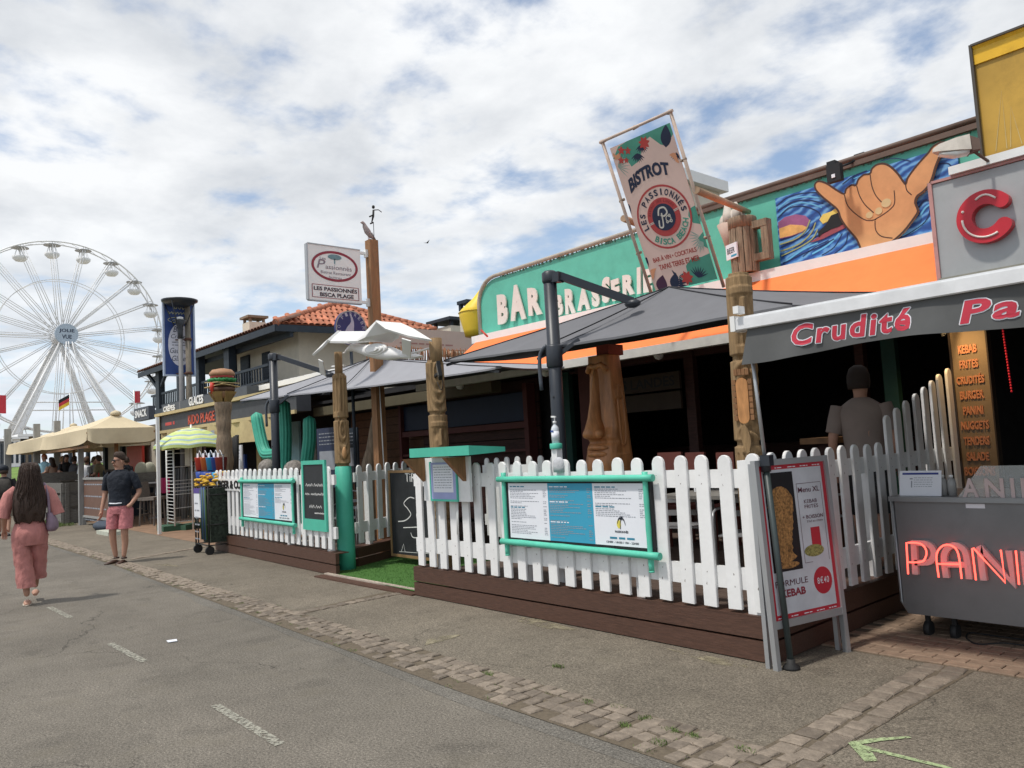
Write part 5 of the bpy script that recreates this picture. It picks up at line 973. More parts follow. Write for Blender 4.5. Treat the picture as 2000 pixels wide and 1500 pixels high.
# ================================================================ burger totem
def totem():
    Y=6.0; p=OY(438,905,Y); x=p.x; t=thing('burger_totem','carved trunk topped with a giant painted burger behind the left fence','totem',(x,Y,0))
    z=lambda py: OY(438,py,Y).z
    g=G(); rings=[]; z1=z(790)
    for k in range(60):
        q=k/59; zz=q*(z1+.05); r=.15*(1+.10*math.sin(zz*5)+.05*math.sin(zz*17)); rings.append([V(x+math.cos(a)*(r+.015*noise.noise((math.cos(a)*3,math.sin(a)*3,zz*3))),Y+math.sin(a)*(r+.015*math.cos(a*5)),zz) for a in [2*math.pi*i/24 for i in range(24)]])
    g.loft(rings); part('trunk',g,wood_old,t)
    for i in range(6):
        a=R(60*i+15); c=V(math.cos(a),math.sin(a),0); s_=V(-math.sin(a),math.cos(a),0); b=V(x,Y,0); zl=z(795); zh=z(768); w=.10
        g=G(); f=[b+c*.10+V(0,0,zl-.08),b+c*.16+s_*w*.6+V(0,0,zl+.12),b+c*.27+s_*w+V(0,0,zh+.03),b+c*.27-s_*w+V(0,0,zh+.03),b+c*.16-s_*w*.6+V(0,0,zl+.12)]
        g.add(f+[q-c*.05 for q in f],[(0,1,2,3,4),(9,8,7,6,5)]+[(i_,i_+5,(i_+1)%5+5,(i_+1)%5) for i_ in range(5)]); part('carved_leaf',g,mat('mustard_wood',(.30,.20,.07),.7,var=.3,bump=.4) if 'mustard_wood' not in MATS else MATS['mustard_wood'],t)
    zb=z(776); bun=mat('bun',(.36,.19,.10),.6,var=.2,scale=10); bun2=mat('bun_low',(.28,.16,.08),.7,var=.2,scale=10)
    k0=len(t.children)
    g=G(); g.lathe([(.20,zb-.06),(.36,zb+.02),(.40,zb+.13),(.37,zb+.19),(.1,zb+.2)],(x,Y,0),22); part('bottom_bun',g,bun2,t)
    g=G(); g.lathe([(.1,zb+.18),(.39,zb+.19),(.42,zb+.25),(.39,zb+.31),(.1,zb+.32)],(x,Y,0),22); part('patty',g,mat('patty',(.10,.055,.035),.8,var=.3,bump=.5),t)
    ch=mat('cheese',(.60,.46,.22),.6)
    for zz,rot,ti in ((zb+.33,25,.06),(zb+.46,10,-.03)):
        g=G(); h=.50; cs=[V(x,Y,zz)+V(math.cos(R(45+90*k+rot))*h*1.15,math.sin(R(45+90*k+rot))*h*1.15,ti*math.cos(R(45+90*k+rot))-.03*(k==0)) for k in range(4)]; g.loft([cs,[c+V(0,0,.022) for c in cs]],0,True,False); part('cheese_slice',g,ch,t)
    g=G(); g.lathe([(.1,zb+.35),(.36,zb+.36),(.37,zb+.44),(.1,zb+.45)],(x,Y,0),22); part('patty',g,MATS['patty'],t)
    g=G(); g.tube([(x+.12,Y-.36,zb+.44),(x+.13,Y-.40,zb+.3),(x+.12,Y-.39,zb+.12)],[.07,.06,.03],8,fl=1.3); part('ketchup',g,red_pl,t)
    g=G(); n=48; g.loft([[V(x+math.cos(2*math.pi*i/n)*(r+.03*math.sin(i*1.7+k)),Y+math.sin(2*math.pi*i/n)*(r+.03*math.sin(i*1.7+k)),zz+.022*math.sin(i*2.3+k)) for i in range(n)] for k,(r,zz) in enumerate(((.30,zb+.48),(.44,zb+.51),(.45,zb+.57),(.30,zb+.60)))]); part('lettuce',g,mat('lettuce',(.03,.25,.08),.6,var=.3),t)
    g=G(); g.lathe([(.1,zb+.59),(.38,zb+.60),(.39,zb+.66),(.1,zb+.67)],(x,Y,0),22); part('tomato',g,mat('tomato',(.42,.05,.045),.5),t)
    g=G(); g.lathe([(.36,zb+.66),(.42,zb+.70),(.41,zb+.77),(.32,zb+.86),(.12,zb+.90),(.02,zb+.905)],(x,Y,0),24); part('top_bun',g,bun,t)
    for ch_ in list(t.children):
        if ch_.name.split('.')[0] in ('trunk','carved_leaf'): continue
        for v_ in ch_.data.vertices: v_.co.x*=.60; v_.co.y*=.60; v_.co.z=zb+(v_.co.z-zb)*.66
totem()
# ================================================================ cacti
def cactus_col(g,pts,r,ribs=11):
    P=[Vector(p) for p in smooth([tuple(p) for p in pts],5)]; n=ribs*4; m_=len(P); rings=[]; pa=None
    L_=[0]
    for i in range(1,m_): L_.append(L_[-1]+(P[i]-P[i-1]).length)
    for i,p in enumerate(P):
        d=(P[min(i+1,m_-1)]-P[max(i-1,0)]).normalized(); up=V(0,1,0) if abs(d.y)<.9 else V(1,0,0)
        a=d.cross(up).normalized() if pa is None else (pa-pa.dot(d)*d).normalized(); pa=a; b=d.cross(a); q=(L_[-1]-L_[i])/r; k=math.sqrt(max(0,1-max(0,1-q)**2)) if q<1 else 1; q0=L_[i]/r; k*=math.sqrt(max(.1,1-max(0,1-q0)**2)) if q0<1 else 1
        rings.append([p+(a*math.cos(t)+b*math.sin(t))*r*max(k,.05)*(1+.20*abs(math.cos(t*ribs/2))-.10) for t in [2*math.pi*j/n for j in range(n)]])
    g.loft(rings,0,True,True)
Yc=6.2
def cz(px,py,Y=Yc): return OY(px,py,Y)
c1=thing('cactus_sculpture','big aqua-green cactus sculpture with a raised left arm behind the grey umbrella pole','cactus',(cz(553,910).x,Yc,.2))
g=G(); a=cz(560,784); b=cz(556,915); cactus_col(g,[V(b.x-.02,Yc,.2),V(b.x,Yc,1.2),V((a.x+b.x)/2,Yc,2.0),V(a.x-.12,Yc,2.62)],.102); part('stem',g,cactus,c1)
g=G(); a=cz(500,805);m_=cz(508,850);k_=cz(515,885); e=cz(548,886); cactus_col(g,[V(e.x,Yc,e.z),V(k_.x+.25,Yc,k_.z-.04),V(k_.x+.05,Yc,k_.z+.03),V(m_.x,Yc,m_.z),V(a.x,Yc,a.z)],.105); part('arm',g,cactus,c1)
c2=thing('cactus_sculpture','single-column aqua-green cactus sculpture behind the slim chalkboard','cactus',(cz(600,905).x,Yc,.2)); g=G(); a=cz(604,812);b=cz(598,905); cactus_col(g,[V(b.x-.02,Yc,.2),V(b.x,Yc,1.3),V(a.x-.02,Yc,(a.z+b.z)/2),V(a.x,Yc,a.z)],.102); part('stem',g,cactus,c2)
for px,py,r,lab in ((522,907,.16,'spotted grey cushion-like rock at the foot of the big cactus'),(575,912,.18,'rounded grey rock between the two cactus sculptures')):
    p=OY(px,py,6.0); g=G(); g.ell((p.x,6.0,p.z-.06),r*1.3,r,r,14,9); o=solo('rock',g,mat('spotted_rock%d'%px,(.22,.20,.18),.9,var=.6,scale=18),lab,'rock')
# dark stuff in the room behind the left fence
for (x0,x1,y0,y1,Y,m_,lab,nm) in ((618,660,838,912,7.4,leaf_n,'dark blue poster stand with white print behind the slim chalkboard','poster stand'),(662,700,838,905,7.9,navy,'second dark blue poster panel behind the carved pole','poster stand'),(460,473,870,925,6.8,paper,'pale green and white poster standing behind the burger totem','poster')):
    p=OY(x0,y0,Y);q=OY(x1,y1,Y); t=thing('poster_stand',lab,nm,(p.x,Y,.2)); g=G(); g.box(p.x,q.x,Y,Y+.03,q.z-.4,p.z); part('panel',g,m_,t); g=G(); 
    for k in range(4): scrib(g,FY(Y),p.x+.1,q.x-.1,p.z-.12-k*.07,.03,.003,seed=k+x0)
    if nm=='poster stand': g.box(p.x+.1,q.x-.1,Y-.004,Y-.001,q.z-.05,q.z+.32)
    part('print',g,ink_soft,t); g=G(); g.box(p.x,p.x+.04,Y,Y+.05,0,q.z-.4); g.box(q.x-.04,q.x,Y,Y+.05,0,q.z-.4); part('leg',g,black,t)
p=OY(455,850,6.6); g=G()
for k in range(6): g.tube([(p.x-.25+k*.09,6.6,1.35),(p.x-.15+k*.10,6.55,2.0+.02*k)],[.03,.045],6)
solo('folded_parasols',g,rubber,'bundle of dark folded parasols behind the burger totem','parasols')
# ================================================================ bistrot banner in a cane frame
BU=V(1,0,0); pb_=V(-5.62,7.18,3.24); pt_=V(-5.62,6.50,4.90); FBn=Fr(pb_,(1,0,0),(pt_-pb_)); HB=(pt_-pb_).length; WB=.96
bn=thing('bistro_banner','blush pink printed banner in a tilted cane frame leaning over the charcoal umbrella','banner',FBn(0,0))
a,b=FBn.hit(1190,300); X0,Y0=FBn.hit(1275,572); X1,Y1=FBn.hit(1408,550); X2,Y2=FBn.hit(1197,298); X3,Y3=FBn.hit(1306,240)
xL=(FBn.hit(1197,300)[0]); xR=FBn.hit(1306,240)[0]; yT=FBn.hit(1197,300)[1]; 
xL,xR,yB,yT=.055,.885,-.02,HB-.10
g=G(); g.grid(lambda u,v:FBn(xL+(xR-xL)*u,yB+(yT-yB)*v,0),2,4); g.grid(lambda u,v:FBn(xR-(xR-xL)*u,yB+(yT-yB)*v,-.004),2,4); sheet=part('sheet',g,pinkish,bn)
def lean(px,py): return FBn.hit(px,py)
g=G()
for x in (0.0,.945): g.tube([FBn(x,-.12,.02),FBn(x+.0,HB*.5,.025),FBn(x,HB+.02,.02)],.019,8); part('pole',g,bamboo,bn); g=G()
for y in (HB-.0,): g.tube([FBn(-.03,y,.03),FBn(.98,y,.03)],.017,8); part('pole',g,bamboo,bn)
g=G()
for x,y in ((0,HB*.27),(0,HB*.62),(.945,HB*.25),(.945,HB*.72),(.47,HB),(0,HB),(.945,HB)): g.tube([FBn(x-.03,y-.01,.02),FBn(x+.035 if x<.5 else x-.06,y,.0)],.016,6); g.ell(FBn(x,y,.02),.024,.024,.022,8,5)
part('binding',g,mat('twine',(.34,.26,.20),.9),bn)
g=G(); P=FBn.hit(1362,370); P=FBn(.97,P[1],.03); Q=OY(1462,414,8.95); g.tube([P,P.lerp(Q,.5),Q],[.040,.038,.036],10); P2=FBn.hit(1222,425); g.tube([FBn(-.05,P2[1],.02),V(-6.2,8.95,4.15)],.04,10); part('beam',g,mat('tan_beam',(.42,.28,.18),.7,var=.2),bn)
C=[];cxn,cyn=(xL+xR)/2+.0,yB+(yT-yB)*.47; rO=.355; K=1.0
g=G(); ringpoly(g,FBn,cxn,cyn,rO,rO,.022,0,.004,n=56); g.prism(disc(FBn,cxn,cyn,.215,.215,40),FBn,.001,.0040); part('red_ring',g,mat('ring_red',(.50,.07,.07),.6),sheet)
g=G(); g.prism(disc(FBn,cxn,cyn,.150,.150,36),FBn,.0036,.006); text_ring=[]
def arc(g,s,r,th0,th1,h,w,c=.005,bold=.03,inv=False):
    n=len(s)
    for i,ch in enumerate(s):
        if ch==' ': continue
        th=R(th0+(th1-th0)*i/(n-1)); up=(math.cos(th),math.sin(th)) 
        if inv: up=(-up[0],-up[1])
        uu=FBn.u*up[1]-FBn.v*up[0]; vv=FBn.u*up[0]+FBn.v*up[1]; F2=Fr(FBn(cxn+math.cos(th)*r,cyn+math.sin(th)*r,c),uu,vv); ww=w*(.35 if ch in 'I' else 1); text(g,ch,F2,-ww/2,-h/2,ww/2,h/2*(1.25 if ch=='É' else 1),0,bold=bold)
arc(g,'LES PASSIONNÉS',.277,193,5,.072,.048)
text(g,'BISTROT',FBn,xL+.09,yB+(yT-yB)*.715,xR-.16,yB+(yT-yB)*.80,.004,bold=.045,shear=.15,fn=lambda a,b:(a,b-.9*(a-cxn)**2*1.0+.03))
part('dark_print',g,leaf_n,sheet)
g=G(); arc(g,'BISCA BEACH',.275,232,338,.070,.052,inv=True); part('green_print',g,leaf_g,sheet)
g=G(); text(g,'BAR À VIN • COCKTAILS',FBn,xL+.10,yB+.345,xR-.14,yB+.41,.004,bold=.02); text(g,'TAPAS TERRE ET MER',FBn,xL+.15,yB+.245,xR-.13,yB+.305,.004,bold=.02); part('red_print',g,mat('text_red',(.42,.06,.05),.6),sheet)
g=G(); stroke(g,smooth([(cxn-.07,cyn-.02),(cxn-.085,cyn-.09),(cxn-.05,cyn-.105),(cxn-.03,cyn-.07),(cxn-.012,cyn+.05)],4),.018,FBn,.007); stroke(g,smooth([(cxn-.06,cyn+.03),(cxn-.03,cyn+.10),(cxn+.04,cyn+.10),(cxn+.06,cyn+.04),(cxn+.01,cyn+.01),(cxn-.03,cyn+.03)],4),.020,FBn,.0072)
for dx,dy,rr in ((.055,-.03,.038),(.08,-.06,.02),(.03,-.06,.018),(.075,-.0,.018)): ringpoly(g,FBn,cxn+dx,cyn+dy,rr,rr,.010,0,.0073,n=14)
for th in (188,10): 
    t_=R(th); g.quad(*[FBn(cxn+math.cos(t_)*r-math.sin(t_)*w,cyn+math.sin(t_)*r+math.cos(t_)*w,.0045) for r,w in ((.15,-.004),(.215,-.004),(.215,.004),(.15,.004))]); g.quad(*[FBn(cxn+math.cos(t_)*r-math.sin(t_)*w,cyn+math.sin(t_)*r+math.cos(t_)*w,.0045) for r,w in ((.15,.010),(.215,.010),(.215,.018),(.15,.018))])
part('hook_emblem',g,mat('bone_print',(.66,.62,.55),.6),sheet)
g=G(); arc(g,'BISTROT DES LANDES',.183,160,30,.030,.020,c=.0045,bold=.01); part('small_print',g,mat('print_rose',(.25,.03,.035),.6),sheet)
# foliage print in the corners
def leafpoly(cx,cy,ang,l,w,n=8): 
    o=[]; 
    for k in range(n+1): t=k/n; o.append((t*l,math.sin(math.pi*t**.8)*w/2))
    for k in range(n,-1,-1): t=k/n; o.append((t*l,-math.sin(math.pi*t**.8)*w/2))
    ca,sa=math.cos(R(ang)),math.sin(R(ang)); return [(cx+x*ca-y*sa,cy+x*sa+y*ca) for x,y in o[:-1]]
def clampx(pts): return [(min(max(a,xL+.002),xR-.002),min(max(b,yB+.002),yT-.002)) for a,b in pts]
gg_,gn,gpu,gr,gpe,gpg=G(),G(),G(),G(),G(),G(); lv=.0004
def addl(g,*a):
    global lv; lv+=.00002; pts=clampx(leafpoly(*a)); g.add([FBn(x,y,lv) for x,y in pts],[tuple(range(len(pts)))])
W_,H_=xR-xL,yT-yB
for pts in ([(0,.93),(.14,.99),(.3,1),(1,1),(1,.93),(.86,.88),(.78,.90),(.66,.97),(.5,.95),(.42,.86),(.25,.84),(.2,.90)],[(.55,.0),(1,.0),(1,.17),(.86,.16),(.72,.17),(.60,.13),(.58,.05)],[(1,.36),(.9,.38),(.86,.43),(.9,.47),(1,.48)],[(1,.2),(.93,.23),(.90,.28),(1,.31)]):
    lv+=.00002; gg_.prism([(xL+a*W_,yB+b*H_) for a,b in pts],FBn,.0001,.0003+(lv-.0004)*.3)
for (x,y,n_,l) in ((.50,.945,9,.10),(.97,.82,6,.09),(.40,.905,8,.11),(.02,.62,5,.12),(.03,.25,5,.12)):
    for k in range(n_): addl(gn,xL+x*W_,yB+y*H_,200+k*16,l,.018)
for k in range(11): addl(gn,xL+.36*W_+k*.006,yB+.01+k*.010,60+k*6 if k%2 else -20+k*4,.13,.03)
addl(gn,xL+.30*W_,yB+.0,62,.20,.12)
addl(gpu,xL+.08*W_,yB-.0,62,.21,.15); addl(gn,xR-.13,yT-.22,70,.24,.13)
for k in range(8): addl(gpg,xR-.06,yB+.50-k*.01,140+k*15,.13,.012); addl(gpg,xL+.03,yT-.22,-60+k*16,.17,.010); addl(gpg,xR-.03,yB+.42,150+k*14,.10,.010); addl(gpg,xL+.55*W_,yB+.03,60+k*11,.15,.012)
for k in range(8): addl(gn,xR-.22,yB+.06,10+k*16,.14,.016)
def flower(x,y,r,n=7):
    for k in range(n): addl(gr,x,y,k*360/n,r,r*.55)
flower(xL+.55*W_,yT-.09,.075);flower(xL+.56*W_,yB+.09,.085); flower(xL+.17*W_,yT-.07,.05,5);flower(xL+.27*W_,yT-.10,.045,5);flower(xL+.12*W_,yT-.17,.045,5);flower(xL+.2*W_,yT-.19,.035,5)
for k in range(6): addl(gpe,xL+.02,yT-.06-.015*k,-70+k*20,.10,.03); addl(gpe,xR-.03,yT-.42+.02*k,120+k*10,.09,.03); addl(gpe,xL+.01,yB+.16+.02*k,60-k*10,.10,.03)
for g_,m_,nm in ((gg_,leaf_g,'green_foliage_print'),(gpg,mat('print_sage',(.34,.44,.38),.6),'sage_foliage_print'),(gpe,peach,'peach_print'),(gn,leaf_n,'navy_leaf_print'),(gpu,leaf_p,'plum_leaf_print'),(gr,flower_r,'flower_print')): part(nm,g_,m_,sheet)
# ================================================================ wall ornaments: mug, ice cream cone, mural
FM=FY(8.98); p0=FM.hit(1428,428);p1=FM.hit(1478,432);p2=FM.hit(1436,540)
mug=thing('beer_mug_sign','giant wooden beer mug ornament on the aqua wall between banner and mural','ornament',FM(p0[0],p2[1])); mx0=-5.60; cx_=-5.30; zb_,zt_=FM.hit(1450,538)[1]+.0,FM.hit(1450,425)[1]; r_=.17; yc=8.72
zb_=OY(1455,535,yc).z; zt_=OY(1455,425,yc).z; cx_=OY(1453,480,yc).x
for k in range(12):
    a0,a1=R(k*30+1.6),R(k*30+28.4); g=G(); q=[]
    for z,rr in ((zb_,r_*1.0),(zb_+(zt_-zb_)*.5,r_*1.04),(zt_-.13,r_*1.0)):
        q.append([V(cx_+math.cos(a)*(rr-d),yc+math.sin(a)*(rr-d),z) for a,d in ((a0,0),((a0+a1)/2,-.006),(a1,0),(a1,.04),(a0,.04))])
    g.loft(q,0,True,False); part('stave',g,wood_old,mug)
g=G(); g.lathe([(r_+.008,zt_-.14),(r_+.010,zt_-.01),(r_+.004,zt_),(r_-.02,zt_),(r_-.02,zt_-.1)],(cx_,yc,0),24); part('rim',g,wood_old,mug); g=G(); g.lathe([(r_-.04,zb_+.01),(r_-.035,zt_-.03),(.01,zt_-.03)],(cx_,yc,0),16); part('inner',g,rubber,mug)
g=G(); hx_=cx_+r_; hz0,hz1=zb_+.12,zt_-.09
g.box(hx_-.02,hx_+.20,yc-.06,yc+.06,hz1-.09,hz1); g.box(hx_+.11,hx_+.20,yc-.055,yc+.055,hz0+.09,hz1-.09); g.box(hx_-.02,hx_+.20,yc-.06,yc+.06,hz0,hz0+.09); part('handle',g,wood_old,mug)
g=G(); FL_=Fr(V(cx_,yc,0)+V(-.35,-.94,0)*(r_+.022),(.94,-.35,0),(0,0,1)); zc_=zb_+.28; g.fbox(FL_,-.12,.10,zc_-.09,zc_+.10,-.02,.0); pl=part('label_plate',g,paper,mug); g=G(); text(g,'BEER',FL_,-.09,zc_-.02,.06,zc_+.05,.003,bold=.01); part('lettering',g,ink,pl); g=G(); g.fbox(FL_,-.02,.09,zc_-.07,zc_-.045,.0,.002); part('blue_bar',g,paper_blue,pl)
cone=thing('ice_cream_ornament','pale plaster ice cream cone ornament on the aqua wall left of the wooden mug','ornament',(-5.75,8.85,3.5)); yk=8.75; tpz=OY(1425,400,yk); btz=OY(1420,508,yk); midz=OY(1418,440,yk)
plast=mat('plaster_pink',(.52,.38,.31),.7,var=.15,grime=.2); plast2=mat('plaster_cream',(.58,.52,.45),.7,var=.15,grime=.2)
g=G(); g.tube([V(btz.x+.04,yk,btz.z),V(midz.x+.04,yk,midz.z-.2),V(midz.x+.04,yk,midz.z)],[.012,.09,.15],12); part('cone',g,plast,cone)
g=G(); g.ell(((tpz.x+.06)-.10,yk,midz.z+.03),.12,.10,.13,12,8); g.ell(((tpz.x+.06)+.03,yk,midz.z+.05),.12,.10,.14,12,8); g.tube([V((tpz.x+.06)-.05,yk-.05,midz.z),V((tpz.x+.06)-.07,yk-.04,midz.z+.13),V((tpz.x+.06)-.10,yk-.02,tpz.z+.02)],[.09,.07,.02],10); g.tube([V((tpz.x+.06)+.07,yk-.05,midz.z+.02),V((tpz.x+.06)+.06,yk-.04,midz.z+.12),V((tpz.x+.06)+.04,yk-.02,tpz.z-.0)],[.07,.06,.02],10); part('scoop',g,plast2,cone)
MU=thing('surf_mural','painted relief mural of a surfer hand sign over blue waves on the aqua wall','mural',(-4,8.95,3.6)); FMu=FY(8.96)
def mz(zx,zy): return FMu.hit(1480+zx/3.75,200+zy/3.75)
A=FMu.hit(1514,388);B=FMu.hit(1868,284);C_=FMu.hit(1520,527)
mm=bpy.data.materials.new('wave_paint'); mm.use_nodes=True; nt=mm.node_tree; N=nt.nodes; L=nt.links; b=N['Principled BSDF']; b.inputs['Roughness'].default_value=.5
geo=N.new('ShaderNodeNewGeometry'); mp=N.new('ShaderNodeMapping'); mp.inputs['Scale'].default_value=(1.0,1,2.0); mp.inputs['Rotation'].default_value=(0,.55,0); L.new(geo.outputs['Position'],mp.inputs[0]); wv=N.new('ShaderNodeTexWave'); wv.inputs['Scale'].default_value=2.0; wv.inputs['Distortion'].default_value=9; wv.inputs['Detail'].default_value=3; wv.inputs['Detail Scale'].default_value=1.2; wv.bands_direction='Z'; L.new(mp.outputs[0],wv.inputs[0]); cr=N.new('ShaderNodeValToRGB'); L.new(wv.outputs[0],cr.inputs[0]); e=cr.color_ramp.elements; e[0].color=(.015,.06,.24,1); e[1].color=(.16,.38,.66,1); q=cr.color_ramp.elements.new(.5); q.color=(.035,.15,.46,1); L.new(cr.outputs[0],b.inputs['Base Color'])
g=G(); g.fbox(FMu,A[0],B[0],C_[1]-.05,A[1],-.03,.0); part('panel',g,mm,MU)
def spl(pts,k=4): return smooth([mz(*p) for p in pts],k)
g=G(); hand=[(770,1085),(740,1010),(690,950),(650,900),(620,850),(598,790),(540,740),(480,690),(440,645),(432,605),(462,582),(520,600),(580,640),(645,675),(660,640),(700,610),(733,612),(750,570),(790,535),(835,528),(850,490),(890,460),(940,455),(990,480),(1040,530),(1075,580),(1097,603),(1110,560),(1160,490),(1220,420),(1262,375),(1290,335),(1330,308),(1378,300),(1388,330),(1345,400),(1312,480),(1292,550),(1265,610),(1220,660),(1178,692),(1165,740),(1185,800),(1150,860),(1080,950),(1000,1020),(960,1035)]
hp=[mz(*p) for p in hand]; hp2=smooth(hp,3); g.prism(hp2,FMu,0,.045); part('hand_relief',g,mat('hand_tan',(.62,.30,.13),.6,var=.12,scale=5),MU)
g=G(); stroke(g,hp2[:],.022,FMu,.0465)
for pts in ([(648,680),(672,760),(735,825),(810,868),(880,862)],[(738,618),(760,690),(800,755),(862,812)],[(836,535),(850,620),(880,690),(930,745)],[(1012,650),(1015,740),(985,785),(925,830),(870,862)],[(1095,605),(1105,650),(1140,683)],[(872,872),(878,940),(920,985),(1000,998)]): stroke(g,spl(pts),.011,FMu,.047)
part('dark_outline',g,mat('umber_line',(.07,.03,.02),.6),MU)
g=G()
for (x,y,rx,ry) in ((832,830,28,26),(900,800,28,28),(955,742,38,34)): c=mz(x,y); g.prism(disc(FMu,c[0],c[1],rx/3.75/185*1.0*1.0,ry/3.75/185,16),FMu,.045,.052)
part('finger_nail',g,mat('nail_sand',(.62,.46,.24),.6),MU)
g=G(); rn=random.Random(6)
for pts,w in (([(140,760),(210,700),(330,665),(450,660)],.012),([(145,800),(240,735),(360,715),(480,740)],.014),([(150,845),(230,775),(330,760),(440,800),(470,860)],.014),([(165,1010),(260,980),(340,930),(370,870)],.010),([(170,1060),(280,1010),(370,950),(420,880)],.012),([(180,1130),(300,1060),(400,1000),(470,960)],.012),([(185,1180),(330,1110),(450,1060),(560,1000)],.014),([(330,1130),(420,1060),(520,1010)],.01),([(470,1120),(560,1060),(620,960)],.012),([(560,1110),(640,1040),(660,960)],.012),([(1000,1010),(1110,960),(1230,870),(1270,760)],.014),([(1180,770),(1220,720),(1270,720)],.022),([(1330,450),(1400,450),(1440,510)],.012),([(620,600),(700,540),(800,500)],.010),([(900,430),(1000,410),(1120,430)],.01)): stroke(g,spl(pts),w,FMu,.004)
part('dark_wave_line',g,mat('navy_line',(.015,.03,.11),.6),MU)
g=G()
for pts,w in (([(150,780),(230,715),(350,690),(460,700)],.018),([(155,825),(240,755),(350,735),(470,770)],.016),([(200,1170),(330,1080),(440,1030)],.02),([(400,1110),(520,1040),(600,960)],.022),([(1190,830),(1230,770),(1275,740)],.02),([(1060,980),(1160,930),(1240,860)],.024),([(700,560),(800,520),(860,480)],.014)): stroke(g,spl(pts),w,FMu,.003)
part('light_wave_line',g,mat('light_wave',(.14,.44,.70),.6),MU)
g=G(); g.prism([mz(*p) for p in ((150,880),(200,840),(280,820),(350,830),(378,860),(370,910),(330,950),(250,980),(165,1000))],FMu,0,.005); part('sunset_print',g,mat('sunset_plum',(.30,.10,.22),.6,var=.3),MU)
g=G(); g.prism([mz(*p) for p in ((158,925),(240,895),(330,900),(365,915),(330,945),(250,975),(162,995))],FMu,.0,.006); part('sunset_print',g,mat('sunset_gold',(.75,.42,.14),.6,var=.3),MU)
g=G(); 
for pts in ([(165,1040),(280,1000),(350,940),(385,860)],[(170,1090),(300,1040),(390,960),(425,880)],[(175,1125),(310,1060),(400,1000),(440,930)]): stroke(g,spl(pts),.016,FMu,.0065)
part('olive_wave_line',g,mat('olive_wave',(.36,.38,.16),.6),MU)
g=G(); g.prism([mz(*p) for p in ((455,860),(480,820),(540,800),(570,780),(605,795),(570,830),(520,870),(480,890))],FMu,.001,.012); part('surfer_hair',g,mat('straw_print',(.75,.58,.14),.6),MU)
g=G(); g.prism([mz(*p) for p in ((445,950),(500,900),(540,830),(590,810),(630,830),(645,880),(600,910),(540,930),(480,960),(450,990))],FMu,.001,.014); part('surfer_print',g,black,MU)
g=G(); g.prism([mz(*p) for p in ((385,1025),(470,970),(560,920),(655,885),(640,920),(560,960),(480,1000),(420,1020))],FMu,.001,.010); part('surfboard_print',g,mat('board_rose',(.30,.07,.09),.6),MU)
# floodlight on the roof edge above the mural
p=OY(1632,338,8.7); fl2=thing('floodlight','black floodlight on an arm above the left part of the mural','floodlight',p); g=G(); g.box(p.x-.06,p.x+.10,8.60,8.68,p.z-.12,p.z+.08); part('housing',g,black,fl2); g=G(); g.box(p.x+.0,p.x+.04,8.59,8.60,p.z-.08,p.z-.04); part('sticker',g,paper,fl2); q=OY(1672,314,9.0); g=G(); g.tube([(p.x,8.7,p.z+.05),(q.x,9.0,q.z)],.014,6); g.box(p.x-.06,p.x+.04,8.62,8.72,p.z+.07,p.z+.13); g.ell(q,.06,.06,.05,8,6); g.box(q.x,q.x+.12,8.95,9.05,q.z,q.z+.06); part('arm',g,black,fl2)
# yellow buoy
Yb=9.55; tb=OY(945,556,Yb); wb=OY(905,618,Yb); bb=OY(927,652,Yb); zc_=wb.z; rB=.37; bx_=OY(933,618,Yb).x
by2=thing('yellow_buoy','big yellow conical buoy hanging at the left end of the aqua wall','buoy',(bx_,Yb,zc_)); g=G(); zt_=tb.z; zb_=OY(925,650,Yb).z; lean_=(OY(946,556,Yb).x-bx_)
rings=[]; 
for r,z in ((.05,zb_-.10),(rB*.72,zb_-.09),(rB*.78,zb_+.02),(rB*.98,zc_-.07),(rB,zc_),(rB*.93,zc_+.06),(rB*.45,zc_+(zt_-zc_)*.5),(rB*.14,zt_-.06),(rB*.12,zt_)):
    dx=lean_*max(0,(z-zc_)/(zt_-zc_)); rings.append([V(bx_+dx+math.cos(a)*r,Yb+math.sin(a)*r,z) for a in [2*math.pi*i/26 for i in range(26)]])
g.loft(rings); part('body',g,yellow,by2); g=G(); g.tube([(bx_+math.cos(a)*(rB+.004),Yb+math.sin(a)*(rB+.004),zc_) for a in [2*math.pi*i/26 for i in range(27)]],.010,5); part('seam',g,mat('dark_yellow',(.60,.42,.03),.5),by2)
g=G(); g.tube([(bx_+lean_,Yb,zt_-.01),(bx_+lean_,Yb,zt_+.05)],.02,6); g.tube([(bx_+lean_,Yb,zt_+.03),(bx_+lean_+.3,9.3,zt_-.1)],.008,5); part('rope',g,rubber,by2)
g=G(); q=OY(940,645,8.4); g.tube([q,OY(952,657,8.4)],.018,7); part('red_hook',g,red_pl,by2)
# ================================================================ snack bar on the right
KB=thing('snack_bar_building','snack bar shopfront at the right with grey sign box and dark open kitchen','building',(0,8,0))
g=G(); g.box(-2.80,2.0,8.02,8.9,2.90,3.86); part('sign_box',g,sign_grey,KB); FK=FY(8.0)
g=G(); g.fbox(FK,-2.80,2.0,2.92,3.84,-.02,0); sp=part('sign_panel',g,sign_grey,KB)
g=G(); g.fbox(FK,-2.83,-2.795,2.90,3.86,-.02,.02); g.fbox(FK,-2.8,2.0,3.845,3.87,-.02,.02); part('pink_edge',g,mat('salmon_edge',(.50,.26,.24),.5,grime=.3),KB)
g=G(); g.fbox(FK,-2.8,2.0,2.86,2.915,-.03,.05); part('lower_trim',g,mat('mossy_trim',(.30,.29,.24),.7,grime=.3),KB)
g=G(); g.fbox(FK,-2.62,2.0,3.873,3.95,-.3,.06); part('ledge',g,white_metal,KB); g=G(); g.fbox(FK,-2.95,2.0,3.865,3.955,-.8,-.31); part('ledge_back_board',g,mat('slate_cap',(.05,.055,.06),.6),KB)  # white ledge, with a dark board set behind it
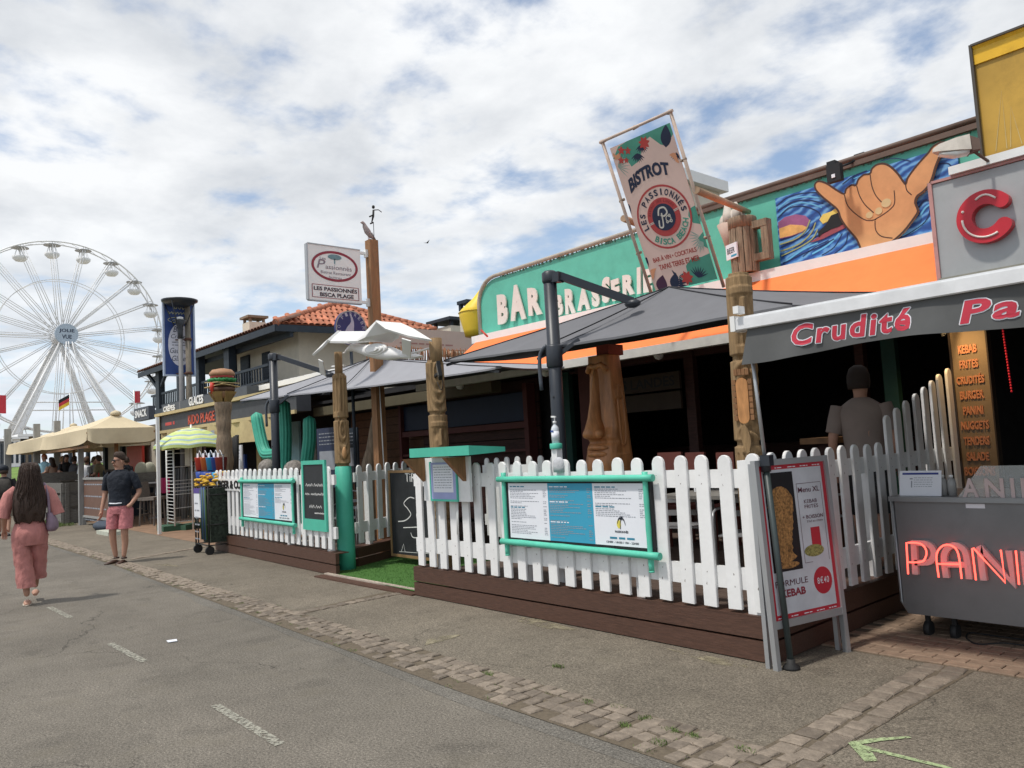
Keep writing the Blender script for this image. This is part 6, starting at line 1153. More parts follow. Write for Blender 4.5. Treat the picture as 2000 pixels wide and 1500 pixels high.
cc=FK.hit(1931,425); cz_=cc[1]; cxx=cc[0]; ro,ri_=.243,.112
pts=[(cxx+math.cos(R(t))*ro*1.0,cz_+math.sin(R(t))*ro) for t in range(40,325,8)]; mid=(ro+ri_)/2; hw=(ro-ri_)/2
e1=R(322); pts+=[(cxx+math.cos(e1)*mid+math.cos(e1+R(k))*hw,cz_+math.sin(e1)*mid+math.sin(e1+R(k))*hw) for k in range(20,180,20)]
pts+=[(cxx+math.cos(R(t))*ri_,cz_+math.sin(R(t))*ri_) for t in range(322,39,-8)]; e2=R(40); pts+=[(cxx+math.cos(e2)*mid+math.cos(e2+R(k))*hw,cz_+math.sin(e2)*mid+math.sin(e2+R(k))*hw) for k in range(-160,0,20)]
g=G(); g.prism(pts,FK,.0,.09); L1=part('letter',g,mat('sign_red',(.52,.022,.035),.35),KB,label='big raised red letter C with a thin white highlight')
g=G(); g.tube([FK(cxx+math.cos(R(t))*.19,cz_+math.sin(R(t))*.19,.095) for t in range(178,306,8)],.010,6); g.tube([FK(cxx+math.cos(R(t))*(.185+.012*math.sin(t*.09)),cz_+math.sin(R(t))*(.185+.012*math.sin(t*.09)),.095) for t in range(55,118,7)],.010,6); g.ell(FK(cxx+math.cos(R(155))*.2,cz_+math.sin(R(155))*.2,.09),.014,.014,.014,8,5); part('white_tube',g,letter_c,L1)
x=cxx+.345
for ch in 'HICKEN': g=G(); w=.33 if ch!='I' else .12; text(g,ch,FK,x,cz_-.23,x+w,cz_+.24,.001,.09,bold=.06); part('letter',g,MATS['sign_red'],KB); x+=w+.09
# amber box on top
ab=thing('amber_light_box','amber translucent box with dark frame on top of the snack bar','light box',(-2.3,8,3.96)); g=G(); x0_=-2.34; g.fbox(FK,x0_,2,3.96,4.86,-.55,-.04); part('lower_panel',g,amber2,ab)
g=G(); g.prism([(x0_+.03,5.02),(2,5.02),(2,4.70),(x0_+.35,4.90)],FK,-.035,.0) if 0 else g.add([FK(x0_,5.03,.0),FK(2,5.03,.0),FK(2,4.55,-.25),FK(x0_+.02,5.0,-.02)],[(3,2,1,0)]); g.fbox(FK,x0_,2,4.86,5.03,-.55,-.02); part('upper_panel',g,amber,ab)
g=G(); rn=random.Random(2)
for k in range(7): a=x0_+.1+k*.12; stroke(g,[(a,4.0),(a+.05+rn.uniform(-.02,.05),4.35+rn.uniform(0,.2)),(a+.09,4.0)],.006,FK,-.036)
part('scratches',g,mat('scratch',(.55,.45,.22),.6),ab)
g=G(); g.fbox(FK,x0_-.02,x0_+.005,3.95,5.05,-.6,.01); g.fbox(FK,x0_,2,5.03,5.05,-.6,.02); g.fbox(FK,x0_,2,3.95,3.965,-.6,.01); part('frame',g,mat('bronze_frame',(.07,.06,.05),.5),ab)
# street-light style lamp
p=OY(1822,296,7.55);q=OY(1912,288,7.75); lp=thing('sign_lamp','white cobra-head lamp on a bracket in front of the mural','lamp',p); d=(q-p); g=G(); up=V(0,0,1); side=d.cross(up).normalized()
rings=[]
for t,w,h0,h1 in ((0,.02,-.01,.02),(.12,.055,-.02,.05),(.5,.085,-.03,.09),(.78,.085,-.035,.11),(.80,.07,-.04,.10),(1.0,.05,-.03,.07)):
    c=p+d*t; rings.append([c+side*w+up*h0,c+side*w*.8+up*h1,c-side*w*.8+up*h1,c-side*w+up*h0])
g.loft(rings[:4],0,True,False); part('shade',g,mat('lamp_shell',(.60,.55,.48),.45,grime=.3),lp); g=G(); g.loft(rings[4:],0,True,False); g.loft([[c_+V(0,0,-.012) for c_ in r_] for r_ in rings[3:5]]); part('socket',g,mat('lamp_brown',(.15,.10,.08),.6),lp)
g=G(); c=p+d*.15; g.loft([[p+d*t+side*w*.85-up*.035,p+d*t-side*w*.85-up*.035,p+d*t-side*w*.6-up*(.035+dd),p+d*t+side*w*.6-up*(.035+dd)] for t,w,dd in ((.12,.05,.01),(.45,.08,.035),(.76,.08,.02))]); part('diffuser',g,mat('diffuser',(.85,.85,.8),.3),lp)
g=G(); g.tube([p+d*.85-up*.02,OY(1935,318,7.98)],.014,6); part('bracket',g,MATS['lamp_brown'],lp)
# kitchen shell
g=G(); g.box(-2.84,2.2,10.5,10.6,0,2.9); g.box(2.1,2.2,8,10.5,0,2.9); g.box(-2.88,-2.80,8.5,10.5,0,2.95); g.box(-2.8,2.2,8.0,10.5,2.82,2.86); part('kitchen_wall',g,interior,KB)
g=G(); g.box(-2.8,2,10.3,10.45,.0,1.0); g.box(-1.7,2,9.2,9.5,0,1.05); part('kitchen_counter',g,mat('dull_steel',(.05,.05,.05),.5),KB)
# awning with lettered valance
ka=thing('snack_awning','white-barred awning with grey valance lettered in red above the steel counter','awning',(-.5,4.7,2.3)); YV=4.68
g=G(); g.grid(lambda u,v:V(-2.86+5*u,YV+.05+(8.0-YV)*v,2.30+.60*v),10,6); g.grid(lambda u,v:V(-2.86+5*u,YV+.05+(8.0-YV)*v,2.285+.60*v),10,6); part('canvas',g,valance_m,ka)
g=G(); zA=OY(1446,621,YV).z; g.add([],[]); g.box(-2.93,2.2,YV-.05,YV+.05,2.245,2.335); g.box(-2.94,2.2,YV-.06,YV-.045,2.25,2.32); part('front_bar',g,mat('bar_white',(.74,.75,.76),.35,grime=.08),ka)
g=G(); g.box(-2.965,-2.93,YV-.07,YV+.06,2.24,2.345); p=OY(1442,608,YV-.05); g.box(p.x-.01,p.x+.03,YV-.1,YV-.02,p.z-.02,p.z+.03); part('end_cap',g,white_metal,ka)
def valz(x): return .21+.018*math.sin(x*4.1)+.02*max(0,(-2.3-x))
def valy(x,v): return YV-.03-.018*math.sin(x*7+1)*v-.012*math.sin(x*17)*v
g=G(); g.grid(lambda u,v:V(-2.86+5*u+ -.06*v*(1-u)**4,valy(-2.86+5*u,v),2.245-valz(-2.86+5*u)*v),160,8); g.grid(lambda u,v:V(-2.86+5*u+ -.06*v*(1-u)**4,valy(-2.86+5*u,v)+.006,2.245-valz(-2.86+5*u)*v),160,8); vl=part('valance',g,valance_m,ka)
class VF:   # lettering follows the waves of the cloth
    def __init__(s): s.u=V(1,0,0);s.v=V(0,0,1);s.n=V(0,-1,0)
    def __call__(s,a,b,c=0): v=max(0,(2.245-b)/valz(a)); return V(a,valy(a,v)-c,b)
FV=VF(); FVp=FY(YV-.03)
for w_,a,b,sh_ in (('Crudité',1548,1782,.18),('Panini',1877,0,.18)):
    x0=FVp.hit(a,655)[0]; x1=FVp.hit(b,630)[0] if b else x0+.80; zb=2.085; zt=2.205
    if b==0: zb,zt=2.075,2.20
    zt+=(.015 if 'é' in w_ else 0); o_=.006; g=G()
    for k in range(10): a_=2*math.pi*k/10; text(g,w_,FV,x0+math.cos(a_)*o_,zb+math.sin(a_)*o_,x1+math.cos(a_)*o_,zt+math.sin(a_)*o_,.003+.00002*k,bold=.03,shear=sh_,space=1.18)
    part('white_outline',g,paper,vl); g=G(); text(g,w_,FV,x0,zb,x1,zt,.0055,bold=.03,shear=sh_,space=1.18); part('red_lettering',g,mat('valance_red',(.55,.04,.07),.6) if 'valance_red' not in MATS else MATS['valance_red'],vl)
# awning prop leg
ft=OZ(1546,1308); g=G(); lg=thing('awning_prop','slim dark grey prop pole with rubber foot in front of the kebab sandwich board','prop pole',ft); tp2=V(-2.88,YV+.02,2.24); mid=ft.lerp(tp2,.60); g.tube([ft+V(0,0,.02),mid],.021,10); part('outer_tube',g,mat('pole_teal_grey',(.045,.06,.06),.45),lg); g=G(); g.tube([mid,tp2],.013,8); part('inner_tube',g,grey_alu,lg); g=G(); g.tube([mid-V(0,0,.06),mid+V(0,0,.05)],.033,10); g.box(mid.x-.02,mid.x+.05,mid.y-.035,mid.y+.02,mid.z-.02,mid.z+.05); part('clamp',g,pole_dark,lg); g=G(); g.lathe([(.055,0.002),(.055,.02),(.03,.04),(.025,.07)],ft,14); part('foot',g,rubber,lg)
# sandwich board
SB=thing('sandwich_board','grey framed sandwich board with kebab poster at the corner of the big fence','sandwich board',(-2.8,5.0,0))
fl_=OZ(1515,1312); fr=OZ(1658,1273); top=1.36
a_=V(fl_.x,fl_.y,0); b_=V(fr.x,fr.y,0); uu=(b_-a_).normalized(); back=V(uu.y,-uu.x,0)
if back.dot(CP-a_)>0: back=-back
back.z=0; ob=a_+back*.06+V(0,0,top); vv=(ob-a_).normalized(); FSB=Fr(a_,uu,vv); 
if FSB.n.dot(CP-a_)<0: FSB.n=-FSB.n
wS=(b_-a_).length; hS=(ob-a_).length
hb_=FSB.hit(1520,1225)[1]; ht_=FSB.hit(1500,895)[1]
g=G(); 
for x in (0,wS-.035): g.fbox(FSB,x,x+.035,0,hS,-.02,.02)
g.fbox(FSB,.035,wS-.035,hS-.04,hS,-.018,.018); g.fbox(FSB,.035,wS-.035,.26,.31,-.018,.018); part('frame',g,grey_alu,SB)
g=G(); o2=a_+back*.07
for x in (0,wS-.035): g.bar(o2+uu*(x+.017),FSB(x+.017,hS-.02,-.03),.03,.03)
part('rear_leg',g,grey_alu,SB)
g=G(); g.fbox(FSB,.035,wS-.035,.31,hS-.04,-.006,.004); po=part('poster',g,mat('poster_white',(.62,.64,.68),.4),SB)
Z0,Z1,XA,XB=.31,hS-.04,.035,wS-.035; WW=XB-XA;HH=Z1-Z0
def pp_(u,v): return XA+WW*u,Z0+HH*v
g=G(); e=.05
for x0,x1,y0,y1 in ((0,1,0,.03),(0,1,.97,1),(0,e,.03,.97),(1-e,1,.03,.97)):
    a=pp_(x0,y0);b=pp_(x1,y1); g.quad(FSB(a[0],a[1],.005),FSB(b[0],a[1],.005),FSB(b[0],b[1],.005),FSB(a[0],b[1],.005))
c=pp_(.78,.20); g.prism(disc(FSB,c[0],c[1],WW*.14,WW*.14,28),FSB,.004,.0056)
a=pp_(.68,.42);b=pp_(.82,.56); g.quad(FSB(a[0],a[1],.0062),FSB(b[0],a[1],.0062),FSB(b[0],b[1],.0062),FSB(a[0],b[1],.0062)); part('red_print',g,red,po)
g=G(); a=pp_(.07,.30);b=pp_(.50,.95); g.quad(*[FSB(x,y,.0052) for x,y in ((a[0],a[1]),(b[0],a[1]),(b[0],b[1]),(a[0],b[1]))]); part('photo_background',g,black,po)
g=G(); kc=pp_(.28,0)[0]; rings=[]; rn=random.Random(4)
prof=[(.355,.05),(.38,.16),(.42,.10),(.47,.10),(.55,.13),(.65,.16),(.74,.19),(.80,.17),(.84,.10),(.86,.02)]
L_=[];R_=[]
for i in range(37):
    v=.345+.51*i/36; w=0
    for (v0,w0),(v1,w1) in zip(prof,prof[1:]):
        if v0<=v<=v1: w=w0+(w1-w0)*(v-v0)/(v1-v0)
    L_.append(((kc-(w+rn.uniform(-.012,.012))*WW),pp_(0,v)[1])); R_.append(((kc+(w+rn.uniform(-.012,.012))*WW),pp_(0,v)[1]))
g.prism(L_+R_[::-1],FSB,.0053,.0057); part('kebab_photo',g,mat('kebab_meat',(.36,.18,.06),.6,var=.75,scale=55),po)
g=G(); a=pp_(.10,.315);b=pp_(.47,.36); g.prism(disc(FSB,(a[0]+b[0])/2,(a[1]+b[1])/2,WW*.17,HH*.022,20),FSB,.0053,.0059); part('kebab_photo',g,MATS['kebab_meat'],po)
g=G(); c=pp_(.70,.405); g.prism(disc(FSB,c[0],c[1],WW*.15,HH*.04,20),FSB,.0053,.0066); part('sandwich_photo',g,mat('sandwich',(.30,.27,.09),.6,var=.7,scale=70),po)
g=G()
def tx(s,u0,v0,u1,v1,bold=0): a=pp_(u0,v0);b=pp_(u1,v1); text(g,s,FSB,a[0],a[1],b[0],b[1],.0064,bold=bold)
tx('Menu XL',.56,.80,.89,.835,.01); tx('KEBAB',.63,.725,.83,.75,.0); tx('FRITES',.63,.69,.84,.715,.0); tx('+ BOISSON',.58,.62,.90,.645,.01); tx('33cl au choix',.64,.595,.89,.61,0)
tx('FORMULE',.07,.205,.55,.245,0)
for u0,v0,u1,v1 in ((.54,.86,.92,.863),(.54,.33,.545,.86),(.915,.33,.92,.86),(.54,.33,.66,.333)): a=pp_(u0,v0);b=pp_(u1,v1); g.quad(*[FSB(x,y,.0058) for x,y in ((a[0],a[1]),(b[0],a[1]),(b[0],b[1]),(a[0],b[1]))])
part('dark_print',g,mat('plum_print',(.10,.02,.04),.6),po); g=G(); tx('KEBAB',.14,.135,.50,.185,.035); part('red_lettering',g,red_d,po); g=G(); a=pp_(.69,.18);b=pp_(.87,.225); text(g,'8€40',FSB,a[0],a[1],b[0],b[1],.0068,bold=.005,space=1.1)
for k in range(5):
    for y0 in (.008,.978): a=pp_(.06+k*.19,y0);b=pp_(.18+k*.19,y0+.014); text(g,"KING'S GRILL",FSB,a[0],a[1],b[0],b[1],.0058) if 0 else scrib(g,FSB,a[0],b[0],a[1],.010*1.0,.0058,seed=k)
part('white_lettering',g,paper,po)
# counter with neon
YC=5.95; FCt=FY(YC); ct=thing('snack_counter','stainless steel snack counter on castors with pink-red neon letters on its front','counter',(-1.2,6.3,0))
l0=FCt.hit(1757,1090)[0]; z0c=.17; z1c=.985
g=G(); cs=[(l0+.03,z0c),(1.6,z0c),(1.6,z1c),(l0-.0,z1c),(l0-.0,z0c+.05)]; g.prism(cs,FCt,-.75,0); part('body',g,mat('dull_counter',(.22,.225,.23),.42,metal=.55,var=.10,scale=2.5,grime=.15),ct)
g=G(); g.fbox(FCt,l0-.03,1.62,z1c,z1c+.035,-.8,.03); g.tube([FCt(l0-.02,z1c,-.02),FCt(l0-.02,z0c+.08,-.02),FCt(l0+.03,z0c,-.02)],.013,8); part('worktop',g,steel,ct)
g=G(); a=FCt.hit(1887,992)[0]; b=FCt.hit(1925,1000)[0]; g.fbox(FCt,a,b,.945,.975,.001,.004); part('price_strip',g,paper,ct)
for x in (l0+.12,l0+.30,1.2): g=G(); g.tube([FCt(x-.02,.055,-.1),FCt(x+.02,.055,-.1)],.055,12); g.bar(FCt(x,.06,-.1),FCt(x,z0c,-.1),.03); part('castor',g,rubber,ct)
def nz_(zx,zy): return FCt.hit(1720+zx/3.946,880+zy/3.946)
strokesN=[[[(245,940),(232,700),(330,705),(375,740),(385,790),(360,840),(300,850),(240,848)]],[[(480,965),(462,810),(490,740),(545,715),(605,740),(635,810),(655,975)],[(470,862),(645,865)]],[[(765,985),(735,745),(745,740),(990,1005),(955,755)]],[[(1095,1020),(1070,760)]]]
def arcs(pts,sharp): return pts if sharp else smooth(pts,4)
x_off=None
NL=[]
for i,ss in enumerate(strokesN): NL.append([[nz_(*p) for p in s_] for s_ in ss])
dxN=NL[2][0][0][0]-0; 
sh_=NL[3][0][0][0]-NL[2][0][0][0]+.13; NL.append([[(a+sh_,b) for a,b in s_] for s_ in NL[2]]); NL.append([[(a+sh_,b) for a,b in s_] for s_ in NL[3]])
for i,ss in enumerate(NL):
    sharp=i>=2; off=(.034,-.006); g=G(); gn=G()
    for s_ in ss:
        s2=[(a+off[0],b+off[1]) for a,b in s_]
        if i==0: s2=s2[:1]+smooth(s2[1:],4); s3=s_[:1]+smooth(s_[1:],4)
        elif i==1 and len(s_)>2: s2=smooth(s2,4); s3=smooth(s_,4)
        else: s3=s_
        ribbon(g,s2,.040,FCt,.001+.002*ss.index(s_),.040+.002*ss.index(s_))
        gn.tube([FCt(a,b,.075) for a,b in s3],.0062,7)
    L_=part('neon_letter',g,neon_back,ct); part('neon_tube',gn,neon,L_)
# glass guard with lettering
g=G(); q=[FCt.hit(1872,985),FCt.hit(1915,910),(1.6,FCt.hit(1990,908)[1]),(1.6,1.02)]; q[0]=(q[0][0],1.02); g.prism(q,FCt,-.008,0); gl=solo('glass_guard',g,glass,'clear glass guard with large pale letters standing on the steel counter','glass guard')
g=G(); x=FCt.hit(1881,970)[0]; zA=FCt.hit(1881,972)[1]; zB=FCt.hit(1900,934)[1]; 
for k,ch in enumerate('ANINI'): w={'A':.105,'N':.115,'I':.022}[ch]; text(g,ch,FCt,x,zA,x+w,zB,.003,.004,bold=.02); x+=w+.04
part('lettering',g,mat('glass_letter',(.58,.46,.45),.5),gl)
# paper notice and two bottles
nf=Fr(FCt(FCt.hit(1752,977)[0],1.022,-.05),(1,0,0),(0,.25,1)); g=G(); w=FCt.hit(1834,977)[0]-FCt.hit(1752,977)[0]; g.fbox(nf,0,w,0,.185,-.004,0); nt_=thing('counter_notice','white notice with blue heading leaning on the left end of the steel counter','notice',nf(0,0)); part('sheet',g,paper,nt_); g=G(); g.fbox(nf,.02,w-.02,.155,.17,.0,.001); part('blue_heading',g,mat('royal',(.03,.05,.25),.5),nt_); g=G(); [scrib(g,nf,w*.35,w*.8,.13-k*.016,.006,.001,seed=k) for k in range(5)]; g.quad(nf(w*.25,.12,.001),nf(w*.32,.12,.001),nf(w*.32,.13,.001),nf(w*.25,.13,.001)); g.quad(nf(w*.28,.06,.001),nf(w*.31,.06,.001),nf(w*.31,.11,.001),nf(w*.28,.11,.001)); part('print',g,ink_soft,nt_)
for px,lab in ((1845,'clear squeeze bottle beside the white notice, the left one'),(1862,'clear squeeze bottle next to the glass guard, the right one')):
    p=OY(px,980,YC+.12); t=thing('squeeze_bottle',lab,'bottle',(p.x,YC+.12,1.02),'squeeze bottles on the steel counter'); g=G(); g.lathe([(.028,1.02),(.030,1.10),(.026,1.13),(.012,1.15)],(p.x,YC+.12,0),14); part('body',g,mat('bottle_clear%d'%px,(.42,.42,.41),.2,alpha=.75),t); g=G(); g.lathe([(.014,1.15),(.015,1.165),(.005,1.17)],(p.x,YC+.12,0),10); part('cap',g,white_metal,t)
# black cable
g=G(); g.tube(smooth([tuple(OZ(*q,.02)) for q in ((2010,1262),(1960,1256),(1910,1258),(1888,1246),(1895,1236),(1930,1240),(1990,1248),(2040,1252))],4),.006,6); solo('power_cable',g,rubber,'black cable looping on the clay pavers under the counter','cable')
# lit menu column
MC=thing('menu_column','tall bronze menu panel with raised salmon words lit by a warm spotlight','menu panel',(-2.75,8.38,0)); Fm=Fr((-2.94,8.42,0),(.985,-.17,0),(0,0,1)); w_=.33
x0=Fm.hit(1862,720)[0]; x1=Fm.hit(1931,720)[0]; 
g=G(); g.fbox(Fm,x0,x1,.3,2.55,-.05,0); part('panel',g,bronze,MC); g=G(); g.fbox(Fm,x0-.02,x0,.3,2.55,-.06,.01); g.fbox(Fm,x1,x1+.015,.3,2.55,-.06,.01); part('frame',g,mat('bronze_dark',(.05,.035,.025),.4),MC)
for wd,px0,px1,py in (('KEBAB',1873,1908,685),('FRITES',1876,1911,714),('CRUDITÉS',1870,1923,745),('BURGER',1877,1922,774),('PANINI',1883,1921,804),('NUGGETS',1879,1932,833),('TENDERS',1884,1933,863),('SALADE',1890,1932,893),('BOISSONS',1886,1944,922)):
    a=Fm.hit(px0,py+6);b=Fm.hit(px1,py-9); g=G(); text(g,wd,Fm,a[0],a[1]-.005,b[0],a[1]+.078+(.012 if 'É' in wd else 0),.001,.012,bold=.03); part('word',g,letter_o,MC)
g=G(); g.bar((-2.95,8.2,2.62),(-2.88,8.15,2.38),.02); g.bar((-2.80,8.2,2.62),(-2.87,8.15,2.40),.02); part('hook',g,rubber,MC)
sl=thing('spotlight','small warm spotlight above the lit menu panel, under the awning','spotlight',(-2.80,8.05,2.66)); g=G(); g.lathe([(.03,2.66),(.045,2.70),(.045,2.76),(.02,2.78)],(-2.80,7.95,0),12); part('housing',g,black,sl); ld=bpy.data.lights.new('spot','SPOT'); lo=bpy.data.objects.new('spot_lamp',ld); link(lo); ld.energy=34; ld.color=(1,.66,.30); ld.spot_size=R(105); ld.spot_blend=.9; ld.shadow_soft_size=.05; lo.location=(-2.80,7.93,2.64); lo.rotation_euler=(V(-2.80,8.30,1.95)-V(-2.80,7.93,2.64)).to_track_quat('-Z','Y').to_euler()
# red bead light string
g=G(); p=OY(1957,655,8.3)
for k in range(36): q=k/35; g.ell((p.x+.03*q,8.3,2.75-.95*q),.010,.010,.012,6,4)
solo('light_string',g,mat('bead_red',(.8,.03,.06),  .5,emit=.08),'thin red bead light string hanging in the dark kitchen','light string')
# chairs and tables on the deck
def metal_chair(x,y,z,rz,lab,grp='metal terrace chairs on the deck',mm=None):
    t=thing('terrace_chair',lab,'chair',(x,y,z),grp); m0=mm or grey_alu; M_=T(x,y,z)@Matrix.Rotation(rz,4,'Z')
    def P(a,b,c): return M_@V(a,b,c)
    for s_ in (-1,1):
        g=G(); g.tube(smooth([tuple(P(s_*.24,-.24,0)),tuple(P(s_*.25,-.22,.40)),tuple(P(s_*.25,-.20,.63)),tuple(P(s_*.25,.10,.65)),tuple(P(s_*.22,.24,.66))],3),.012,7); part('arm_leg',g,m0,t)
        g=G(); g.tube([P(s_*.22,.30,0),P(s_*.22,.22,.42),P(s_*.21,.28,.84)],.012,7); part('back_leg',g,m0,t)
    g=G(); 
    for k in range(5): g.fbox(Fr(P(0,-.2+k*.09,.43),(M_@V(1,0,0)-M_@V(0,0,0)),(M_@V(0,1,0)-M_@V(0,0,0))),-.22,.22,0,.07,0,.012)
    part('seat',g,m0,t); g=G(); g.tube(smooth([tuple(P(-.21,.28,.84)),tuple(P(0,.32,.88)),tuple(P(.21,.28,.84))],3),.012,7)
    for zz in (.58,.70): g.bar(P(-.21,.25,zz),P(.21,.25,zz),.012,.05)
    part('backrest',g,m0,t)
for i,(x,y,rz,lab) in enumerate(((-3.75,5.9,.3,'metal chair seen between the last pickets at the corner of the big fence'),(-4.7,6.2,-2.7,'metal chair behind the right end of the larger menu board'),(-5.9,5.75,1.2,'metal chair behind the pickets left of the larger menu board'),(-6.4,6.2,-.8,'metal chair behind the aqua notice shelter'),(-3.9,7.3,2.8,'metal chair at the back row below the tallest tiki pole'))): metal_chair(x,y,.26,rz,lab)
metal_chair(-12.0,6.6,.05,.8,'metal chair on the floor behind the inner fence')
def table(x,y,z,lab,m_,h=.74,w=.7):
    t=thing('terrace_table',lab,'table',(x,y,z)); g=G(); g.box(x-w/2,x+w/2,y-w/2,y+w/2,z+h,z+h+.03); part('tabletop',g,m_,t); g=G(); g.tube([(x,y,z+.03),(x,y,z+h)],.03,8); part('column',g,grey_alu,t); g=G(); g.lathe([(.22,z),(.2,z+.03),(.03,z+.04)],(x,y,0),14); part('base',g,grey_alu,t)
table(-4.2,6.0,.26,'grey square table behind the right half of the big fence',grey_board); table(-6.0,6.9,.26,'grey square table beside the moai carving',grey_board,w=.65)
for k,(px0,px1) in enumerate(((1284,1330),(1338,1375),(1398,1432))):
    p=OY(px0,889,7.9);q=OY(px1,889,7.9); t=thing('bench_chair',('dark red-brown wooden chair back nearest the moai carving','dark red-brown wooden chair back, middle of the three above the fence','dark red-brown wooden chair back nearest the tallest tiki pole')[k],'chair',(p.x,7.9,.26),'red-brown chairs in the open front'); g=G(); z=p.z
    g.box(p.x,q.x,7.9,7.94,z-.25,z+.03); part('backrest',g,mat('red_brown',(.16,.05,.04),.6) if 'red_brown' not in MATS else MATS['red_brown'],t); g=G(); g.box(p.x,q.x,7.45,7.9,.70,.74); part('seat',g,MATS['red_brown'],t)
    for xx in (p.x,q.x-.04):
        for yy in (7.45,7.9): g=G(); g.box(xx,xx+.04,yy,yy+.04,.26,.70); part('leg',g,MATS['red_brown'],t)
g=G(); p=OY(1590,855,7.8);q=OY(1660,862,7.8); g.box(p.x,q.x,7.5,8.1,p.z-.06,p.z); bt_=thing('bar_table','rough wooden bar tabletop beside the man in the pale shirt','table',(p.x,7.8,.26)); part('tabletop',g,mat('honey_wood',(.20,.10,.04),.6,var=.3),bt_); g=G(); g.box(p.x+.1,p.x+.2,7.7,7.9,.26,p.z-.06); part('leg',g,darkwood,bt_)
# grey reed mats / ground strips behind big fence

# ================================================================ left terrace
def post(x,y,h,lab,w=.13,m_=grey_board): 
    g=G(); g.box(x-w/2,x+w/2,y-w/2,y+w/2,0,h); return solo('terrace_post',g,m_,lab,'post',loc=(x,y,0))
pg=mat('grey_post',(.30,.30,.29),.8,var=.15,stretch=(2,2,.5))
for px,top,X,w,lab in ((15,838,-36,.22,'pale square post nearest the left edge of the picture'),(72,828,-33,.20,'grey square post rising above the left end of the cream canopy'),(112,822,-33,.20,'grey square post rising through the gap left of the canopy peak')):
    p=OX(px,900,X); post(X,p.y,OX(px,top,X).z,lab,w,pg)
p=OY(158,900,5.3); post(p.x,5.3,2.3,'slim grey post at the front corner of the cream canopy, beside the menu easel',.13,pg)
p=OX(309,900,-18.6); post(-18.6,p.y,OX(309,815,-18.6).z,'slim pale post between the cream canopy and the wire display racks',.065,white_metal)
def plankbox(lab,P,Q,Rr,hs,m_=grey_board):
    t=thing('plank_planter',lab,'planter',(P[0],P[1],0))
    for A,B in ((P,Q),(P,Rr)):
        A3,B3=V(*A,0),V(*B,0); u=(B3-A3).normalized(); nn=V(u.y,-u.x,0)
        for (z0,z1) in hs:
            g=G(); g.bar(V(A3.x,A3.y,(z0+z1)/2),V(B3.x,B3.y,(z0+z1)/2),.035,z1-z0); part('plank',g,m_,t)
        g=G(); 
        for q in (.03,.97): c=A3.lerp(B3,q); g.box(c.x-.05,c.x+.05,c.y-.05,c.y+.05,0,hs[-1][1]-.02)
        part('post',g,m_,t)
    return t
c=OZ(124,1024); plankbox('weathered grey plank planter at the corner of the terrace under the cream canopy',(c.x,c.y),(OY(82,1000,c.y).x,c.y),(c.x,8.4),((.02,.42),(.50,.82),(.90,1.19)))
bk=thing('plank_fence','high weathered grey plank fence behind the seated guests','fence',(-29,5,0)); p=OX(64,924,-29.5);q=OX(203,919,-29.5)
for k,(z0,z1) in enumerate(((.1,.5),(.56,.98),(1.04,1.50))): g=G(); g.box(-29.53,-29.47,p.y,q.y+2,z0,z1); part('plank',g,grey_board,bk)
b2=thing('plank_fence','low grey plank barrier with cushions along it behind the bar stools','fence',(-22,7,0)); p=OX(258,935,-25.0);q=OX(318,935,-25.0)
g=G(); g.box(-25.03,-24.97,p.y-.2,q.y+.4,.93,1.36); part('plank',g,grey_board,b2); g=G(); g.box(-25.03,-24.97,p.y-.2,q.y+.4,.1,.9); part('plank',g,navy,b2)
for k,px in enumerate((277,293)):
    p=OX(px,917,-25.1); g=G(); g.ell((-25.15,p.y,p.z-.02),.10,.19,.25,12,8); solo('cushion',g,mat('cushion_cream%d'%k,(.50,.50,.40),.9,var=.1),('plump cream cushion leaning on the grey plank barrier, the left one','plump cream cushion leaning on the grey plank barrier, next to the pale post')[k],'cushion')
# cream canopies
def market(lab,x0,x1,y0,y1,z,ap,drop=.42):
    t=thing('market_umbrella',lab,'umbrella',((x0+x1)/2,(y0+y1)/2,0)); cs=[(x0,y0,z+drop),(x1,y0,z+drop),(x1,y1,z+drop),(x0,y1,z+drop)]
    A=Vector(ap); g=G(); gv=G()
    for i in range(4):
        a=Vector(cs[i]);b=Vector(cs[(i+1)%4]); g.grid(lambda u,v:(lambda e:V(*(e.lerp(A,v)))-V(0,0,.03*4*v*(1-v)))(a.lerp(b,u)),8,6)
        nn=(b-a).normalized().cross(V(0,0,1))
        gv.grid(lambda u,v:a.lerp(b,u)+V(0,0,-drop*v*(1-.25*math.exp(-min(u,1-u)*18)))+nn*(.10*math.exp(-((u-.04)/.05)**2)-.0+.035*math.sin(u*9)*v)*v,30,5)
    part('canopy',g,cream,t); part('valance',gv,cream,t); g=G(); g.tube([(A.x,A.y,0),(A.x,A.y,A.z)],.05,8); part('pole',g,wood2,t)
    g=G(); g.lathe([(.14,A.z-.04),(.12,A.z+.05),(.02,A.z+.09)],(A.x,A.y,0),10); part('cap',g,cream,t)
    for q in cs: g=G(); g.bar(Vector(q)-V(0,0,.12),A-V(0,0,.30),.04,.05); part('rib',g,wood2,t)
    return t
ya=OX(303,858,-22.3).y
apx=-26.2; apy=(4.95+ya)/2; market('large cream market umbrella over the seated guests',OY(83,879,4.95).x,-22.3,4.95,ya,2.19,OY(226,808,apy),.40)
market('second cream market umbrella partly hidden behind the larger one',-36,OY(83,879,4.95).x-.2,5.2,9.6,2.25,(-34.6,7.2,3.3),.42)
g=G(); g.box(-27.5,-22.4,4.99,5.04,2.10,2.16); solo('canopy_rail',g,wood2,'thin brown timber rail under the front edge of the cream canopy','rail')
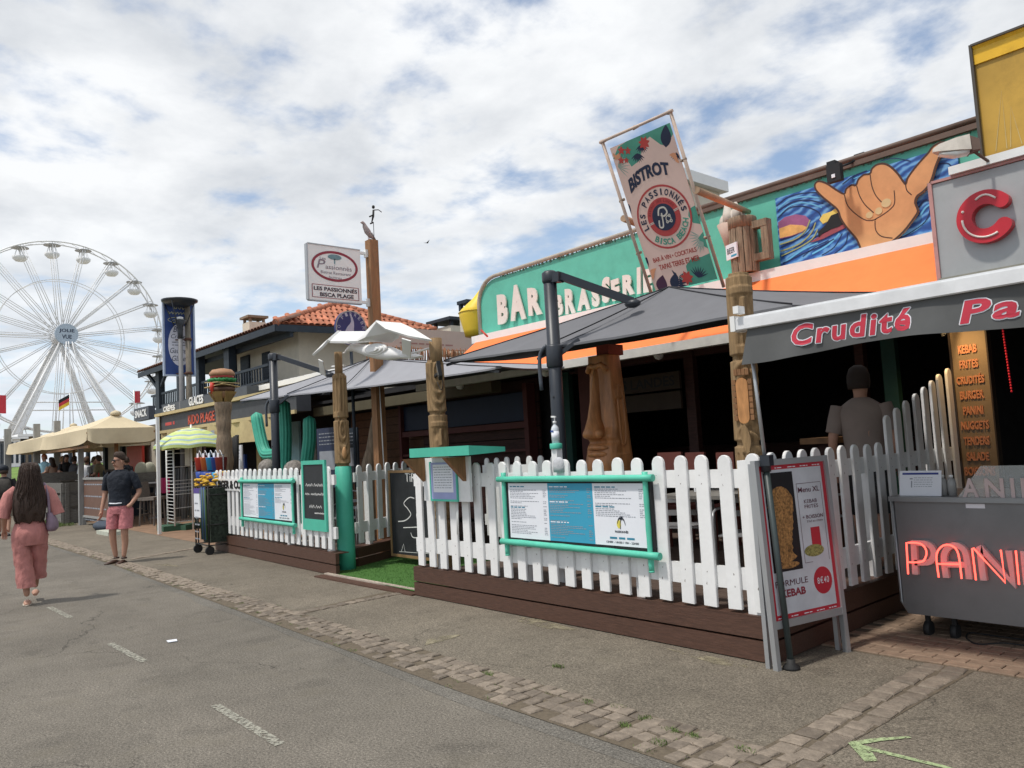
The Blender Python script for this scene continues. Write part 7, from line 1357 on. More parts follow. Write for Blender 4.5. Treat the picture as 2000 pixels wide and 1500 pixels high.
# menu easel
p=OY(163,937,5.35);q=OY(214,1012,5.35); ez=thing('menu_easel','brown menu easel in a pale frame behind the man in the dark shirt','menu easel',(p.x,5.35,0)); F=FY(5.35); z1=p.z;z0=q.z; g=G(); g.fbox(F,p.x,q.x,z0,z1,-.03,0); part('panel',g,mat('chocolate_panel',(.16,.085,.06),.6,var=.1),ez); g=G()
g.fbox(F,p.x-.07,p.x,z0-.02,z1+.06,-.05,.03); g.fbox(F,q.x,q.x+.07,z0-.02,z1+.06,-.05,.03); g.fbox(F,p.x,q.x,z1,z1+.06,-.05,.03); g.fbox(F,p.x,q.x,z0-.06,z0,-.05,.03); part('frame',g,pg,ez)
g=G()
for k in range(4): scrib(g,F,p.x+.1,q.x-.3,z1-.15-k*.32,.06,.003,seed=k)
part('print',g,ink_soft,ez); g=G(); g.box(p.x,p.x+.06,5.3,5.4,0,z0); g.box(q.x-.06,q.x,5.3,5.4,0,z0); part('leg',g,pg,ez)
p=OZ(190,1036); g=G(); g.ell((p.x,p.y+.15,.10),.62,.22,.13,18,8); solo('weight_bag',g,mat('navy_bag',(.045,.06,.085),.7,var=.2,bump=.6,bscale=8),'dark grey-blue weight bag lying at the foot of the brown easel','bag')
p=OZ(215,1044); g=G(); g.box(p.x-.55,p.x+.5,p.y-.16,p.y+.16,.004,.09); g.tube([(p.x+.2,p.y,.09),(p.x+.2,p.y,.6)],.05,8); solo('umbrella_base',g,mat('pale_base',(.48,.50,.42),.7),'pale plate-shaped parasol base on the pavement behind the man','parasol base')
# bar stools and tables
rattan=mat('rattan',(.17,.145,.125),.8,var=.3,scale=30)
def stool(x,y,rz,lab):
    t=thing('bar_chair',lab,'bar chair',(x,y,0),'grey woven bar chairs at the terrace tables'); M_=T(x,y,0)@Matrix.Rotation(rz,4,'Z'); P=lambda a,b,c:M_@V(a,b,c)
    for a in (-.19,.19):
        for b in (-.19,.19): g=G(); g.bar(P(a*1.15,b*1.15,0),P(a,b,.72),.035); part('leg',g,rattan,t)
    g=G(); g.loft([[P(a*.25,b*.24,z) for a,b in ((-1,-1),(1,-1),(1,1),(-1,1))] for z in (.66,.74)],0,True,False); part('seat',g,rattan,t)
    g=G(); g.grid(lambda u,v:P((u-.5)*.46,.22+.06*v-.05*(1-abs(2*u-1)**2)*0,.72+.42*v),6,4); g.grid(lambda u,v:P((u-.5)*.46,.25+.06*v,.72+.42*v),6,4); part('backrest',g,rattan,t); g=G(); g.bar(P(-.2,-.2,.3),P(.2,-.2,.3),.025); g.bar(P(-.2,.2,.3),P(.2,.2,.3),.025); part('footrest',g,rattan,t)
for px,py,rz,lab in ((270,1020,2.6,'woven bar chair just right of the man in the dark shirt'),(298,1026,2.2,'woven bar chair in front, beside the wire display racks'),(285,1012,.4,'woven bar chair behind the pale bar table')): p=OZ(px,py); stool(p.x,p.y,rz,lab)
for px,py,lab in ((272,1008,'tall pale-topped bar table behind the man in the dark shirt'),(306,1012,'tall pale-topped bar table beside the wire display racks')): p=OZ(px,py); table(p.x,p.y,0,lab,white_metal,h=1.03,w=.7)
p=OZ(314,1015); g=G(); g.box(p.x-.15,p.x+.2,p.y,p.y+.2,.75,1.18); solo('pink_seat_back',g,pink_pl,'bright pink seat back behind the pale bar table','chair')
# wire racks
rk=thing('display_rack','tall white wire display rack with shelves on a green base under the striped parasol','display rack',(-19.3,6.2,0)); c=OZ(338,1037); d_=OZ(383,1026); x0,x1=c.x,c.x+1.05*1.0; 
y0=c.y; H=OY(325,872,y0).z; xa=OY(322,950,y0).x; xb=OY(340,950,y0).x
ps=[V(xa,y0+.05,0),V(xb,y0,0),V(OY(383,950,y0+.6).x,y0+.6,0)]
g=G()
for p in ps: g.tube([p+V(0,0,.12),p+V(0,0,H)],.02,6)
part('frame',g,white_metal,rk)
nz_s=22
for k in range(nz_s):
    z=.2+k*(H-.3)/(nz_s-1); g=G()
    g.bar(ps[0]+V(0,0,z),ps[1]+V(0,0,z),.012)
    if k%4==0 or k in (9,10,11): g.bar(ps[1]+V(0,0,z),ps[2]+V(0,0,z),.016)
    part('wire_shelf',g,white_metal,rk)
g=G(); 
for k in range(15): q=ps[1].lerp(ps[2],k/14); g.tube([q+V(0,0,.2),q+V(0,0,1.45)],.004,4)
part('wire_grid',g,grey_alu,rk); g=G(); g.bar(ps[0]+V(0,0,.07),ps[1]+V(0,0,.07),.5,.12); g.bar(ps[1]+V(0,.1,.07),ps[2]+V(0,.1,.07),.4,.12); part('base',g,mat('rack_green',(.04,.10,.06),.8),rk)
for i,(u,z0,z1,m_,lb) in enumerate(((.12,1.5,2.05,cream_wall2,'beige'),(.35,1.6,2.1,yshop,'straw-coloured'),(.6,1.5,2.1,paper,'white'),(.8,1.5,2.0,lilac,'mauve'),(.45,.4,1.35,rattan,'dark woven'),(.75,.5,1.3,skin,'peach-coloured'))):
    q=ps[1].lerp(ps[2],u)+V(0,.25,0); g=G(); g.box(q.x-.16,q.x+.16,q.y,q.y+.05,z0,z1); solo('hanging_goods',g,m_,lb+' beach mat hanging on the white wire display rack','beach mat',group='goods on the wire rack')
# striped parasol
px_=OY(373,835,6.4); sp_=thing('striped_parasol','small green, yellow and blue striped parasol above the wire display rack','parasol',(px_.x,6.4,0)); ax_=px_.x; Rr=OY(438,860,6.4).x-ax_+.0; ze=OY(300,868,6.4).z; Rr=.82; zr=OY(434,862,6.4).z
sm=[mat('par_lime',(.52,.62,.22),.8),mat('par_blue',(.30,.40,.44),.8),mat('par_yellow',(.62,.66,.34),.8)]
g=G(); n=32; prev=None; zap=px_.z
prof=[(0,zap),(.25,zap-.03),(.5,zap-.10),(.72,zap-.20),(.9,zap-.31),(1.0,zap-.40),(1.0,zap-.47)]
prof2=[]; 
for i in range(len(prof)-1):
    for j in range(3): t=j/3; prof2.append((prof[i][0]+(prof[i+1][0]-prof[i][0])*t,prof[i][1]+(prof[i+1][1]-prof[i][1])*t))
prof2.append(prof[-1])
ring=lambda r,z:[V(ax_+math.cos(2*math.pi*k/n)*Rr*max(r,.01),6.4+math.sin(2*math.pi*k/n)*Rr*max(r,.01),z-.05*r*abs(math.sin(math.pi*k/n*8))*0-.035*r*(1-abs(math.cos(4*2*math.pi*k/n/1)))) for k in range(n)]
for i,(a,b) in enumerate(zip(prof2,prof2[1:])): g.loft([ring(*a),ring(*b)],(0,1,0,2,1,2,0,0,1,2,0,1,0,2,1,0,0,0)[i%18],False,True)
part('canopy',g,sm,sp_); g=G(); g.tube([(ax_,6.4,0),(ax_,6.4,zap+.07)],.022,8); part('pole',g,white_metal,sp_)
for k in range(8): g=G(); a=k*math.pi/4; g.bar((ax_,6.4,zap-.05),(ax_+math.cos(a)*Rr*.98,6.4+math.sin(a)*Rr*.98,zap-.42),.008); part('rib',g,white_metal,sp_)
# goods trolley
p=OZ(388,1080); ct2=thing('goods_trolley','black wheeled trolley bin packed with nets, at the left end of the picket fence','trolley',(p.x,p.y,0)); x0=OY(384,1000,p.y).x; x1=OY(421,1000,p.y+.1).x; y0,y1=p.y-.02,p.y+.5; zt=OY(388,950,p.y).z
g=G()
for x in (x0,x1):
    for y in (y0,y1): g.tube([(x,y,.14),(x,y,zt)],.014,6)
for z in (.16,.5,1.0,zt):
    for a,b in (((x0,y0),(x1,y0)),((x1,y0),(x1,y1)),((x1,y1),(x0,y1)),((x0,y1),(x0,y0))): g.tube([(*a,z),(*b,z)],.010,5)
part('frame',g,rubber,ct2); g=G(); g.box(x0+.25,x1-.02,y0+.04,y1-.04,.2,zt-.04); part('net_bag',g,mat('dark_net',(.025,.035,.025),.9,var=.9,scale=25),ct2)
for k in range(7): g=G(); x=x0+.3+k*(x1-x0-.35)/7; g.tube([(x,y0-.0,.25),(x+.01,y0-.02,zt-.05+.02*(k%3))],.018,6); part('rolled_stick',g,(mat('stick_green',(.05,.10,.04),.7),leaf_n,mat('stick_blue',(.04,.10,.22),.6))[k%3] if k<3 else (MATS['stick_green'],leaf_n,MATS['stick_blue'])[k%3],ct2)
g=G(); g.box(x0+.02,x0+.34,y0-.03,y0-.015,.62,zt-.12); pn=part('price_notice',g,paper,ct2); g=G(); [scrib(g,FY(y0-.03),x0+.06,x0+.28,zt-.3-k*.12,.04,.002,seed=k) for k in range(6)]; part('print',g,ink_soft,pn); g=G(); g.box(x0+.02,x0+.34,y0-.032,y0-.012,zt-.115,zt-.03); part('purple_band',g,mat('purple',(.10,.06,.28),.6),pn)
for x in (x0+.03,x1-.03): g=G(); g.tube([(x-.02,y0+.02,.075),(x+.02,y0+.02,.075)],.075,12); g.bar((x,y0+.02,.08),(x,y0+.02,.16),.03); part('castor',g,rubber,ct2)
rn=random.Random(9); g=G(); 
for k in range(40): c=V(rn.uniform(x0-.02,x1-.05),rn.uniform(y0,y1),zt+rn.uniform(.0,.22)); r=rn.uniform(.03,.06); g.ell(c,r,r,r*.5,6,4)
solo('yellow_flowers',g,mat('flower_yellow',(.66,.40,.04),.7,var=.3,scale=30),'bunch of yellow toy flowers filling the top of the trolley','flowers')
for k,(px,pz,m1,m2) in enumerate(((392,905,red_pl,blue_pl),(403,905,mat('bucket_orange',(.60,.14,.03),.5),blue_pl),(414,905,cyan_pl,blue_pl),(424,905,blue_pl,cyan_pl),(432,905,mat('bucket_maroon',(.22,.03,.03),.5),red_pl))):
    q=OY(px,908,5.3); t=thing('toy_bucket',('red toy bucket set hanging furthest left above the trolley','orange toy bucket set hanging second from the left above the trolley','light blue toy bucket set hanging in the middle of the row','dark blue toy bucket set with light blue pail, second from the right of the row','maroon toy bucket set hanging nearest the burger totem')[k],'toy bucket',(q.x,5.3,q.z)); g=G(); g.lathe([(.085,q.z-.10),(.11,q.z+.13),(.115,q.z+.14),(.1,q.z+.13)],(q.x,5.3,0),12); part('bucket',g,m1,t); g=G(); g.lathe([(.08,q.z-.34),(.10,q.z-.13),(.02,q.z-.12)],(q.x+.01,5.3,0),12); part('lower_bucket',g,m2,t); g=G(); g.tube(smooth([(q.x-.1,5.3,q.z+.13),(q.x,5.28,q.z+.27),(q.x+.1,5.3,q.z+.13)],3),.006,4); g.box(q.x-.03,q.x+.05,5.24,5.25,q.z+.10,q.z+.22); part('handle',g,paper,t)
g=G(); A=OY(384,888,5.3);B=OY(436,888,5.3); g.tube([A,B],.012,6); g.tube([(A.x,5.3,.0),(A.x,5.3,A.z)],.014,6); g.tube([(B.x,5.3,.0),(B.x,5.3,B.z)],.014,6); solo('hanging_rail',g,pole_dark,'thin dark rail from which the toy buckets hang','rail')
# ================================================================ people
def skinbody(name,joints,edges,root,m_,parent,lvl=2):
    names=list(joints); me=bpy.data.meshes.new('sk'); me.from_pydata([tuple(joints[n][0]) for n in names],[(names.index(a),names.index(b)) for a,b in edges],[])
    o=bpy.data.objects.new('sk',me); link(o); o.modifiers.new('s','SKIN'); s=o.modifiers.new('u','SUBSURF'); s.levels=lvl
    for i,n in enumerate(names):
        r=joints[n][1]; d=me.skin_vertices[0].data[i]; d.radius=(r,r) if not isinstance(r,tuple) else r; d.use_root=(n==root)
    dg=bpy.context.evaluated_depsgraph_get(); m2=bpy.data.meshes.new_from_object(o.evaluated_get(dg)); bpy.data.objects.remove(o)
    m2.materials.clear(); m2.materials.append(m_); org=ORG[parent.name]; m2.transform(Matrix.Translation(-org)); m2.name=name
    for p in m2.polygons: p.use_smooth=True; p.material_index=0
    q=bpy.data.objects.new(name,m2); link(q); q.parent=parent; ORG[q.name]=org; return q
class PF:
    """person frame: x to the person's left, y forward, z up"""
    def __init__(s,base,fwd): s.b=Vector(base); s.f=Vector((fwd[0],fwd[1],0)).normalized(); s.l=V(-s.f.y,s.f.x,0)
    def __call__(s,x,y,z): return s.b+s.l*x+s.f*y+V(0,0,z)
def rings(P,rs,n=20,sq=2.0):
    out=[]
    for (cx,cy,z,rx,ry) in rs: out.append([P(cx+abs(math.cos(t))**(2/sq)*math.copysign(1,math.cos(t))*rx,cy+abs(math.sin(t))**(2/sq)*math.copysign(1,math.sin(t))*ry,z) for t in [2*math.pi*k/n for k in range(n)]])
    return out
def rsm(rs,k=4): return smooth(rs,k)
def foot(P,x,y,m_,parent,name='shoe',l=.25,toe=0,z=0,pitch=0):
    g=G(); ca,sa=math.cos(toe),math.sin(toe); rr=[]
    for t,w,h in ((0,.025,.03),(.06,.036,.06),(.12,.036,.065),(.18,.044,.045),(.23,.042,.03),(.26,.02,.018)):
        yy=t-.08; cx_,cy_=x+yy*sa*1,y+yy*ca; rr.append([P(cx_+math.cos(a)*w*ca,cy_-math.cos(a)*w*sa,z+max(0,h*.5+math.sin(a)*h*.5)+max(0,.08-yy)*pitch) for a in [2*math.pi*k/10 for k in range(10)]])
    g.loft(rr); return part(name,g,m_,parent)
def hand(joints,edges,P,wrist,base,dr,side,curl=.5,pre='h',sc_=1.0):
    """palm and five fingers added to a skin skeleton; dr is the hand direction, side the thumb side"""
    W_=Vector(base); d=Vector(dr).normalized(); s=Vector(side).normalized(); nrm=d.cross(s).normalized()
    joints[pre+'p']=(W_+d*.045*sc_,.024*sc_); edges.append((wrist,pre+'p'))
    for i,(o,ln) in enumerate(((.026,.070),(.009,.078),(-.009,.073),(-.025,.058))):
        k=pre+'k%d'%i; joints[k]=(W_+d*.085*sc_+s*o*sc_,.010*sc_); edges.append((pre+'p',k)); a=joints[k][0]+d*ln*.5*sc_+nrm*curl*.02; joints[k+'m']=(a,.0085*sc_); edges.append((k,k+'m')); joints[k+'t']=(a+d*ln*.42*sc_+nrm*curl*.045,.007*sc_); edges.append((k+'m',k+'t'))
    joints[pre+'t1']=(W_+d*.035*sc_+s*.036*sc_,.011*sc_); edges.append((pre+'p',pre+'t1')); joints[pre+'t2']=(W_+d*.075*sc_+s*.050*sc_+nrm*.01,.009*sc_); edges.append((pre+'t1',pre+'t2'))
# ---- standing man
mb_=OZ(237,1100); man=thing('person','man in navy t-shirt, rose checked shorts and sunglasses standing by the cobble strip','person',(mb_.x,mb_.y,0)); P=PF(mb_,(.70,-.72)); s=1.80/1.80
J={'pel':(P(0,0,.96),.13),'wai':(P(0,.01,1.10),.125),'che':(P(0,.0,1.30),.145),'nb':(P(0,-.01,1.48),.075),'nk':(P(-.01,.01,1.53),.055),
 'hipr':(P(-.09,0,.90),.095),'knr':(P(-.12,.04,.50),.058),'car':(P(-.125,.01,.34),.053),'anr':(P(-.10,-.02,.09),.034),
 'hipl':(P(.09,0,.90),.095),'knl':(P(.09,.05,.50),.058),'cal':(P(.085,.02,.34),.053),'anl':(P(.06,.03,.09),.034),
 'shr':(P(-.19,-.01,1.42),.065),'elr':(P(-.27,-.02,1.13),.042),'wrr':(P(-.29,.05,.88),.028),
 'shl':(P(.19,-.01,1.42),.065),'ell':(P(.30,-.06,1.14),.043),'wrl':(P(.22,.06,.95),.030)}
E_=[('pel','wai'),('wai','che'),('che','nb'),('nb','nk'),('pel','hipr'),('hipr','knr'),('knr','car'),('car','anr'),('pel','hipl'),('hipl','knl'),('knl','cal'),('cal','anl'),('che','shr'),('shr','elr'),('elr','wrr'),('che','shl'),('shl','ell'),('ell','wrl')]
HD=PF(P(0,.02,0),(.12,-.99))
J['hd0']=(HD(0,.015,1.615),(.078,.085)); J['hd1']=(HD(0,-.005,1.70),(.080,.090)); J['hd2']=(HD(0,-.005,1.765),(.055,.062)); J['jaw']=(HD(0,.045,1.575),.042); E_+= [('nk','hd0'),('hd0','hd1'),('hd1','hd2'),('hd0','jaw')]
hand(J,E_,P,'wrr',P(-.29,.06,.86),P(-.29,.09,.6)-P(-.29,.06,.86),P(0,1,0)-P(0,0,0),.8,'r'); J['lp']=(P(.17,.10,.90),.035); E_.append(('wrl','lp'))
skinbody('body',J,E_,'pel',skin,man)
g=G(); g.tube([HD(0,.075,1.665),HD(0,.108,1.63),HD(0,.085,1.62)],[.010,.015,.012],8); part('nose',g,skin,man); g=G(); g.ell(HD(-.078,-.01,1.64),.012,.018,.028,8,6); g.ell(HD(.078,-.01,1.64),.012,.018,.028,8,6); part('ear',g,skin,man)
g=G(); g.tube([HD(-.03,.088,1.590),HD(0,.094,1.592),HD(.03,.088,1.590)],.006,6); part('mouth',g,mat('lips',(.26,.09,.07),.5),man)
g=G(); g.tube([HD(-.075,.02,1.672),HD(-.06,.072,1.672),HD(0,.096,1.672),HD(.06,.072,1.672),HD(.075,.02,1.672)],.007,6); g.ell(HD(-.034,.086,1.664),.028,.010,.021,10,6); g.ell(HD(.034,.086,1.664),.028,.010,.021,10,6); part('sunglasses',g,black,man)
g=G(); rg=[]
for z,rx,ry,cy in ((1.665,.080,.05,-.05),(1.70,.088,.078,-.025),(1.745,.086,.09,-.008),(1.785,.070,.078,.0),(1.81,.035,.042,.0)): rg.append((0,cy,z,rx,ry))
g.loft(rings(HD,rg,18)); part('hair',g,mat('short_brown_hair',(.05,.03,.02),.7,var=.4,scale=60,bump=.8,bscale=150),man)
g=G(); g.loft(rings(P,rsm([(0,.01,.93,.185,.135),(0,.01,1.0,.178,.13),(0,.01,1.12,.170,.128),(0,.005,1.28,.200,.140),(0,0,1.40,.205,.130),(0,-.005,1.47,.150,.100),(0,-.005,1.515,.075,.072)],3),24,2.3),0,False)
g.tube([P(-.15,-.005,1.44),P(-.215,-.01,1.39),P(-.245,-.015,1.28),P(-.26,-.02,1.19)],[.070,.072,.066,.064],14,caps=False); g.tube([P(.15,-.005,1.44),P(.215,-.02,1.39),P(.255,-.035,1.28),P(.28,-.05,1.19)],[.070,.072,.066,.064],14,caps=False); part('tshirt',g,navy_cloth,man)
g=G(); g.loft(rings(P,[(0,.01,1.0,.165,.125),(0,.01,.93,.180,.132),(0,.0,.86,.195,.138),(0,0,.80,.19,.13)],22),0,False); g.loft(rings(P,[(-.095,0,.88,.105,.125),(-.11,.01,.75,.108,.115),(-.12,.02,.56,.105,.108)],16),0,False); g.loft(rings(P,[(.095,0,.88,.105,.125),(.10,.01,.75,.108,.115),(.10,.03,.56,.105,.108)],16),0,False); part('shorts',g,rose2,man)
g=G(); g.tube([P(-.16,.06,.985),P(-.1,.125,.975),P(0,.14,.97),P(.1,.125,.975)],.012,6); part('belt_cord',g,paper,man)
for x,y,t_ in ((-.10,.0,-.5),(.06,.05,.0)): foot(P,x,y,leather,man,'sandal',toe=t_); g=G(); g.lathe([(.046,.075),(.044,.10)],P(x,y-.03,0),12); part('sandal_strap',g,leather,man)
# ---- walking woman seen from behind
wb=OZ(46,1182); vd=(wb.x,wb.y); wo=thing('person','woman with long dark hair walking away in a rose jumpsuit with lilac bag','person',(wb.x,wb.y,0)); P=PF(V(wb.x,wb.y,0)+V(.05,.06,0),(wb.x,wb.y+.2))
J={'pel':(P(0,0,.92),.13),'wai':(P(0,.01,1.05),.105),'che':(P(0,.02,1.22),.125),'nb':(P(0,.02,1.38),.06),'nk':(P(0,.02,1.43),.048),'hd0':(P(0,.02,1.50),.078),'hd1':(P(0,.01,1.58),.082),'hd2':(P(0,.01,1.63),.055),
 'hipr':(P(-.09,0,.86),.10),'knr':(P(-.06,.18,.50),.06),'anr':(P(-.05,.22,.16),.032),'hipl':(P(.09,0,.86),.10),'knl':(P(.07,-.02,.48),.06),'cal':(P(.05,-.05,.32),.048),'anl':(P(.03,-.04,.10),.032),
 'shr':(P(-.165,.02,1.34),.055),'elr':(P(-.27,-.02,1.07),.040),'wrr':(P(-.20,.16,1.00),.026),'shl':(P(.165,.02,1.34),.055),'ell':(P(.25,-.04,1.08),.040),'wrl':(P(.26,.14,.92),.026)}
E_=[('pel','wai'),('wai','che'),('che','nb'),('nb','nk'),('nk','hd0'),('hd0','hd1'),('hd1','hd2'),('pel','hipr'),('hipr','knr'),('knr','anr'),('pel','hipl'),('hipl','knl'),('knl','cal'),('cal','anl'),('che','shr'),('shr','elr'),('elr','wrr'),('che','shl'),('shl','ell'),('ell','wrl')]
hand(J,E_,P,'wrr',P(-.19,.18,.99),P(.2,1,-.2)-P(0,0,0),P(0,0,1)-P(0,0,0),.8,'r',.9); hand(J,E_,P,'wrl',P(.26,.16,.91),P(0,.6,-.8)-P(0,0,0),P(-1,0,0)-P(0,0,0),.8,'l',.9)
skinbody('body',J,E_,'pel',skin,wo)
g=G(); g.loft(rings(P,rsm([(0,.01,1.0,.142,.115),(0,.01,1.06,.140,.11),(0,.02,1.18,.165,.125),(0,.02,1.30,.180,.118),(0,.02,1.37,.14,.09),(0,.02,1.41,.07,.06)],3),22,2.2),0,False)
g.tube([P(-.13,.02,1.35),P(-.20,.01,1.29),P(-.25,-.01,1.15),P(-.285,-.02,1.03)],[.062,.070,.074,.078],14,caps=False); g.tube([P(.13,.02,1.35),P(.20,0,1.29),P(.25,-.02,1.15),P(.275,-.035,1.03)],[.062,.070,.074,.076],14,caps=False); part('top',g,roseP,wo)
def leg(g,rs,seed):
    R_=rings(P,rsm(rs,6),26)
    for k,r in enumerate(R_):
        for i,p in enumerate(r):
            w=.004*math.sin(k*1.1+i*.55+seed)+.003*math.sin(k*2.3-i*.9+seed); c=sum(r,V(0,0,0))/len(r); p+= (p-c).normalized()*w
    g.loft(R_,0,False)
g=G(); g.loft(rings(P,rsm([(0,.01,1.02,.135,.108),(0,.0,.95,.155,.125),(0,-.01,.86,.182,.150),(0,-.01,.78,.188,.150),(0,0,.70,.18,.14)],4),24,2.2),0,False)
leg(g,[(-.09,0,.80,.10,.13),(-.085,.05,.62,.095,.115),(-.078,.12,.45,.092,.11),(-.07,.17,.28,.098,.11)],1); leg(g,[(.085,-.01,.80,.10,.135),(.075,-.01,.62,.098,.12),(.055,-.02,.42,.095,.11),(.035,-.04,.215,.100,.115)],4)
part('trousers',g,roseP,wo)
g=G(); b_=rings(P,[(0,.01,.985,.146,.118),(0,.01,1.02,.146,.118)],24,2.2); g.loft(b_,0,False); part('belt',g,rubber,wo)
g=G(); hr=[]; n=26
for k,(z,rx,ry,cy) in enumerate(rsm([(1.665,.03,.03,.0),(1.655,.070,.075,-.002),(1.60,.097,.105,-.01),(1.52,.106,.108,-.025),(1.42,.125,.10,-.045),(1.30,.150,.085,-.075),(1.18,.165,.070,-.10),(1.06,.160,.055,-.11),(.98,.135,.035,-.11)],4)):
    r=[P(math.cos(t)*rx*(1+.035*math.sin(t*13)+.02*math.sin(t*29+k*.2)),cy+math.sin(t)*ry*(1+.05*math.sin(t*17)),z-(.03*math.sin(t*7) if z<1.06 else 0)) for t in [2*math.pi*i/(n*2) for i in range(n*2)]]; hr.append(r)
g.loft(hr[::-1]); rn=random.Random(5)
for q in range(260):
    i0=rn.randrange(n*2); k0=rn.randrange(0,8); k1=min(len(hr)-1,k0+rn.randrange(12,26)); pts=[]
    for k in range(k0,k1,3):
        r_=hr[k]; c=sum(r_,V(0,0,0))/len(r_); p=r_[(i0+(k//9)*rn.choice((0,0,1)))%(n*2)]; pts.append(p+(p-c).normalized()*rn.uniform(.001,.007))
    if k1==len(hr)-1: pts.append(pts[-1]+V(rn.uniform(-.01,.01),rn.uniform(-.01,.01),-rn.uniform(.01,.07)))
    if len(pts)>2: g.tube(pts,[.0045]*(len(pts)-1)+[.001],4)
part('hair',g,hair_d,wo)
g=G(); g.loft(rings(P,rsm([(-.225,-.03,.84,.04,.09),(-.23,-.03,.88,.065,.13),(-.225,-.03,.97,.060,.12),(-.20,-.03,1.06,.035,.07)],3),16)); part('shoulder_bag',g,lilac,wo); g=G(); g.tube(smooth([tuple(P(-.21,.06,1.03)),tuple(P(-.19,.08,1.25)),tuple(P(-.15,.03,1.405)),tuple(P(-.185,-.06,1.28)),tuple(P(-.20,-.09,1.03))],4),.016,6); part('bag_strap',g,lilac,wo)
foot(P,.03,-.02,skin,wo,'foot',l=.23,pitch=.0); g=G(); g.loft([[P(.03+math.cos(a)*.048,-.02+.04+math.sin(a)*.13,z) for a in [2*math.pi*k/16 for k in range(16)]] for z in (.001,.018)]); part('sandal_sole',g,mat('pale_sole',(.46,.40,.33),.7),wo); foot(P,-.05,.28,skin,wo,'foot',z=.07)
# ---- passer-by cut by the left edge
q=OZ(8,1047); pb2=thing('person','passer-by in black with a dark cap at the left edge of the picture','person',(q.x,q.y,0)); P=PF(V(q.x,q.y,0),(q.x,q.y))
def simple(P,par,h,top,bottom,hair,cap=None,seat=None,arms=True,lean=0.0,skin_=skin,longhair=False):
    s=h/1.75; z0=0 if seat is None else seat-.86*s; L=lambda x,y,z:P(x*s,y*s+lean*max(0,z-.9),z*s+z0)
    J={'pel':(L(0,0,.93),.125*s),'che':(L(0,0,1.25),.14*s),'nb':(L(0,0,1.42),.07*s),'nk':(L(0,.01,1.48),.052*s),'hd0':(L(0,.02,1.57),.080*s),'hd1':(L(0,.01,1.65),.083*s),'hd2':(L(0,.01,1.70),.055*s),'jaw':(L(0,.05,1.53),.04*s)}
    E_=[('pel','che'),('che','nb'),('nb','nk'),('nk','hd0'),('hd0','hd1'),('hd1','hd2'),('hd0','jaw')]
    for sd,n_ in ((-1,'r'),(1,'l')):
        J['sh'+n_]=(L(sd*.18,0,1.37),.06*s)
        if seat is None: J['el'+n_]=(L(sd*.25,-.03,1.10),.042*s); J['wr'+n_]=(L(sd*.25,.08,.86),.028*s); 
        else: J['el'+n_]=(L(sd*.24,.08,1.12),.042*s); J['wr'+n_]=(L(sd*.12,.32,1.08),.028*s)
        E_+= [('che','sh'+n_),('sh'+n_,'el'+n_),('el'+n_,'wr'+n_)]
        if seat is None: J['hp'+n_]=(L(sd*.09,0,.86),.095*s); J['kn'+n_]=(L(sd*.10,.06*sd+.03,.48),.06*s); J['an'+n_]=(L(sd*.09,-.02+.12*sd,.09),.035*s)
        else: J['hp'+n_]=(L(sd*.10,.04,.90),.09*s); J['kn'+n_]=(L(sd*.13,.46,.92),.062*s); J['an'+n_]=(L(sd*.12,.46,.50),.036*s)
        E_+= [('pel','hp'+n_),('hp'+n_,'kn'+n_),('kn'+n_,'an'+n_)]
        hand(J,E_,P,'wr'+n_,J['wr'+n_][0],(L(0,.6,-.8)-L(0,0,0)) if seat is None else (L(-sd*.3,.9,0)-L(0,0,0)),L(-sd*1.0,.2,0)-L(0,0,0),.6,n_,.9*s)
    skinbody('body',J,E_,'pel',skin_,par,1)
    g=G(); g.loft([[L(p[0],p[1],p[2]) for p in r] for r in [[(math.cos(t)*rx,cy+math.sin(t)*ry,z) for t in [2*math.pi*k/18 for k in range(18)]] for (z,rx,ry,cy) in rsm([(.90,.165,.125,0),(1.08,.160,.125,0),(1.25,.185,.135,0),(1.36,.19,.12,0),(1.43,.12,.085,0),(1.465,.065,.06,0)],3)]],0,False)
    for sd,n_ in ((-1,'r'),(1,'l')): a=J['sh'+n_][0];b=J['el'+n_][0]; g.tube([a.lerp(b,-.1),a.lerp(b,.3),a.lerp(b,.75)],[.07*s,.073*s,.068*s],12,caps=False)
    part('top',g,top,par)
    g=G()
    for sd,n_ in ((-1,'r'),(1,'l')): a=J['hp'+n_][0];b=J['kn'+n_][0];c=J['an'+n_][0]; g.tube([a,a.lerp(b,.5),b.lerp(a,.05)] if seat is not None else [a+V(0,0,.05),a.lerp(b,.5),b],[.115*s,.10*s,.085*s],12,caps=False); 
    part('trousers',g,bottom,par)
    g=G(); g.loft([[L(math.cos(t)*rx,cy+math.sin(t)*ry,z) for t in [2*math.pi*k/16 for k in range(16)]] for z,rx,ry,cy in (((1.30,.11,.04,-.08),(1.45,.11,.06,-.06)) if longhair else ())+((1.54,.088,.065,-.04),(1.60,.094,.085,-.02),(1.66,.092,.096,-.005),(1.72,.07,.075,.0),(1.745,.03,.03,.0))]); part('hair',g,hair,par)
    g=G(); g.tube([L(0,.085,1.62),L(0,.118,1.585),L(0,.09,1.575)],[.009*s,.014*s,.011*s],7); part('nose',g,skin_,par)
    if cap: g=G(); g.loft([[L(math.cos(t)*rx,math.sin(t)*rx,z) for t in [2*math.pi*k/16 for k in range(16)]] for z,rx in ((1.62,.103),(1.68,.104),(1.73,.085),(1.765,.03))]); g.loft([[L(math.cos(t)*.075,.08+math.sin(t)*.09,z) for t in [2*math.pi*k/16 for k in range(16)]] for z in (1.625,1.64)]); part('cap',g,cap,par)
    if seat is None:
        for sd in (-1,1): foot(P,sd*.09*s,(-.02+.12*sd)*s,black,par,'shoe')
    return L
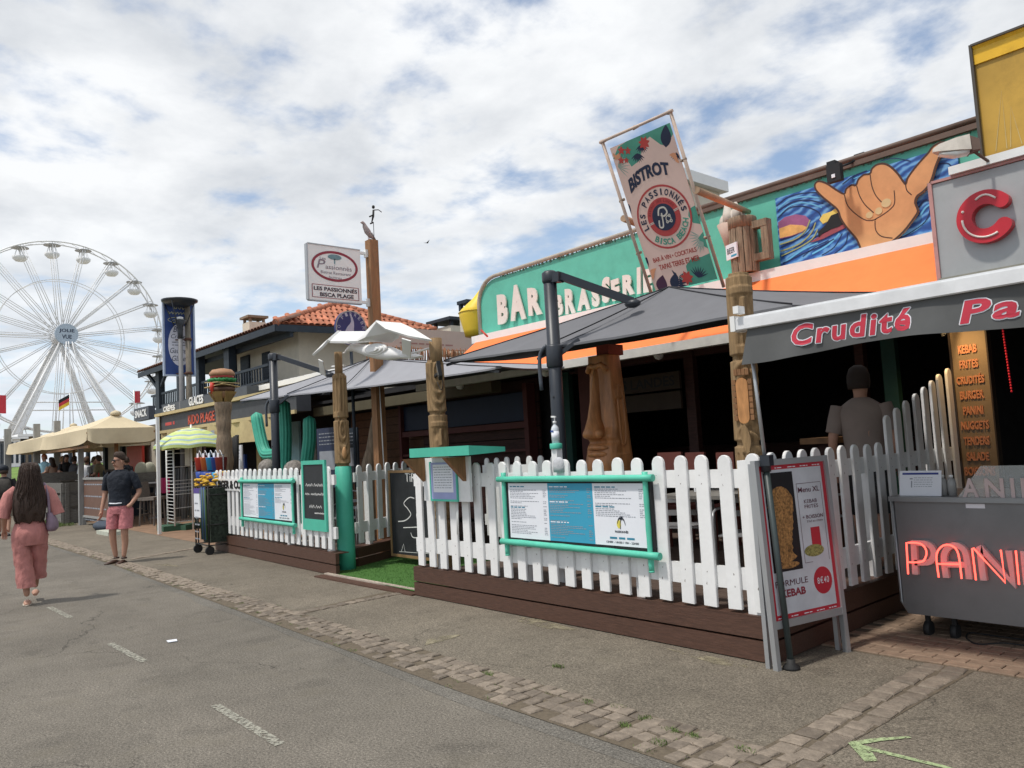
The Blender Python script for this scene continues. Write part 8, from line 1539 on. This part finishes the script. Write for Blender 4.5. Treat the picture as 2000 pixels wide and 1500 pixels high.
L_=simple(P,pb2,1.76,mat('black_top',(.02,.02,.022),.85),mat('khaki',(.22,.20,.16),.85),hair_d,cap=navy_cloth); 
g=G(); g.loft(rings(P,rsm([(0,-.20,.98,.14,.08),(0,-.22,1.1,.16,.10),(0,-.20,1.3,.15,.09),(0,-.16,1.42,.10,.05)],3),16,2.6)); part('backpack',g,mat('dark_olive_pack',(.045,.04,.035),.85,var=.5,scale=9),pb2)
# ---- man inside
mi=thing('person','man in a pale polo shirt seen from behind inside the dark bar','person',(-3.25,7.05,.27)); P=PF((-3.22,7.0,.27),(-.35,1)); simple(P,mi,1.84,mat('pale_polo',(.24,.19,.165),.85,var=.08),black,mat('dark_crop',(.03,.02,.016),.8))
# ---- seated guests under the cream canopy
seats=[(88,888,-31.2,1.02,mat('ginger',(.32,.10,.04),.7),skyb,'seated guest with ginger hair in a pale blue top between the two grey posts',0,(.9,-.5)),
 (104,894,-31.0,1.0,hair_d,mat('tan_top',(.40,.27,.20),.8),'seated guest in a tan top just left of the second grey post',1,(-.8,-.5)),
 (118,892,-30.8,1.0,mat('fair_hair',(.30,.18,.09),.7),mat('pink_tan',(.42,.25,.20),.8),'seated guest in a pinkish top right behind the second grey post',0,(.2,1)),
 (128,889,-30.6,1.0,hair_d,black,'seated guest in black with a high bun right of the second grey post',1,(.9,.1)),
 (142,892,-30.4,1.0,hair_d,mat('grey_top',(.10,.10,.11),.8),'dark-haired seated guest in dark grey left of the canopy corner post',0,(-.6,.8)),
 (168,893,-28.0,1.0,mat('chestnut',(.09,.05,.03),.7),paper,'seated guest in a white shirt right of the canopy corner post',0,(-.9,.4)),
 (181,893,-27.6,1.0,mat('olive_hair',(.10,.07,.035),.7),mat('light_grey_top',(.30,.31,.32),.8),'seated guest with lighter brown hair beside the one in the white shirt',0,(.8,.5)),
 (197,890,-27.0,1.0,hair_d,mat('mustard_top',(.20,.17,.10),.8),'leaning guest in a dull yellow and black top left of the standing man',0,(-.6,-.8)),
 (250,893,-27.0,1.0,hair_d,navy_cloth,'dark-haired guest in the shade right of the standing man',0,(-.7,-.5))]
for px,py,X,h,hr_,tp_m,lab,lg,fw_ in seats:
    p=OX(px,py,X); t=thing('person',lab,'person',(X,p.y,0),'guests seated under the cream canopy'); P=PF((X,p.y,0),fw_); top_z=p.z; simple(P,t,1.70,tp_m,navy,hr_,seat=top_z-.83,longhair=bool(lg),lean=.1)
    g=G(); zz=top_z-.83-.10; g.box(X-.22,X+.22,p.y-.22,p.y+.22,zz-.04,zz)
    sl_=' '.join(('stool of the '+lab.replace('seated ','')).split()[:15]).removesuffix(' the'); st_=thing('terrace_stool',sl_,'stool',(X,p.y,0)) ; part('seat',g,rattan,st_)
    for a in (-.18,.18):
        for b in (-.18,.18): g=G(); g.bar((X+a,p.y+b,0),(X+a*.9,p.y+b*.9,zz-.04),.03); part('leg',g,rattan,st_)
for i,(X,px) in enumerate(((-30.7,112),(-30.0,135),(-27.4,175))):
    p=OX(px,905,X); table(X+.3,p.y,0,('terrace table in front of the ginger-haired guest','terrace table beside the guest with the bun','terrace table in front of the guest in the white shirt')[i],rattan,h=1.2,w=.8)
    rn=random.Random(i)
    for k in range(4): g=G(); x=X+.3+rn.uniform(-.3,.3); y=p.y+rn.uniform(-.3,.3); g.lathe([(.03,1.231),(.035,1.23+.18),(.012,1.23+.26)],(x,y,0),8); solo('drink',g,(navy,paper,red_pl,grey_alu)[k],('dark bottle','white cup','red glass','grey metal cup')[k]+(' on the table in front of the ginger-haired guest',' on the table beside the guest with the bun',' on the table in front of the guest in the white shirt')[i],'drink',loc=(x,y,1.23),group='drinks on the terrace tables')
# small hats: speck of a bird in the sky
p=OY(833,474,40); g=G(); g.loft([[p+V(-.5,0,.12),p+V(-.1,0,.03),p+V(0,.02,0),p+V(-.1,0,-.02)],[p+V(.0,.15,.02),p+V(.05,.15,.05),p+V(.05,.17,-.02),p+V(0,.15,-.05)],[p+V(.5,0,.16),p+V(.1,0,.04),p+V(0,-.02,0),p+V(.1,0,-.03)]],0,True,False); solo('flying_bird',g,rubber,'tiny dark bird flying in the sky above the yellow buoy','bird')
